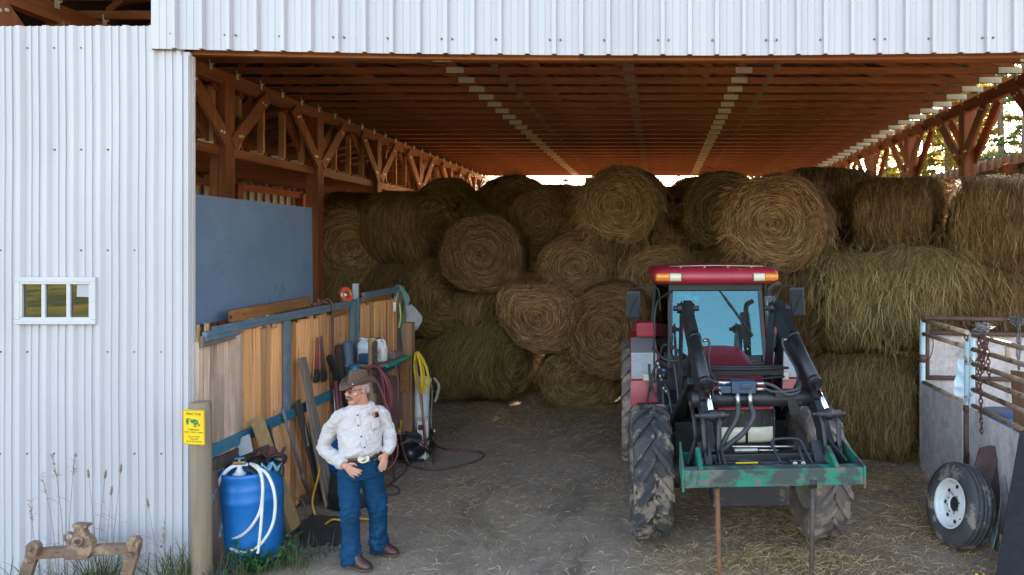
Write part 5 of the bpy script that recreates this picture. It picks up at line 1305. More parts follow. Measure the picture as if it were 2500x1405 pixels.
b.tube(pts, 0.004, 5); b.cyl(T(-0.26, -1.09, 1.20), T(0.32, -1.09, 1.19), 0.008, n=8); b.cyl(T(-0.04, -1.09, 1.165), T(0.14, -1.09, 1.16), 0.008, n=8); b.build('spring', STEEL, q)
b = MB(); tbox(b, -0.24, -0.05, -1.163, -1.157, 1.045, 1.085); b.build('warning_sticker', YEL, q)
b = MB()
for u in (0.235, 0.305): b.cyl(T(u, -1.24, 1.095), T(u+0.004, -1.30, 1.105), 0.018, n=12); b.cyl(T(u+0.004, -1.30, 1.105), T(u+0.005, -1.32, 1.108), 0.011, n=10)
b.build('coupling', STEEL, q); b = MB(); b.torus(frame_mat(T(-0.33, -0.95, 1.12), V(0.2, -1, 0.4)), 0.035, 0.004, 20, 5); b.torus(frame_mat(T(-0.325, -1.0, 1.06), V(0.2, -1, -0.2)), 0.03, 0.004, 20, 5); b.build('hose_ring', STEEL, q)
b = MB(); vL = -1.47
U0, U1 = -0.71, 0.755
tbox(b, U0, U1, vL-0.012, vL+0.012, 0.985, 1.125)
tbox(b, U0, U1, vL+0.013, vL+0.10, 1.105, 1.123); b.beam(T(U0+0.01, -1.0, 1.05), T(U1-0.01, -1.0, 1.05), 0.02, 0.16)
b.add([T(U0+0.015, vL+0.1, 1.11), T(U1-0.015, vL+0.1, 1.11), T(U1-0.015, -1.27, 1.00), T(U0+0.015, -1.27, 1.00), T(U1-0.015, -1.01, 1.00), T(U0+0.015, -1.01, 1.00)], [(0,1,2,3), (3,2,4,5)])
for u in (U0, U1):
    sgn = -1 if u < 0 else 1
    poly = [T(u, vL-0.02, 0.955), T(u, vL-0.02, 1.135), T(u-sgn*0.02, -0.98, 1.22), T(u-sgn*0.02, -0.98, 0.98)]
    pq = [p + tright*sgn*0.018 for p in poly]; b.add(poly+pq, [(0,1,2,3), (7,6,5,4), (0,4,5,1), (1,5,6,2), (2,6,7,3), (3,7,4,0)])
for u in (-0.575, 0.535): b.beam(T(u, -1.20, 1.175), T(u, vL+0.0, 1.085), 0.035, 0.13)
sf = b.build('spear_frame', GREEN, TR, bevel=0.004)
for px1, py1, px2, mt in ((1751, 1180, 1757, RUST), (1984, 1180, 1981, RUSTD)):
    a = P(px1, py1, 5.66); e = P(px2, 1445, 5.60); b = MB(); e2 = e + (e-a).normalized()*0.14
    b.tube([a, a.lerp(e, 0.5), e, e2], [0.021, 0.020, 0.018, 0.004], 12); b.build('spear', mt, sf)
    b = MB(); b.cyl(a + Z_*0.03, a - Z_*0.03, 0.036, n=12); b.build('spear_socket', DARK, sf)
# ---------------------------------------------------------------- plank fence inside the left side
FXp = -4.08
def FP(px, py, off=0.06):
    X = FXp + off; d = F_PX*X/(px-CX); return V(X, d, CAM_H-(py-CY)/F_PX*d)
PLANK = wood('fence_plank_wood', (0.80,0.42,0.18), (0.66,0.31,0.125), 'z', island=0.36, bump=0.5, cracks=0.85, weather=(0.46,0.30,0.18), dark=(0.10,0.05,0.025))
PLANKG = wood('weathered_plank_wood', (0.66,0.48,0.37), (0.50,0.36,0.27), 'z', island=0.25, weather=(0.22,0.17,0.14))
BROWNX = wood('brown_timber_y', (0.36,0.17,0.065), (0.26,0.115,0.042), 'y', island=0.2)
GREYB = wood('grey_board_z', (0.27,0.215,0.175), (0.19,0.15,0.125), 'z', island=0.2)
DKB = wood('dark_board_z', (0.13,0.095,0.08), (0.09,0.066,0.055), 'z', island=0.2)
PBLUE = mat('blue_grey_rail_paint', (0.085,0.14,0.19), (0.13,0.18,0.22), 5, rough=0.5, spots=((0.22,0.22,0.22), 9, 0.64), bump=0.06)
PTEAL = mat('teal_rail_paint', (0.025,0.14,0.22), (0.04,0.18,0.25), 5, rough=0.5, spots=((0.13,0.12,0.12), 7, 0.62), bump=0.06)
fe = thing('plank_fence', (FXp, 8.4, 0), 'tall fence of upright orange planks with blue steel rails behind the standing man', 'fence')
g = random.Random(31)
def planks(y0, y1, ztop, name, mt, lab=None):
    b = MB(); y = y0
    while y < y1-0.03:
        w_ = min(g.uniform(0.075, 0.15), y1-y); nz = 9; L_, R_ = [], []; ph = g.uniform(0, 50)
        zt = ztop - g.uniform(0, 0.06); xo = FXp + g.uniform(-0.014, 0.012)
        for i in range(nz+1):
            z = 0.03 + (zt-0.03)*i/nz; e = 0.014*noise.noise(V(ph, z*2.3, 0)); e2 = 0.014*noise.noise(V(ph+9, z*2.3, 0))
            L_.append((y+0.003+max(e, 0), z)); R_.append((y+w_-0.003-max(e2, 0), z))
        vs = []
        for (ya, z), (yb, _) in zip(L_, R_): vs += [V(xo+0.02, ya, z), V(xo+0.02, yb, z), V(xo-0.012, yb, z), V(xo-0.012, ya, z)]
        fs = []
        for i in range(nz):
            o = i*4; fs += [(o, o+1, o+5, o+4), (o+1, o+2, o+6, o+5), (o+2, o+3, o+7, o+6), (o+3, o, o+4, o+7)]
        fs += [(3,2,1,0), (nz*4, nz*4+1, nz*4+2, nz*4+3)]
        b.add(vs, fs); y += w_
    return b.build(name, mt, fe)
planks(6.12, 6.80, 2.10, 'plank_panel', PLANKG)
planks(6.80, 9.36, 2.12, 'plank_panel', PLANK)
planks(9.50, 10.78, 2.15, 'plank_panel', PLANK)
def frail(y0, z0, y1, z1, h, mt, off=0.045, t=0.045, nm='rail'):
    b = MB(); b.beam((FXp+off, y0, z0), (FXp+off, y1, z1), t, h); b.beam((FXp+off+t/2+0.004, y0, z0+h*0.1), (FXp+off+t/2+0.004, y1, z1+h*0.1), 0.008, h*0.12)
    return b.build(nm, mt, fe, bevel=0.004)
frail(6.3, 2.155, 9.40, 2.185, 0.085, PBLUE); frail(9.48, 2.255, 10.8, 2.265, 0.085, PBLUE)
frail(6.15, 2.125, 6.62, 2.13, 0.085, PBLUE, off=0.06)
frail(6.20, 1.075, 9.40, 1.12, 0.105, PTEAL); frail(9.48, 1.12, 10.8, 1.12, 0.09, PTEAL)
for px_, z0, z1, w_ in ((702, 1.15, 2.12, 0.075), (862, 0.03, 2.18, 0.05), (873, 0.03, 2.25, 0.05)):
    yy = FP(px_, 900).y; b = MB(); b.box((FXp+0.05, yy, (z0+z1)/2), (0.05, w_, z1-z0)); b.box((FXp+0.078, yy, (z0+z1)/2), (0.008, w_*0.25, z1-z0))
    b.build('post', PBLUE, fe, bevel=0.004)
b = MB(); b.box((FXp+0.03, 9.28, 2.30), (0.05, 0.09, 0.26)); b.box((FXp+0.06, 9.28, 2.30), (0.01, 0.05, 0.26)); b.build('stub_post', mat('pale_galvanised', (0.42,0.46,0.48), (0.5,0.53,0.55), 8, rough=0.45, metal=0.3), fe, bevel=0.004)
b = MB(); b.box((FXp+0.02, 10.86, 1.15), (0.13, 0.13, 2.3)); b.build('end_post', GREYB, fe, bevel=0.008)
b = MB(); b.beam(FP(492, 836, 0.05), FP(572, 815, 0.05), 0.03, 0.10); b.build('cleat', GREYB, fe, bevel=0.004)
b = MB(); b.beam(FP(812, 766, 0.05), FP(849, 757, 0.05), 0.03, 0.10); b.build('cleat', BROWNX, fe, bevel=0.004)
b = MB(); b.beam(FP(505, 1143, 0.05), FP(606, 1098, 0.05), 0.03, 0.11); b.build('cleat', DKB, fe, bevel=0.004)
b = MB(); b.beam(FP(885, 731, 0.05), FP(953, 719, 0.05)-Z_*0.03, 0.025, 0.09); b.build('cleat', BROWNX, fe, bevel=0.004)

# plywood sheet and the timber on the rail
b = MB(); yA, yB = 6.15, 8.62
b.add([V(-4.30, yA, 2.19), V(-4.30, yB, 2.215), V(-4.33, yB+0.04, 3.405), V(-4.33, yA, 3.41)], [(0,1,2,3)])
PLY = mat('grey_blue_painted_plywood', (0.105,0.165,0.25), (0.135,0.195,0.285), 2.2, rough=0.6, bump=0.05, spots=((0.03,0.04,0.05), 34, 0.705), spots2=((0.10,0.155,0.23), 3, 0.62))
tag(b.build('plywood_sheet', PLY, solid=0.018), 'large blue grey painted plywood sheet standing behind the fence top', 'plywood sheet')
b = MB(); b.beam(V(FXp-0.06, 6.72, 2.25), V(FXp-0.06, 8.22, 2.275), 0.05, 0.115); tag(b.build('timber', BROWNX, bevel=0.006), 'single brown timber lying along the fence rail under the plywood sheet', 'timber')
# reel, iron bits on the rail
b = MB(); M = frame_mat(V(FXp+0.02, 9.02, 2.30), V(1, -0.3, 0.25)); b.torus(M, 0.075, 0.032, 24, 10); b.lathe([(0.001, 0.02), (0.05, 0.02), (0.05, -0.02), (0.001, -0.02)], M, 20, mat=1); b.cyl(V(FXp+0.02, 8.90, 2.2), V(FXp+0.02, 8.90, 2.38), 0.01, n=8, mat=1)
tag(b.build('cord_reel', [mat('orange_plastic', (0.70,0.10,0.02), rough=0.4), STEEL]), 'orange round reel sitting on the fence rail beside the pale stub post', 'reel')
b = MB(); b.torus(frame_mat(V(FXp+0.02, 8.30, 2.26), V(1, 0.3, 0.2)), 0.04, 0.012, 16, 6); b.torus(frame_mat(V(FXp+0.02, 8.42, 2.25), V(0.3, 0.3, 1)), 0.05, 0.012, 16, 6); b.cyl(V(FXp, 8.2, 2.24), V(FXp+0.03, 8.5, 2.24), 0.013, n=8)
tag(b.build('iron_shackle', RUST), 'rusty shackle lying on the fence rail just beyond the plywood sheet', 'shackle')

LEANMATS = {}
def lean(name, a, e, w_, t_, mt, lab, cat, up=None, bevel=0.004, group=None):
    b = MB(); b.beam(a, e, w_, t_, up=up or X_); return tag(b.build(name, mt, bevel=bevel), lab, cat, group)
OSBM = osb('osb_board', (0.42,0.27,0.115), (0.33,0.20,0.08), (0.50,0.34,0.16))
lean('osb_strip', FP(628,1026,0.14), G(724,1299), 0.165, 0.03, OSBM, 'narrow strip of tan chipboard leaning on the fence behind the blue drum', 'board')
lean('plank', FP(738,874,0.12), G(812,1238), 0.105, 0.04, GREYB, 'tallest grey plank leaning on the fence left of the man', 'plank')
lean('plank', FP(752,980,0.10), G(800,1238), 0.07, 0.03, PLANKG, 'narrow brown plank half hidden behind the tallest leaning plank', 'plank')
lean('plank', FP(726,980,0.10), G(786,1222), 0.085, 0.03, DKB, 'dark plank leaning right behind the shovel handle', 'plank')
lean('plank', V(-4.0, 6.2, 0.92), V(-3.86, 6.12, 0.0), 0.10, 0.045, mat('peeling_blue_board', (0.085,0.05,0.04), (0.055,0.035,0.03), 6, (1,1,0.3), rough=0.8, spots=((0.10,0.30,0.42), 7, 0.57, (1,1,0.4)), bump=0.3), 'old board with peeling blue paint leaning between the sign post and drum', 'plank', up=Y_)
lean('iron_bar', FP(654,1040,0.10), G(716,1292), 0.035, 0.03, RUSTD, 'dark iron bar leaning along the chipboard strip', 'bar')
lean('iron_bar', FP(640,1150,0.3), G(708,1318), 0.03, 0.03, GREYB, 'thin grey stick leaning under the chipboard strip', 'stick')
lean('iron_bar', FP(803,870,0.12), FP(846,988,0.2), 0.07, 0.05, BLK, 'black square tube leaning on the fence above the hat brim', 'tube', bevel=0.003)
b = MB(); p0, p1 = FP(847,836,0.16), G(876,1150)+V(0,0,0.02); b.lathe([(0.056, 0), (0.056, (p1-p0).length), (0.048, (p1-p0).length), (0.048, 0), (0.056, 0)], frame_mat(p1, p0-p1), 20)
tag(b.build('plastic_pipe', mat('grey_blue_pvc', (0.07,0.10,0.14), (0.09,0.12,0.165), 4, rough=0.45)), 'thick grey blue pipe standing against the fence left of the blue jug', 'pipe')
lean('fence_stake', FP(828,842,0.12), FP(838,1010,0.16), 0.075, 0.06, wood('charred_stake', (0.12,0.085,0.05), (0.05,0.035,0.025), 'z', island=0.3), 'rough dark stake standing left of the thick grey blue pipe', 'stake')
for (a, e, mt, lab) in ((FP(815,950,0.10), FP(822,1060,0.14), STEEL, 'thin steel rod standing behind the man shoulder by the red pipes'), ):
    b = MB(); b.cyl(a, e, 0.014, n=8); tag(b.build('steel_rod', mt), lab, 'rod')
for px_, col, lab in ((822, 'a', 'dark red pipe nearest the thin steel rod, behind the man shoulder'), (830, 'b', 'dark red pipe just left of the black square tube foot')):
    b = MB(); b.cyl(FP(px_-3, 930, 0.16), G(px_+18, 1180), 0.026, n=10); tag(b.build('red_pipe', mat('dark_red_pipe', (0.10,0.018,0.025), (0.13,0.03,0.03), 6, rough=0.5)), lab, 'pipe')
# hooked rod over the rail
b = MB(); yy = FP(806, 800).y
b.tube(spline([V(FXp-0.05, yy-0.02, 2.12), V(FXp-0.03, yy-0.01, 2.24), V(FXp+0.03, yy, 2.27), V(FXp+0.085, yy, 2.20), V(FXp+0.09, yy, 1.9), V(FXp+0.09, yy+0.02, 1.3), V(FXp+0.08, yy+0.03, 1.0)], 6), 0.016, 8)
tag(b.build('hooked_rod', mat('brown_iron', (0.09,0.05,0.04), (0.06,0.035,0.03), 8, rough=0.6)), 'long brown rod hooked over the fence rail', 'rod')
# pipe wrenches
def wrench(top, bot, mt, lab):
    b = MB(); d = (bot-top); n_ = d.normalized(); b.tube([top, top.lerp(bot, 0.25), top.lerp(bot, 0.72)], [0.017, 0.019, 0.024], 8, flat=0.7)
    b.torus(frame_mat(top - n_*0.012, X_), 0.014, 0.006, 12, 6)
    b.beam(top.lerp(bot, 0.70), bot, 0.045, 0.035, mat=1); sd = V(0, 1, 0)
    b.beam(bot + sd*0.045 - n_*0.02, bot - sd*0.03 - n_*0.01, 0.04, 0.045, mat=1); b.beam(top.lerp(bot, 0.78) + sd*0.045, bot + sd*0.05, 0.035, 0.03, mat=1); b.beam(top.lerp(bot, 0.82) - sd*0.02, top.lerp(bot, 0.82) + sd*0.055, 0.04, 0.03, mat=1)
    for i in range(4): b.torus(frame_mat(top.lerp(bot, 0.86+0.03*i) + sd*0.045, n_), 0.02, 0.006, 12, 5, mat=1)
    tag(b.build('pipe_wrench', [mt, DARK], bevel=0.003), lab, 'wrench')
wrench(FP(775,830,0.09), FP(772,932,0.10), mat('red_wrench_paint', (0.20,0.02,0.025), (0.14,0.02,0.02), 9, rough=0.5), 'red handled pipe wrench hanging on the fence')
wrench(FP(785,826,0.09), FP(790,930,0.10), mat('brown_wrench', (0.08,0.03,0.028), (0.05,0.025,0.022), 9, rough=0.5), 'dark brown pipe wrench hanging right of the red handled one')
# saw toothed bars
def threaded(a, e, r, pitch, lab):
    b = MB(); L_ = (e-a).length; n = int(L_/pitch); pts, rs = [], []
    for i in range(n*2+1): pts.append(a.lerp(e, i/(2*n))); rs.append(r if i % 2 else r*0.72)
    b.tube(pts, rs, 10); tag(b.build('ribbed_bar', mat('ribbed_steel', (0.30,0.32,0.34), (0.20,0.21,0.22), 20, rough=0.4, metal=0.6)), lab, 'bar')
threaded(FP(756,1030,0.13), G(790,1222), 0.026, 0.022, 'thick ribbed steel bar leaning left of the tallest leaning plank')
threaded(FP(738,1008,0.11), FP(753,1090,0.16), 0.014, 0.018, 'short pale notched steel strip leaning against the dark plank')
# shovel
b = MB(); top, bt = FP(689,998,0.10), G(757,1235)+V(0,0,0.06); tip = G(772,1262)+V(0,0,0.02); n_ = (bt-top).normalized()
neck = top.lerp(bt, 0.80); b.tube([top, top.lerp(neck, 0.5), neck], [0.015, 0.017, 0.019], 10)
b.tube([top.lerp(bt, 0.68), neck, bt.lerp(neck, 0.35)], [0.021, 0.022, 0.014], 10, mat=1)
s0 = bt.lerp(neck, 0.35); sd = n_.cross(V(0.3, -1, 0.2)).normalized(); nm = sd.cross(n_).normalized(); Lb = 0.30
def blade(a, t):
    w_ = 0.10*(1 if t < 0.75 else 1-((t-0.75)/0.25)**2*0.35)*(0.93 + 0.07*min(1, t*6)); x = (a-0.5)*2*w_
    return s0 + n_*(t*Lb) + sd*x + nm*(0.022*((a-0.5)*2)**2 - 0.02*math.sin(PI*t))
b.grid(blade, 8, 10, mat=1)
sho = b.build('shovel', [mat('grey_shovel_handle', (0.20,0.19,0.19), (0.14,0.135,0.135), 12, (3,3,0.5), rough=0.7), mat('shovel_steel', (0.17,0.14,0.13), (0.11,0.09,0.085), 8, rough=0.6, metal=0.3)], solid=0.0)
tag(sho, 'square bladed shovel with grey handle leaning on the fence', 'shovel')
# rusty disc
b = MB(); b.lathe([(0.02, 0.015), (0.05, 0.02), (0.06, 0.006), (0.13, 0.004), (0.14, -0.006), (0.02, -0.006)], frame_mat(G(738,1225)+V(-0.08, 0.05, 0.14), V(0.9, -0.6, 0.8)), 28); tag(b.build('rusty_disc', RUST), 'rusty metal disc lying behind the shovel blade', 'disc')
b = MB(); pts = spline([G(700,1258)+V(0,0,.05), G(722,1252)+V(0,.0,.16), G(742,1260)+V(0,0,.14), G(752,1280)+V(0,0,.02)], 6); b.tube(pts, 0.008, 6); tag(b.build('wire_bail', STEEL), 'bent wire handle on the ground behind the chipboard strip', 'wire')
lean('stick', G(768,1262)+V(0,0,.03), G(706,1318)+V(0,0,.03), 0.035, 0.03, DKB, 'grey stick lying on the ground between chipboard strip and black mat', 'stick', up=Z_)

# sign post and sign
b = MB(); pc = V(-3.905, 5.93, 0); g2 = random.Random(8)
def postsurf(a, t):
    z = t*1.60; r = 0.078*(1+0.04*noise.noise(V(math.cos(2*PI*a)*1.5, math.sin(2*PI*a)*1.5, z*2)))*(1 if t < 0.985 else 0.93)
    return pc + V(math.cos(2*PI*a)*r + 0.012*(1-t), math.sin(2*PI*a)*r, z)
b.grid(postsurf, 24, 30); b.add([postsurf(i/24, 1) for i in range(24)], [list(range(24))])
tag(b.build('sign_post', wood('weathered_post_wood', (0.27,0.215,0.145), (0.21,0.16,0.105), 'z', island=0.0, weather=(0.20,0.19,0.15), sc=0.7)), 'weathered round wooden post at the wall corner, carrying the yellow sign', 'post')
yS = 5.815
def sp(px, py): q = P(px, py, yS); return q
b = MB(); c0, c1, c2, c3 = sp(445.5,1000), sp(499,1002.5), sp(500.5,1088), sp(446.5,1085)
def sq(u, v): return c0.lerp(c1, u).lerp(c3.lerp(c2, u), v)
ol = []
for cu, cv, a0 in ((0.07, 0.045, 180), (0.93, 0.045, 270), (0.93, 0.955, 0), (0.07, 0.955, 90)):
    for q in range(5):
        a = R(a0+22.5*q); ol.append((cu+0.07*math.cos(a), cv+0.045*math.sin(a)))
vs = [sq(u, v) for u, v in ol]; b.add(vs + [v + V(0, 0.004, 0) for v in vs], [list(range(20)), list(range(20, 40))[::-1]] + [(i, (i+1) % 20, 20+(i+1) % 20, 20+i) for i in range(20)])
sg = b.build('tractor_sign', mat('yellow_enamel', (0.80,0.52,0.006), (0.74,0.47,0.006), 3, rough=0.4, spots=((0.55,0.42,0.15), 14, 0.76)))
tag(sg, 'yellow metal sign lettered TRACTOR PARKING ONLY on the wooden post', 'sign')
INK = mat('olive_sign_ink', (0.10,0.10,0.012), rough=0.6); INKG = mat('green_sign_ink', (0.01,0.19,0.055), rough=0.5)
bpy.context.view_layer.update()
def sign_text(txt, u, v, hgt, wmax):
    cu = bpy.data.curves.new('txt', 'FONT'); cu.body = txt; cu.align_x = 'CENTER'; cu.align_y = 'CENTER'; cu.size = 1.0; cu.extrude = 0.0; cu.offset = 0.006
    to = bpy.data.objects.new('txt', cu); COL.objects.link(to); dg = bpy.context.evaluated_depsgraph_get()
    me = bpy.data.meshes.new_from_object(to.evaluated_get(dg)); bpy.data.objects.remove(to)
    xs = [q.co.x for q in me.vertices]; ys = [q.co.y for q in me.vertices]; W, H_ = max(xs)-min(xs), max(ys)-min(ys); mx, my = (max(xs)+min(xs))/2, (max(ys)+min(ys))/2
    for q in me.vertices:
        q.co = sq(u + (q.co.x-mx)/W*wmax, v - (q.co.y-my)/H_*hgt) + V(0, -0.0022, 0)
    me.materials.clear(); me.materials.append(INK); o = bpy.data.objects.new('lettering', me); COL.objects.link(o); o.parent = sg; o.matrix_parent_inverse = Matrix.Translation(-sg.location)
for t_, u, v, h_, w_ in (('TRACTOR', 0.5, 0.118, 0.075, 0.70), ('PARKING', 0.5, 0.565, 0.052, 0.47), ('ONLY', 0.5, 0.640, 0.045, 0.27), ('ALL OTHERS', 0.52, 0.768, 0.042, 0.53), ('WILL BE', 0.52, 0.835, 0.042, 0.33), ('PLOWED UNDER', 0.52, 0.905, 0.042, 0.70)): sign_text(t_, u, v, h_, w_)
b = MB()
def sline(u0, v0, u1, v1, w_=0.012): 
    a, e = sq(u0, v0)+V(0,-0.0022,0), sq(u1, v1)+V(0,-0.0022,0); d = (e-a).normalized(); s_ = d.cross(Y_)*(w_*0.09); b.add([a-s_, a+s_, e+s_, e-s_], [(0,1,2,3)])
for u0, u1 in ((0.08, 0.30), (0.92, 0.68)):
    sline(u0, 0.640, u1, 0.640, 0.03); dd = 0.06 if u1 > u0 else -0.06
    b.add([sq(u0, 0.64)+V(0,-.0023,0), sq(u0+dd, 0.622)+V(0,-.0023,0), sq(u0+dd, 0.658)+V(0,-.0023,0)], [(0,1,2)])
for i in range(20):
    (ua, va), (ub, vb2) = ol[i], ol[(i+1) % 20]; k_ = 0.95
    sline(0.5+(ua-.5)*k_, 0.5+(va-.5)*0.965, 0.5+(ub-.5)*k_, 0.5+(vb2-.5)*0.965, 0.018)
b.build('sign_border', INK, sg)
b = MB()
def blob(cu, cv, ru, rv, hole=0.0, tilt=0.0, mt=0):
    n_ = 20; pts = [(cu+ru*math.cos(2*PI*i/n_), cv+rv*math.sin(2*PI*i/n_)) for i in range(n_)]
    o_ = [sq(*p)+V(0,-0.0024-0.0003*mt,0) for p in pts]
    if hole: i_ = [sq(cu+(p[0]-cu)*hole, cv+(p[1]-cv)*hole)+V(0,-0.0024,0) for p in pts]; b.add(o_+i_, [(i, (i+1) % n_, n_+(i+1) % n_, n_+i) for i in range(n_)])
    else: b.add(o_, [list(range(n_))])
blob(0.22, 0.335, 0.062, 0.095, 0.55); blob(0.22, 0.335, 0.028, 0.045)
blob(0.57, 0.44, 0.062, 0.052, 0.45); blob(0.74, 0.425, 0.06, 0.038, 0.45)
def poly(pts): b.add([sq(u, v)+V(0,-0.0026,0) for u, v in pts], [list(range(len(pts)))])
poly([(0.36, 0.275), (0.64, 0.27), (0.64, 0.345), (0.52, 0.365), (0.50, 0.395), (0.37, 0.355)]); poly([(0.66, 0.29), (0.71, 0.29), (0.71, 0.36), (0.66, 0.36)]); poly([(0.52, 0.37), (0.70, 0.355), (0.72, 0.40), (0.52, 0.405)]); poly([(0.25, 0.245), (0.35, 0.245), (0.37, 0.29), (0.29, 0.262)]); poly([(0.53, 0.25), (0.56, 0.25), (0.56, 0.272), (0.53, 0.272)])
b.build('tractor_emblem', INKG, sg)

# blue drum with hose and odds and ends on its lid
dc = V((614-CX)/F_PX*6.5, 6.5, 0.0); Rd, Hd_ = 0.262, 0.86
DRUM = mat('blue_drum_plastic', (0.010,0.14,0.43), (0.014,0.17,0.50), 3, rough=0.42, spots=((0.008,0.07,0.20), 5, 0.70), bump=0.04)
b = MB(); prof = [(0.001, 0.0), (Rd*0.9, 0.0), (Rd*0.95, 0.02), (Rd*0.985, 0.06), (Rd*1.0, 0.2), (Rd*1.02, 0.40), (Rd*1.015, 0.575), (Rd*1.035, 0.585), (Rd*1.04, 0.62), (Rd*1.015, 0.64), (Rd*1.0, 0.70), (Rd*1.01, 0.72), (Rd*0.985, 0.735), (Rd*0.965, 0.80), (Rd*1.0, 0.825), (Rd*1.0, 0.855), (Rd*0.96, 0.862), (Rd*0.93, 0.85), (Rd*0.93, 0.825), (0.001, 0.825)]
b.lathe(prof, Matrix.Translation(dc), 48)
dr = b.build('plastic_drum', DRUM); tag(dr, 'upright blue plastic drum with a white hose looped over it, by the sign post', 'drum')
vc = dc + V(-0.04, -0.12, 0.825); b = MB()
b.lathe([(0.055, 0), (0.055, 0.02), (0.035, 0.03), (0.03, 0.05), (0.022, 0.055), (0.022, 0.10), (0.001, 0.10)], Matrix.Translation(vc), 20)
b.cyl(vc+V(-0.05, -0.01, 0.115), vc+V(0.05, 0.01, 0.115), 0.018, n=10, mat=1); b.cyl(vc+V(0, 0, 0.09), vc+V(0, 0, 0.15), 0.014, n=10, mat=1); b.beam(vc+V(-0.04, 0, 0.155), vc+V(0.045, 0.0, 0.16), 0.022, 0.012, mat=2)
b.build('tap', [mat('white_bung', (0.7,0.7,0.68), rough=0.4), mat('brass', (0.35,0.25,0.14), rough=0.4, metal=0.8), BLUEP], dr, bevel=0.002)
WH = mat('white_hose_plastic', (0.72,0.72,0.69), (0.62,0.62,0.6), 5, rough=0.4)
P0 = P
def P(x, y, d): return P0(x, y, d-0.29)
b = MB(); dq = 6.60
hosepts = [P(603,1133,6.72), P(580,1134,6.68), P(555,1147,6.62), P(537,1170,6.58), P(527,1195,6.60), P(534,1235,6.75), P(556,1300,6.70), P(560,1313,6.56), P(585,1310,6.53), P(610,1290,6.52), P(632,1255,6.52), P(640,1220,6.53), P(641,1180,6.54), P(634,1152,6.58), P(620,1138,6.65), P(612,1133,6.7), P(632,1143,6.62), P(652,1158,6.55), P(668,1195,6.53), P(672,1240,6.53), P(664,1285,6.53), P(640,1325,6.52), P(615,1344,6.50), P(585,1348,6.50), P(562,1340,6.52)]
b.tube(spline(hosepts, 8), 0.0135, 10)
b.tube(spline([P(612,1133,6.72), P(630,1140,6.62), P(640,1165,6.56), P(642,1200,6.54), P(638,1270,6.52), P(632,1330,6.5), P(629,1352,6.48)], 8), 0.0125, 10)
b.tube(spline([P(606,1135,6.70), P(575,1138,6.66), P(550,1155,6.61), P(535,1178,6.585), P(529,1200,6.60)], 8), 0.0125, 10)
P = P0
tag(b.build('white_hose', WH), 'white hose draped in loops over the blue drum', 'hose')
b = MB(); q0 = dc + V(0.10, 0.02, 0.875)
b.lathe([(0.042, 0), (0.042, 0.42), (0.022, 0.42), (0.022, 0), (0.042, 0)], frame_mat(q0 + V(0.03, -0.16, 0), V(-0.25, 1, 0.02)), 18); tag(b.build('hose_offcut', DARK), 'short black hose offcut with open end lying on the blue drum', 'hose')
b = MB(); b.lathe([(0.040, 0), (0.040, 0.46), (0.02, 0.46), (0.02, 0), (0.04, 0)], frame_mat(q0 + V(-0.07, -0.08, 0.0), V(-0.15, 1, 0.02)), 18); tag(b.build('hose_offcut', HOSE), 'second black hose offcut on the drum, behind the brass tap', 'hose')
b = MB(); b.beam(dc+V(-0.30, 0.10, 0.865), dc+V(0.02, 0.26, 0.985), 0.05, 0.03); b.beam(dc+V(-0.22, 0.0, 0.86), dc+V(-0.02, 0.24, 0.90), 0.06, 0.02); tag(b.build('rubber_strip', DARK, bevel=0.004), 'flat dark strip lying across the back of the blue drum', 'strip')
b = MB(); b.box(dc+V(-0.16, 0.16, 1.02), (0.135, 0.012, 0.17), Matrix.Rotation(R(-22), 3, 'Y') @ Matrix.Rotation(R(-15), 3, 'X')); tag(b.build('metal_card', mat('pale_grey_card', (0.42,0.44,0.45), (0.36,0.38,0.39), 6, rough=0.5)), 'tilted square of pale grey sheet propped behind the blue drum', 'card')
b = MB(); g3 = random.Random(3)
def rag(c, r, seed, n=14): 
    b.grid(lambda a, t: c + V(r*(a-.5)*2, r*(t-.5)*1.4, r*0.5*noise.noise(V(a*4, t*4, seed)) + r*0.3*math.sin(a*9+t*5)), n, n)
rag(dc+V(0.235, -0.10, 0.90), 0.075, 2); tag(b.build('work_glove', mat('teal_glove', (0.05,0.25,0.36), (0.25,0.45,0.5), 14, rough=0.9), solid=0.006), 'crumpled teal glove on the right rim of the blue drum', 'glove')
b = MB(); rag(dc+V(0.10, 0.16, 0.95), 0.10, 7); tag(b.build('red_rag', mat('dull_red_rag', (0.13,0.03,0.035), (0.09,0.025,0.028), 9, rough=0.9), solid=0.008), 'dull red rag heaped at the back of the blue drum', 'rag')
b = MB(); b.torus(frame_mat(dc+V(0.20, 0.06, 0.91), V(0.2, -0.5, 1)), 0.07, 0.022, 18, 8); b.cyl(dc+V(0.16, -0.02, 0.88), dc+V(0.33, -0.02, 1.03), 0.005, n=6); b.tube(spline([dc+V(0.27, -0.03, 0.90), dc+V(0.31, -0.05, 0.88), dc+V(0.315, -0.06, 0.80)], 5), 0.02, 8); tag(b.build('black_ring', DARK), 'black rubber ring and wire on the right of the drum lid', 'ring')

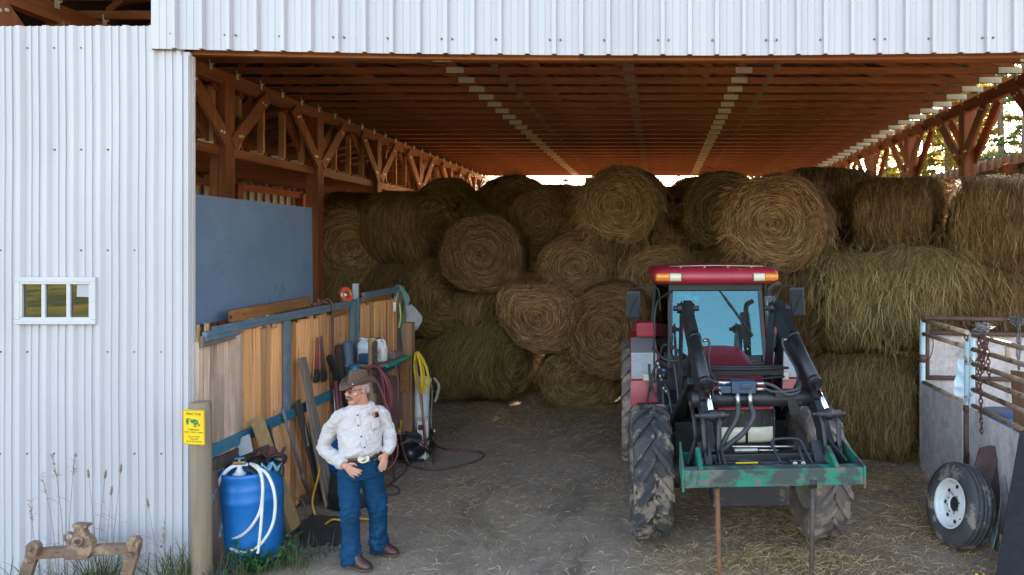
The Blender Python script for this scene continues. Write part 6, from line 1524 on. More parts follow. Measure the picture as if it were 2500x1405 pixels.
# tub, barrel and mat behind the man
c = G(850,1238) + V(0.0, 0.12, 0); b = MB(); b.lathe([(0.001, 0.0), (0.25, 0.0), (0.27, 0.02), (0.275, 0.15), (0.262, 0.22), (0.22, 0.36), (0.205, 0.37), (0.20, 0.355), (0.001, 0.35)], Matrix.Translation(c), 36)
tag(b.build('black_tub', mat('black_tub_plastic', (0.012,0.02,0.02), (0.02,0.035,0.034), 8, rough=0.25, bump=0.1)), 'glossy black tub on the ground behind the man legs', 'tub')
c2 = G(835,1205) + V(-0.05, 0.15, 0); b = MB(); b.lathe([(0.001, 0), (0.2, 0), (0.215, 0.05), (0.22, 0.3), (0.215, 0.52), (0.2, 0.56), (0.19, 0.55), (0.001, 0.54)], Matrix.Translation(c2), 32); tag(b.build('small_drum', DRUM), 'smaller blue drum partly hidden behind the man and black tub', 'drum')
b = MB(); b.add([G(728,1300)+V(0,0,.05), G(760,1283)+V(0,0,.10), G(850,1284)+V(0,0,.09), G(868,1300)+V(0,0,.05), G(840,1332)+V(0,0,.01), G(735,1340)+V(0,0,.01)], [(0,1,2,3), (0,3,4,5)]); tag(b.build('rubber_mat', mat('black_rubber_mat', (0.02,0.018,0.018), (0.035,0.03,0.028), 6, rough=0.85), solid=0.02), 'black rubber slab lying on the dirt left of the man', 'mat')
b = MB(); YH = mat('yellow_hose_plastic', (0.58,0.36,0.02), (0.50,0.30,0.02), 5, rough=0.45)
b.tube(spline([FP(770,1000,0.16), FP(778,1045,0.2), FP(786,1090,0.25), G(800,1240)+V(-.05,-.1,0.42), G(796,1255)+V(-.05,-.2,0.2), G(778,1282)+V(0,-.0,0.02), G(784,1293)+V(0,0,0.02), G(810,1298)+V(0,0,.12), G(835,1294)+V(0,0,.10), G(870,1280)+V(0,0,.06), G(900,1272)+V(0,0,.02), G(925,1262)+V(0,0,.02)], 8), 0.0105, 8)
tag(b.build('yellow_hose', YH), 'yellow hose hanging from the fence and running behind the man boots', 'hose')

# shelf corner
SW = wood('shelf_wood_z', (0.34,0.20,0.10), (0.25,0.14,0.07), 'z', island=0.2)
sx0, sx1, sy0, sy1, sz = -4.0, -3.42, 8.72, 9.48, 1.43
sf_ = thing('corner_shelf', (-3.7, 9.1, 0), 'rough timber shelf with a green front edge, fixed to posts by the fence', 'shelf')
b = MB(); b.box(((sx0+sx1)/2, (sy0+sy1)/2, sz), (sx1-sx0, sy1-sy0, 0.03)); b.build('shelf_board', GREYB, sf_, bevel=0.004)
b = MB(); b.box((sx1+0.012, (sy0+sy1)/2, sz-0.003), (0.022, sy1-sy0+0.02, 0.045)); b.build('edge_strip', mat('bright_green_strip', (0.005,0.30,0.17), (0.01,0.24,0.15), 5, rough=0.4), sf_, bevel=0.003)
b = MB(); b.box((sx1-0.03, 9.58, 0.94), (0.13, 0.12, 1.88)); b.build('post', SW, sf_, bevel=0.006)
b = MB(); b.box((sx1-0.05, 9.49, 1.15), (0.13, 0.03, 0.42)); b.build('cleat', BROWNX, sf_, bevel=0.004)
b = MB(); b.box(((sx0+sx1)/2, 9.55, 0.75), (0.56, 0.03, 0.8)); b.build('back_board', mat('reddish_board', (0.16,0.075,0.065), (0.12,0.055,0.05), 5, (6,1,1), rough=0.8), sf_)
b = MB(); pc2 = V((909-CX)/F_PX*8.62, 8.62, 0)
b.lathe([(0.001, 0.0), (0.05, 0.0), (0.052, 1.0), (0.049, 1.78), (0.044, 1.80), (0.001, 1.80)], Matrix.Translation(pc2), 20); tag(b.build('round_post', wood('tan_post_wood', (0.36,0.24,0.14), (0.28,0.18,0.10), 'z', island=0)), 'round tan post behind the hat, with a chain hung on it', 'post')
def chain(pts, r, wr, mt, name, lab, cat='chain', parent=None):
    b = MB(); path = spline(pts, 10); acc = 0; step = r*2.3; last = path[0]; i = 0; k = 0
    for q in path[1:]:
        seg = (q-last).length
        while acc + seg >= step:
            t = (step-acc)/seg; last = last.lerp(q, t); seg = (q-last).length; acc = 0
            d = (q-last).normalized() if seg > 1e-6 else Z_; s_ = d.orthogonal().normalized()
            if k % 2: s_ = d.cross(s_)
            n = 10; b.tube([last + d*(math.cos(2*PI*j/n)*r*1.45) + s_*(math.sin(2*PI*j/n)*r*0.8) for j in range(n)], wr, 5, closed=True); k += 1
        acc += seg; last = q
    return tag(b.build(name, mt), lab, cat)
ch = V(0.052, -0.035, 0)
RC = mat('dark_chain_iron', (0.06,0.045,0.04), (0.14,0.10,0.085), 30, rough=0.5, metal=0.4)
pts = []
for q in range(7): xo = 0.010*(q % 3) ; z1, z0 = 1.70-0.02*(q % 2), 1.25 - 0.03*((q*3) % 4); pts += ([pc2+ch+V(xo, -0.012*q, z1), pc2+ch+V(xo+0.008, -0.012*q-0.006, z0)] if q % 2 == 0 else [pc2+ch+V(xo, -0.012*q, z0), pc2+ch+V(xo+0.008, -0.012*q-0.006, z1)])
chain(pts, 0.016, 0.0055, RC, 'log_chain', 'dark chain hanging in bights on the round tan post')
# jugs
def jug(c, w_, dpt, h_, mt, lab, cap, labelmat=None, yaw=0.3):
    b = MB(); rings = []
    for z, k in ((0, 0.92), (0.02, 1), (0.60, 1), (0.70, 0.97), (0.82, 0.75), (0.90, 0.42), (0.94, 0.30), (1.0, 0.30)):
        rings.append([V(math.copysign(abs(math.cos(a))**0.5, math.cos(a))*w_/2*k - (w_*0.20*(z-0.6)/0.4 if z > 0.6 else 0), math.copysign(abs(math.sin(a))**0.5, math.sin(a))*dpt/2*k, z*h_) for a in [2*PI*i/20 for i in range(20)]])
    Rz = Matrix.Rotation(yaw, 3, 'Z'); vs = [c + Rz @ p for r in rings for p in r]
    b.add(vs, [(i*20+j, i*20+(j+1) % 20, (i+1)*20+(j+1) % 20, (i+1)*20+j) for i in range(7) for j in range(20)] + [list(range(20))[::-1], list(range(140, 160))], 0, True)
    b.tube([c + Rz @ V(*p) for p in spline([V(-w_*0.10, 0, h_*0.92), V(w_*0.12, 0, h_*0.97), V(w_*0.36, 0, h_*0.90), V(w_*0.46, 0, h_*0.72), V(w_*0.44, 0, h_*0.60)], 5)], w_*0.085, 8)
    o = b.build('jug', mt); tag(o, lab, 'jug')
    b = MB(); b.cyl(c + Rz @ V(-w_*0.20, 0, h_*0.98), c + Rz @ V(-w_*0.20, 0, h_*1.05), w_*0.17, n=14); b.build('cap', cap, o)
    if labelmat:
        b = MB(); b.box(c + Rz @ V(0, -dpt/2-0.002, h_*0.36), (w_*0.78, 0.003, h_*0.5), Rz); lb = b.build('jug_label', labelmat[0], o)
        for sx, sz_, cx_, cz_, mm in ((0.5, 0.05, -.02, 0.50, labelmat[1]), (0.35, 0.05, 0.05, 0.28, labelmat[1]), (0.5, 0.035, 0.0, 0.43, labelmat[2]), (0.45, 0.025, 0, 0.36, labelmat[2]), (0.5, 0.03, 0, 0.18, labelmat[2]), (0.04, 0.3, -0.3, 0.33, labelmat[2])):
            b = MB(); b.box(c + Rz @ V(cx_*w_, -dpt/2-0.005, h_*cz_), (w_*sx, 0.002, h_*sz_), Rz); b.build('label_stripe', mm, lb)
    return o
WP = mat('white_jug_plastic', (0.72,0.72,0.70), (0.66,0.66,0.65), 5, rough=0.35); BK = mat('black_cap', (0.03,0.03,0.03), rough=0.5)
jz = sz+0.018
jug(V(-3.60, 8.98, jz), 0.155, 0.13, 0.285, WP, 'white printed jug with a hollow handle, on the shelf edge right of the chain', BK, (mat('jug_paper_label', (0.66,0.66,0.62), rough=0.6), mat('label_yellow', (0.6,0.45,0.05), rough=0.6), mat('label_ink', (0.06,0.06,0.07), rough=0.6)), yaw=-0.25)
jug(V(-3.80, 9.02, jz), 0.21, 0.15, 0.28, mat('cloudy_jug_plastic', (0.42,0.45,0.55), (0.60,0.62,0.66), 3, rough=0.3), 'cloudy bluish jug on the shelf behind the round tan post', WP)
b = MB(); q = V((867-CX)/F_PX*8.75, 8.75, 1.18); b.lathe([(0.001, 0), (0.088, 0), (0.09, 0.02), (0.088, 0.20), (0.075, 0.255), (0.07, 0.26), (0.001, 0.26)], Matrix.Translation(q), 24)
b.lathe([(0.05, 0), (0.05, 1.18)], Matrix.Translation(V(q.x, q.y, 0)), 10, mat=1)
tag(b.build('blue_canister', [mat('teal_blue_plastic', (0.005,0.10,0.17), (0.008,0.13,0.21), 4, rough=0.3), DKB]), 'dark teal canister on a stump, left of the cloudy jug', 'canister')
b = MB(); q = V(-3.73, 8.82, jz); b.box(q+V(0,0,0.06), (0.14, 0.10, 0.12)); tag(b.build('blue_box', mat('dark_blue_plastic', (0.008,0.06,0.13), rough=0.4), bevel=0.02), 'small dark blue box on the shelf below the cloudy jug', 'box')
b = MB(); b.box((-3.52, 9.28, jz+0.03), (0.10, 0.30, 0.06)); b.box((-3.50, 9.2, jz+0.075), (0.06, 0.16, 0.03)); tag(b.build('wood_block', GREYB, bevel=0.006), 'grey wood offcut on the shelf beside the white jug', 'block')
# hose coil on the round post
HR_ = mat('red_air_hose', (0.20,0.045,0.055), (0.15,0.035,0.045), 6, rough=0.55)
b = MB(); pts = []; g4 = random.Random(12); cz = pc2 + V(0.06, -0.08, 1.42)
for q in range(9):
    ln = 0.80 + g4.uniform(-0.10, 0.12); sp_ = 0.15 + g4.uniform(-0.03, 0.05); dy = -0.012*q
    pts += [cz + V(-0.02+0.01*q, dy, 0.04+0.012*g4.random()), cz + V(sp_*0.75+0.05, dy-0.05, -0.10), cz + V(sp_*1.3+0.02, dy-0.08, -ln*0.5), cz + V(sp_*0.9, dy-0.07, -ln*0.85), cz + V(0.04, dy-0.05, -ln), cz + V(-0.10, dy-0.03, -ln*0.8), cz + V(-0.14, dy, -ln*0.4), cz + V(-0.11, dy, -0.06)]
pts += [cz + V(0.1, -0.2, -0.1), cz + V(0.30, -0.25, -0.55), cz + V(0.36, -0.2, -0.95), cz + V(0.26, -0.22, -1.15), cz + V(0.15, -0.3, -1.1)]
b.tube(spline(pts, 6), 0.0115, 7); tag(b.build('hose_coil', HR_), 'coil of dull red air hose hanging behind the man', 'hose')
# green strap and grey rag over the end post
b = MB(); ey = 10.80
def strap(x0, w_, z1, z0, ph, mt=0):
    pts = [V(FXp+0.0, ey, z1-0.3), V(FXp+0.02, ey-0.02, z1+0.01), V(FXp+0.10, ey-0.05, z1-0.02)] + [V(FXp+0.13+0.02*math.sin(i*1.2+ph)+x0, ey-0.08, z1-0.05-(z1-0.05-z0)*i/6) for i in range(1, 7)]
    path = spline(pts, 4); vs = []
    for i, p in enumerate(path): s_ = V(0.9, 0.3*math.sin(i*0.3+ph), 0).normalized(); vs += [p-s_*w_/2, p+s_*w_/2]
    b.add(vs, [(2*i, 2*i+1, 2*i+3, 2*i+2) for i in range(len(path)-1)], mt, True)
strap(0.02, 0.075, 2.29, 1.35, 0.3); strap(0.07, 0.06, 2.30, 1.55, 1.6)
tag(b.build('lifting_strap', mat('faded_green_webbing', (0.10,0.22,0.18), (0.16,0.27,0.22), 6, (1,1,4), rough=0.9), solid=0.006), 'faded green webbing strap hanging over the far end post', 'strap')
b = MB(); c = V(FXp+0.28, ey-0.12, 1.85)
b.grid(lambda a, t: c + V(-0.10+0.25*a*(0.35+0.65*math.sin(PI*min(t*1.05, 1)*0.8)), 0.04*noise.noise(V(a*3, t*3, 1))-0.03*math.sin(a*5), 0.18-0.48*t+0.10*a*t), 12, 14); tag(b.build('grey_rag', mat('grey_cloth', (0.36,0.36,0.37), (0.27,0.27,0.28), 5, rough=0.9), solid=0.01), 'grey cloth bag hanging beside the green strap', 'cloth')
b = MB(); c = V(FXp+0.10, ey-0.35, 2.10); b.grid(lambda a, t: c + V(0.035*(a-.5), 0.02*a, -0.14*t - 0.02*math.sin(a*3)), 4, 6); b.cyl(c+V(0.02, 0, 0.0), c+V(0.03, 0.1, 0.16), 0.003, n=6); tag(b.build('paper_tag', WP, solid=0.003), 'white tag hanging on the fence left of the green strap', 'tag')
b = MB(); c = V(FXp+0.13, ey-0.22, 1.86); b.tube(spline([c+V(0, 0, 0.2), c+V(0.02, 0, 0), c+V(-0.01, 0, -0.17)], 5), 0.014, 6, flat=0.4); tag(b.build('yellow_strap', mat('pale_yellow_webbing', (0.6,0.55,0.18), rough=0.8)), 'short pale yellow strap beside the green webbing', 'strap')
# yellow rope coil
b = MB(); g5 = random.Random(6); a0 = V(sx1+0.10, 9.58, 1.48); pts = []
for q in range(13):
    ln = g5.uniform(0.38, 0.62); sp_ = g5.uniform(0.05, 0.15); dx = g5.uniform(-0.01, 0.02); dy = -0.01*q
    pts += [a0+V(dx, dy, 0.0), a0+V(sp_*0.9, dy, -ln*0.35), a0+V(sp_*1.25, dy-0.02, -ln*0.8), a0+V(sp_*0.8, dy-0.03, -ln), a0+V(0.02, dy-0.02, -ln*0.85), a0+V(-0.02, dy, -ln*0.35)]
b.tube(spline(pts, 5), 0.0065, 6); tag(b.build('rope_coil', mat('yellow_rope', (0.70,0.50,0.02), (0.60,0.42,0.02), 20, rough=0.6)), 'coil of bright yellow rope hanging on the shelf post', 'rope')
# white bucket on a white box
c = V((1022-CX)/F_PX*9.85, 9.85, 0); bk = thing('white_bucket', c, 'tall white plastic bin with a rim, standing behind the broom handle', 'bin')
b = MB(); b.lathe([(0.001, 0), (0.125, 0), (0.13, 0.03), (0.155, 0.98), (0.15, 0.99), (0.14, 0.97), (0.12, 0.05), (0.001, 0.05)], Matrix.Translation(c), 32); b.build('bin_body', mat('white_bin_plastic', (0.62,0.64,0.64), (0.50,0.52,0.52), 3, rough=0.45, spots=((0.40,0.24,0.06), 2.2, 0.60)), bk)
b = MB(); b.lathe([(0.152, 0.99), (0.175, 1.0), (0.178, 1.05), (0.168, 1.06), (0.155, 1.04), (0.150, 1.0)], Matrix.Translation(c), 32); b.build('rim', WP, bk)
b = MB(); b.tube(spline([c+V(0.17, 0, 1.03), c+V(0.21, -0.05, 0.85), c+V(0.19, -0.05, 0.5), c+V(0.22, -0.04, 0.2)], 6), 0.008, 6); b.tube(spline([c+V(0.18, 0.1, 1.05), c+V(0.27, 0.05, 0.95), c+V(0.25, 0.03, 0.8), c+V(0.22, 0.02, 0.72)], 6), 0.02, 6, flat=0.3)
tag(b.build('twine', mat('grey_twine', (0.28,0.25,0.20), rough=0.9)), 'grey twine and a limp strip hanging over the white bin rim', 'twine')
c = V((1030-CX)/F_PX*9.6, 9.6, 0); b = MB(); b.box(c+V(0.02, 0, 0.33), (0.14, 0.16, 0.42), Matrix.Rotation(0.2, 3, 'Z')); b.box(c+V(0.02, -0.085, 0.45), (0.08, 0.012, 0.07), Matrix.Rotation(0.2, 3, 'Z'), mat=1); b.box(c+V(0.02, 0, 0.06), (0.12, 0.12, 0.12))
tag(b.build('white_box', [WP, mat('box_window', (0.12,0.03,0.03), rough=0.4)], bevel=0.012), 'white plastic appliance box at the foot of the white bin', 'box')
for a, e, r_, mt, nm, lab in ((V(-3.30, 9.42, 1.38), V(-3.12, 9.34, 0.25), 0.014, mat('tan_handle', (0.33,0.18,0.09), (0.25,0.13,0.065), 9, rough=0.6), 'broom_handle', 'tan wooden handle leaning on the shelf post in front of the white bin'), (V(-3.27, 9.52, 1.05), V(-3.17, 9.42, 0.25), 0.016, mat('maroon_handle', (0.13,0.015,0.02), (0.1,0.012,0.018), 9, rough=0.4), 'tool_handle', 'maroon tool handle leaning behind the tan wooden handle')):
    b = MB(); b.tube([a, a.lerp(e, .5), e], [r_, r_, r_*1.1], 10); b.cyl(e, e+(e-a).normalized()*0.10, r_*1.6, n=10, mat=1); tag(b.build(nm, [mt, DARK]), lab, 'handle')
# compressor
c = G(1000,1122); CM = thing('air_compressor', c, 'black air compressor with two round tanks on the floor below the hoses', 'compressor')
b = MB()
BB = mat('black_tank_paint', (0.012,0.014,0.018), (0.022,0.024,0.03), 6, rough=0.35, coat=0.3, spots=((0.08,0.07,0.06), 7, 0.68))
for z, dx in ((0.30, 0.10), (0.13, 0.13)):
    b = MB(); ce = c + V(dx, 0, z); ax = V(0.35, 0.9, 0).normalized(); b.lathe([(0.001, -0.27), (0.05, -0.262), (0.085, -0.235), (0.098, -0.19), (0.10, -0.15), (0.10, 0.2), (0.08, 0.25), (0.001, 0.27)], frame_mat(ce, ax), 24); b.cyl(ce-ax*0.27, ce-ax*0.295, 0.022, n=10); b.build('tank', BB, CM)
b = MB(); b.box(c+V(-0.09, -0.02, 0.18), (0.16, 0.2, 0.24))
for q in range(11): b.box(c+V(-0.09, -0.02, 0.075+0.022*q), (0.19, 0.24, 0.008))
b.box(c+V(-0.09, -0.02, 0.32), (0.10, 0.12, 0.05)); b.cyl(c+V(-0.02, -0.05, 0.33), c+V(-0.02, -0.05, 0.40), 0.025, n=10); b.build('motor', DARK, CM)
b = MB(); b.beam(c+V(-0.16, -0.14, 0.03), c+V(0.24, -0.14, 0.03), 0.04, 0.03); b.beam(c+V(-0.16, 0.14, 0.03), c+V(0.24, 0.14, 0.03), 0.04, 0.03); b.tube(spline([c+V(-0.02, -0.1, 0.33), c+V(0.03, -0.16, 0.36), c+V(0.06, -0.18, 0.25)], 4), 0.01, 6); b.build('base_frame', DARK, CM)
b = MB(); c9 = G(1052,1062)+V(0,0,0.05); b.cyl(c9, c9+V(0.1, -0.03, 0.02), 0.045, n=14); tag(b.build('tin_can', STEEL), 'small tin can lying on the floor right of the compressor', 'can')
# floor hoses
HB = mat('brown_hose', (0.12,0.055,0.05), (0.09,0.045,0.04), 7, rough=0.6)
zz = V(0, 0, 0.018)
b = MB(); b.tube(spline([V(-3.42, 9.0, 1.44), V(-3.36, 8.95, 1.2), V(-3.34, 8.9, 0.8), G(985,1140)+V(-.02,0,.3), G(1000,1138)+zz, G(1040,1150)+zz, G(1080,1148)+zz, G(1130,1139)+zz, G(1170,1125)+zz, G(1181,1113)+zz, G(1165,1105)+zz, G(1110,1102)+zz, G(1080,1098)+zz, G(1058,1085)+zz, G(1045,1070)+V(0,0,.12), V(-3.10, 9.3, 0.33), V(-3.3, 9.25, 0.36), V(-3.42, 9.2, 0.30)], 8), 0.013, 8)
tag(b.build('floor_hose', HB), 'brown hose looping out over the dirt floor from the compressor', 'hose')
b = MB(); b.tube(spline([V(-3.3, 9.2, 0.36), V(-3.15, 9.15, 0.35), V(-3.02, 9.1, 0.28), G(1056,1120)+V(0,0,.12), G(1058,1136)+zz], 7), 0.013, 8); tag(b.build('floor_hose', HB), 'short brown hose end drooping over the compressor tank to the floor', 'hose')
b = MB(); b.tube(spline([G(955,1140)+V(0,0,.25), G(962,1165)+zz, G(958,1180)+zz, G(940,1192)+zz, G(925,1205)+zz], 7), 0.012, 8); tag(b.build('floor_hose', HB), 'brown hose lying on the floor right beside the man jeans', 'hose')
b = MB(); b.tube(spline([G(992,1118)+V(0,0,.1), G(992,1150)+V(0,0,.02), G(965,1176)+zz, G(955,1186)+zz, G(972,1196)+zz, G(974,1206)+zz, G(960,1212)+zz, G(940,1212)+zz], 7), 0.007, 6); tag(b.build('power_cord', HOSE), 'thin black cord on the floor below the compressor', 'cord')
b = MB(); b.tube(spline([V(-3.38, 9.1, 0.62), V(-3.36, 9.05, 0.55), V(-3.40, 9.0, 0.47)], 10), 0.02, 8); pts = [V(-3.36-0.02*i/40, 9.05, 0.66-0.18*i/40) + V(0.02*math.cos(i), 0.02*math.sin(i), 0) for i in range(41)]; b = MB(); b.tube(pts, 0.006, 6); tag(b.build('yellow_coil', mat('yellow_coil_cord', (0.6,0.42,0.02), rough=0.5)), 'small curly yellow cord hanging beside the shelf post', 'cord')

# ---------------------------------------------------------------- pen on the right
PX_ = 3.43
PIPE = mat('rusty_pale_pipe', (0.44,0.34,0.24), (0.30,0.20,0.13), 7, rough=0.7, bump=0.15, spots=((0.14,0.06,0.035), 6, 0.6))
PIPEB = mat('pale_blue_pipe', (0.42,0.56,0.60), (0.48,0.60,0.62), 5, rough=0.55, spots=((0.17,0.08,0.05), 7, 0.58))
PIPED = mat('rusty_dark_pipe', (0.13,0.075,0.055), (0.09,0.05,0.04), 8, rough=0.75, bump=0.2)
OSBG = osb('weathered_chipboard', (0.58,0.52,0.51), (0.68,0.62,0.60), (0.42,0.375,0.365), (1,1,0.7))
def PP(px, py, off=0.0): d = F_PX*(PX_+off)/(px-CX); return V(PX_+off, d, CAM_H-(py-CY)/F_PX*d)
yc, ym, ye = 9.07, 7.70, 4.6
g1 = thing('pen_gate', (PX_, 8.4, 0), 'narrow pen panel of grey chipboard in a pale blue pipe frame, nearest the hay', 'gate')
b = MB(); b.cyl((PX_, yc, 0.02), (PX_, yc, 1.97), 0.034, n=14); b.build('corner_post', PIPEB, g1)
b = MB(); b.cyl((PX_+0.07, yc+0.02, 1.2), (PX_+0.07, yc+0.02, 1.93), 0.025, n=10); b.cyl((PX_, yc-0.01, 1.42), (PX_, yc-0.01, 1.52), 0.05, n=12); b.build('hinge', PIPED, g1)
b = MB(); b.cyl((PX_, ym+0.06, 0.05), (PX_, ym+0.06, 1.86), 0.034, n=14); b.build('gate_post', PIPEB, g1)
for z0, z1 in ((1.965, 1.965), (1.79, 1.80), (1.16, 1.17)):
    b = MB(); b.cyl((PX_, yc, z0), (PX_, ym+0.06, z1), 0.027, n=12); b.build('rail', PIPE, g1)
b = MB(); b.add([V(PX_-0.035, yc-0.02, 0.20), V(PX_-0.035, yc-0.12, 0.06), V(PX_-0.035, ym+0.10, 0.06), V(PX_-0.035, ym+0.10, 1.15), V(PX_-0.035, yc-0.02, 1.15)], [(0,1,2,3,4)]); b.build('chipboard', OSBG, g1, solid=0.014)
b = MB(); b.tube(spline([V(PX_+0.05, yc-0.05, 1.85), V(PX_+0.09, yc-0.12, 1.7), V(PX_+0.06, yc-0.10, 1.5), V(PX_+0.02, yc-0.05, 1.45)], 6), 0.006, 6); b.build('cable', HOSE, g1)
g2_ = thing('pen_gate', (PX_, 6.3, 0), 'long pen panel of rusty pipe rails over chipboard, cut by the right edge', 'gate')
b = MB(); b.cyl((PX_, ym-0.06, 0.05), (PX_, ym-0.06, 1.97), 0.032, n=14); b.build('gate_post', PIPEB, g2_)
for z in (1.955, 1.80, 1.64, 1.50, 1.36, 1.185):
    b = MB(); b.cyl((PX_, ym-0.06, z), (PX_, ye, z+0.03), 0.026, n=12); b.build('rail', PIPE, g2_)
b = MB(); b.cyl((PX_, 6.86, 1.80), (PX_, 6.86, 1.96), 0.024, n=10); b.build('stay', PIPE, g2_)
b = MB(); b.box((PX_-0.035, (ym+ye)/2-0.05, 0.61), (0.014, ym-ye-0.1, 1.10)); b.build('chipboard', OSBG, g2_)
b = MB(); b.cyl((PX_-0.02, ym, 0.5), (PX_-0.02, ym, 1.15), 0.045, n=12); b.cyl((PX_-0.01, ym, 1.10), (PX_-0.01, ym, 1.16), 0.06, n=12); b.build('hinge_sleeve', PIPED, g2_)
g3_ = thing('pen_gate', (4.6, 9.2, 0), 'rear pen panel with two dark rails over grey chipboard, in front of the hay', 'gate')
for z in (1.985, 1.79, 1.2):
    b = MB(); b.cyl((PX_+0.05, yc+0.1, z), (6.2, yc+0.1, z-0.06), 0.03, n=12); b.build('rail', PIPED, g3_)
b = MB(); b.box((4.8, yc+0.16, 0.95), (2.7, 0.014, 1.66)); b.build('chipboard', OSBG, g3_)
b = MB(); b.cyl((4.55, yc+0.1, 1.8), (4.55, yc+0.1, 1.98), 0.026, n=10); b.build('stay', PIPED, g3_)
b = MB(); c = V(4.15, 8.35, 0); b.lathe([(0.001, 0), (0.29, 0), (0.3, 0.05), (0.31, 0.5), (0.315, 0.66), (0.30, 0.68), (0.30, 0.92), (0.285, 0.94), (0.001, 0.93)], Matrix.Translation(c), 32); tag(b.build('plastic_drum', mat('deep_blue_drum', (0.006,0.06,0.15), (0.01,0.085,0.2), 4, rough=0.35)), 'dark blue drum standing inside the pen behind the rails', 'drum')
b = MB(); b.box((3.80, 6.95, 1.02), (0.03, 1.0, 1.25), Matrix.Rotation(R(-6), 3, 'X')); tag(b.build('plywood_offcut', wood('stained_plywood', (0.36,0.22,0.14), (0.27,0.14,0.085), 'z', island=0, knots=False)), 'upright brown plywood offcut behind the pipe rails at the right edge', 'plywood')
b = MB(); c = P(2355, 925, 8.25)
b.grid(lambda a, t: c + V(0.11*(a-.5)*(1.9-0.5*math.sin(t*5+1)), 0.05*noise.noise(V(a*4, t*5, 3)) + 0.02*math.sin(a*8), 0.22-0.44*t + 0.03*a), 14, 18); tag(b.build('plastic_sack', mat('white_blue_sack', (0.55,0.68,0.74), (0.42,0.56,0.64), 6, rough=0.3, bump=0.4)), 'crumpled pale blue plastic sack hanging inside the pen', 'sack')
RCH = mat('rusty_chain_iron', (0.11,0.05,0.038), (0.07,0.035,0.03), 16, rough=0.75)
chain([PP(2388,815,-.04), PP(2392,880,-.05), PP(2394,960,-.05), PP(2397,1052,-.05)], 0.022, 0.0075, RCH, 'rail_chain', 'rusty chain hanging longest from the top rail by the middle gate posts')
chain([PP(2402,810,-.045), PP(2396,860,-.06), PP(2398,905,-.06), PP(2403,860,-.07), PP(2404,815,-.05), PP(2410,850,-.05), PP(2414,905,-.05), PP(2418,940,-.04)], 0.022, 0.0075, RCH, 'rail_chain', 'rusty chain doubled over the top rail right of the longest one')
chain([V(3.95, yc-0.02, 1.98), V(3.98, yc-0.03, 1.75), V(4.04, yc-0.03, 1.55), V(4.08, yc-0.03, 1.42), V(4.09, yc-0.03, 1.05)], 0.026, 0.009, RCH, 'hanging_chain', 'left strand of the rusty chains hung on the rear rail')
chain([V(4.27, yc-0.02, 1.98), V(4.26, yc-0.03, 1.78), V(4.20, yc-0.03, 1.55), V(4.12, yc-0.03, 1.42), V(4.13, yc-0.03, 1.05)], 0.026, 0.009, RCH, 'hanging_chain', 'right strand of the rusty chains hung on the rear rail')
def tangle(c, r, n, mt, lab, drop):
    b = MB(); g6 = random.Random(n); pts = [c + V(g6.gauss(0, r), g6.gauss(0, r*0.5), g6.gauss(0, r*0.6)) for _ in range(n)]; b.tube(spline(pts, 4), 0.006, 5)
    pts = [c + V(g6.gauss(0, 0.015), g6.gauss(0, 0.015), -drop*((i % 8)/7)) for i in range(24)]; b.tube(spline(pts, 4), 0.007, 5)
    tag(b.build('wire_bundle', mt), lab, 'wire')
BW = mat('grey_barbed_wire', (0.12,0.12,0.14), (0.20,0.20,0.21), 20, rough=0.5, metal=0.5)
tangle(V(4.65, yc-0.05, 1.95), 0.07, 40, BW, 'grey wire tangle on the rear rail, left of the gate posts', 0.6); tangle(PP(2398, 800, -0.03), 0.055, 44, BW, 'grey wire tangle on the top rail above the longest chain', 0.1)
# spare wheel
wc = V(2.93, 6.80, 0.40); wn_ = V(-0.965, -0.20, 0.22).normalized(); M = frame_mat(wc, wn_, Y_); wt = thing('spare_wheel', (wc.x, wc.y, 0), 'loose truck wheel with white steel rim leaning on the chipboard panel', 'wheel')
b = MB(); h = 0.125
prof = [(0.225, h*0.8), (0.25, h*1.0), (0.29, h*1.08), (0.345, h*1.0), (0.375, h*0.88), (0.388, h*0.72), (0.390, h*0.70), (0.380, h*0.60), (0.380, h*0.56), (0.394, h*0.52), (0.396, h*0.2), (0.384, h*0.16), (0.384, h*0.12), (0.397, h*0.08)]
prof = prof + [(r, -z) for r, z in prof[::-1]]
b.lathe(prof, M, 72); g7 = random.Random(2)
for q in range(72):
    a = 2*PI*q/72
    for zc in (0.62, -0.62): b.box(M @ V(0.389*math.cos(a), 0.389*math.sin(a), h*zc*1.0), (0.012, 0.016, 0.020), M.to_3x3() @ Matrix.Rotation(a, 3, 'Z'))
b.build('tyre', mat('worn_truck_rubber', (0.035,0.036,0.04), (0.055,0.055,0.057), 6, rough=0.7, bump=0.25, bscale=40, spots=((0.20,0.165,0.135), 5, 0.56)), wt)
b = MB(); b.lathe([(0.235, h*0.90), (0.228, h*0.98), (0.215, h*0.80), (0.205, h*0.55), (0.20, h*0.35), (0.17, h*0.28), (0.145, h*0.33), (0.10, h*0.52), (0.075, h*0.55), (0.07, h*0.30)], M, 48)
rim_ = b.build('rim', mat('white_rim_paint', (0.66,0.68,0.68), (0.55,0.57,0.57), 6, rough=0.4, spots=((0.25,0.13,0.08), 9, 0.68), spots2=((0.32,0.25,0.2), 16, 0.70)), wt)
b = MB()
for q in range(8):
    a = 2*PI*(q+0.3)/8; p = M @ V(0.162*math.cos(a), 0.162*math.sin(a), h*0.305); b.cyl(p, p + wn_*0.004, 0.019, n=14)
    a += 0.2; p = M @ V(0.088*math.cos(a), 0.088*math.sin(a), h*0.54); b.cyl(p, p + wn_*0.004, 0.008, n=8)
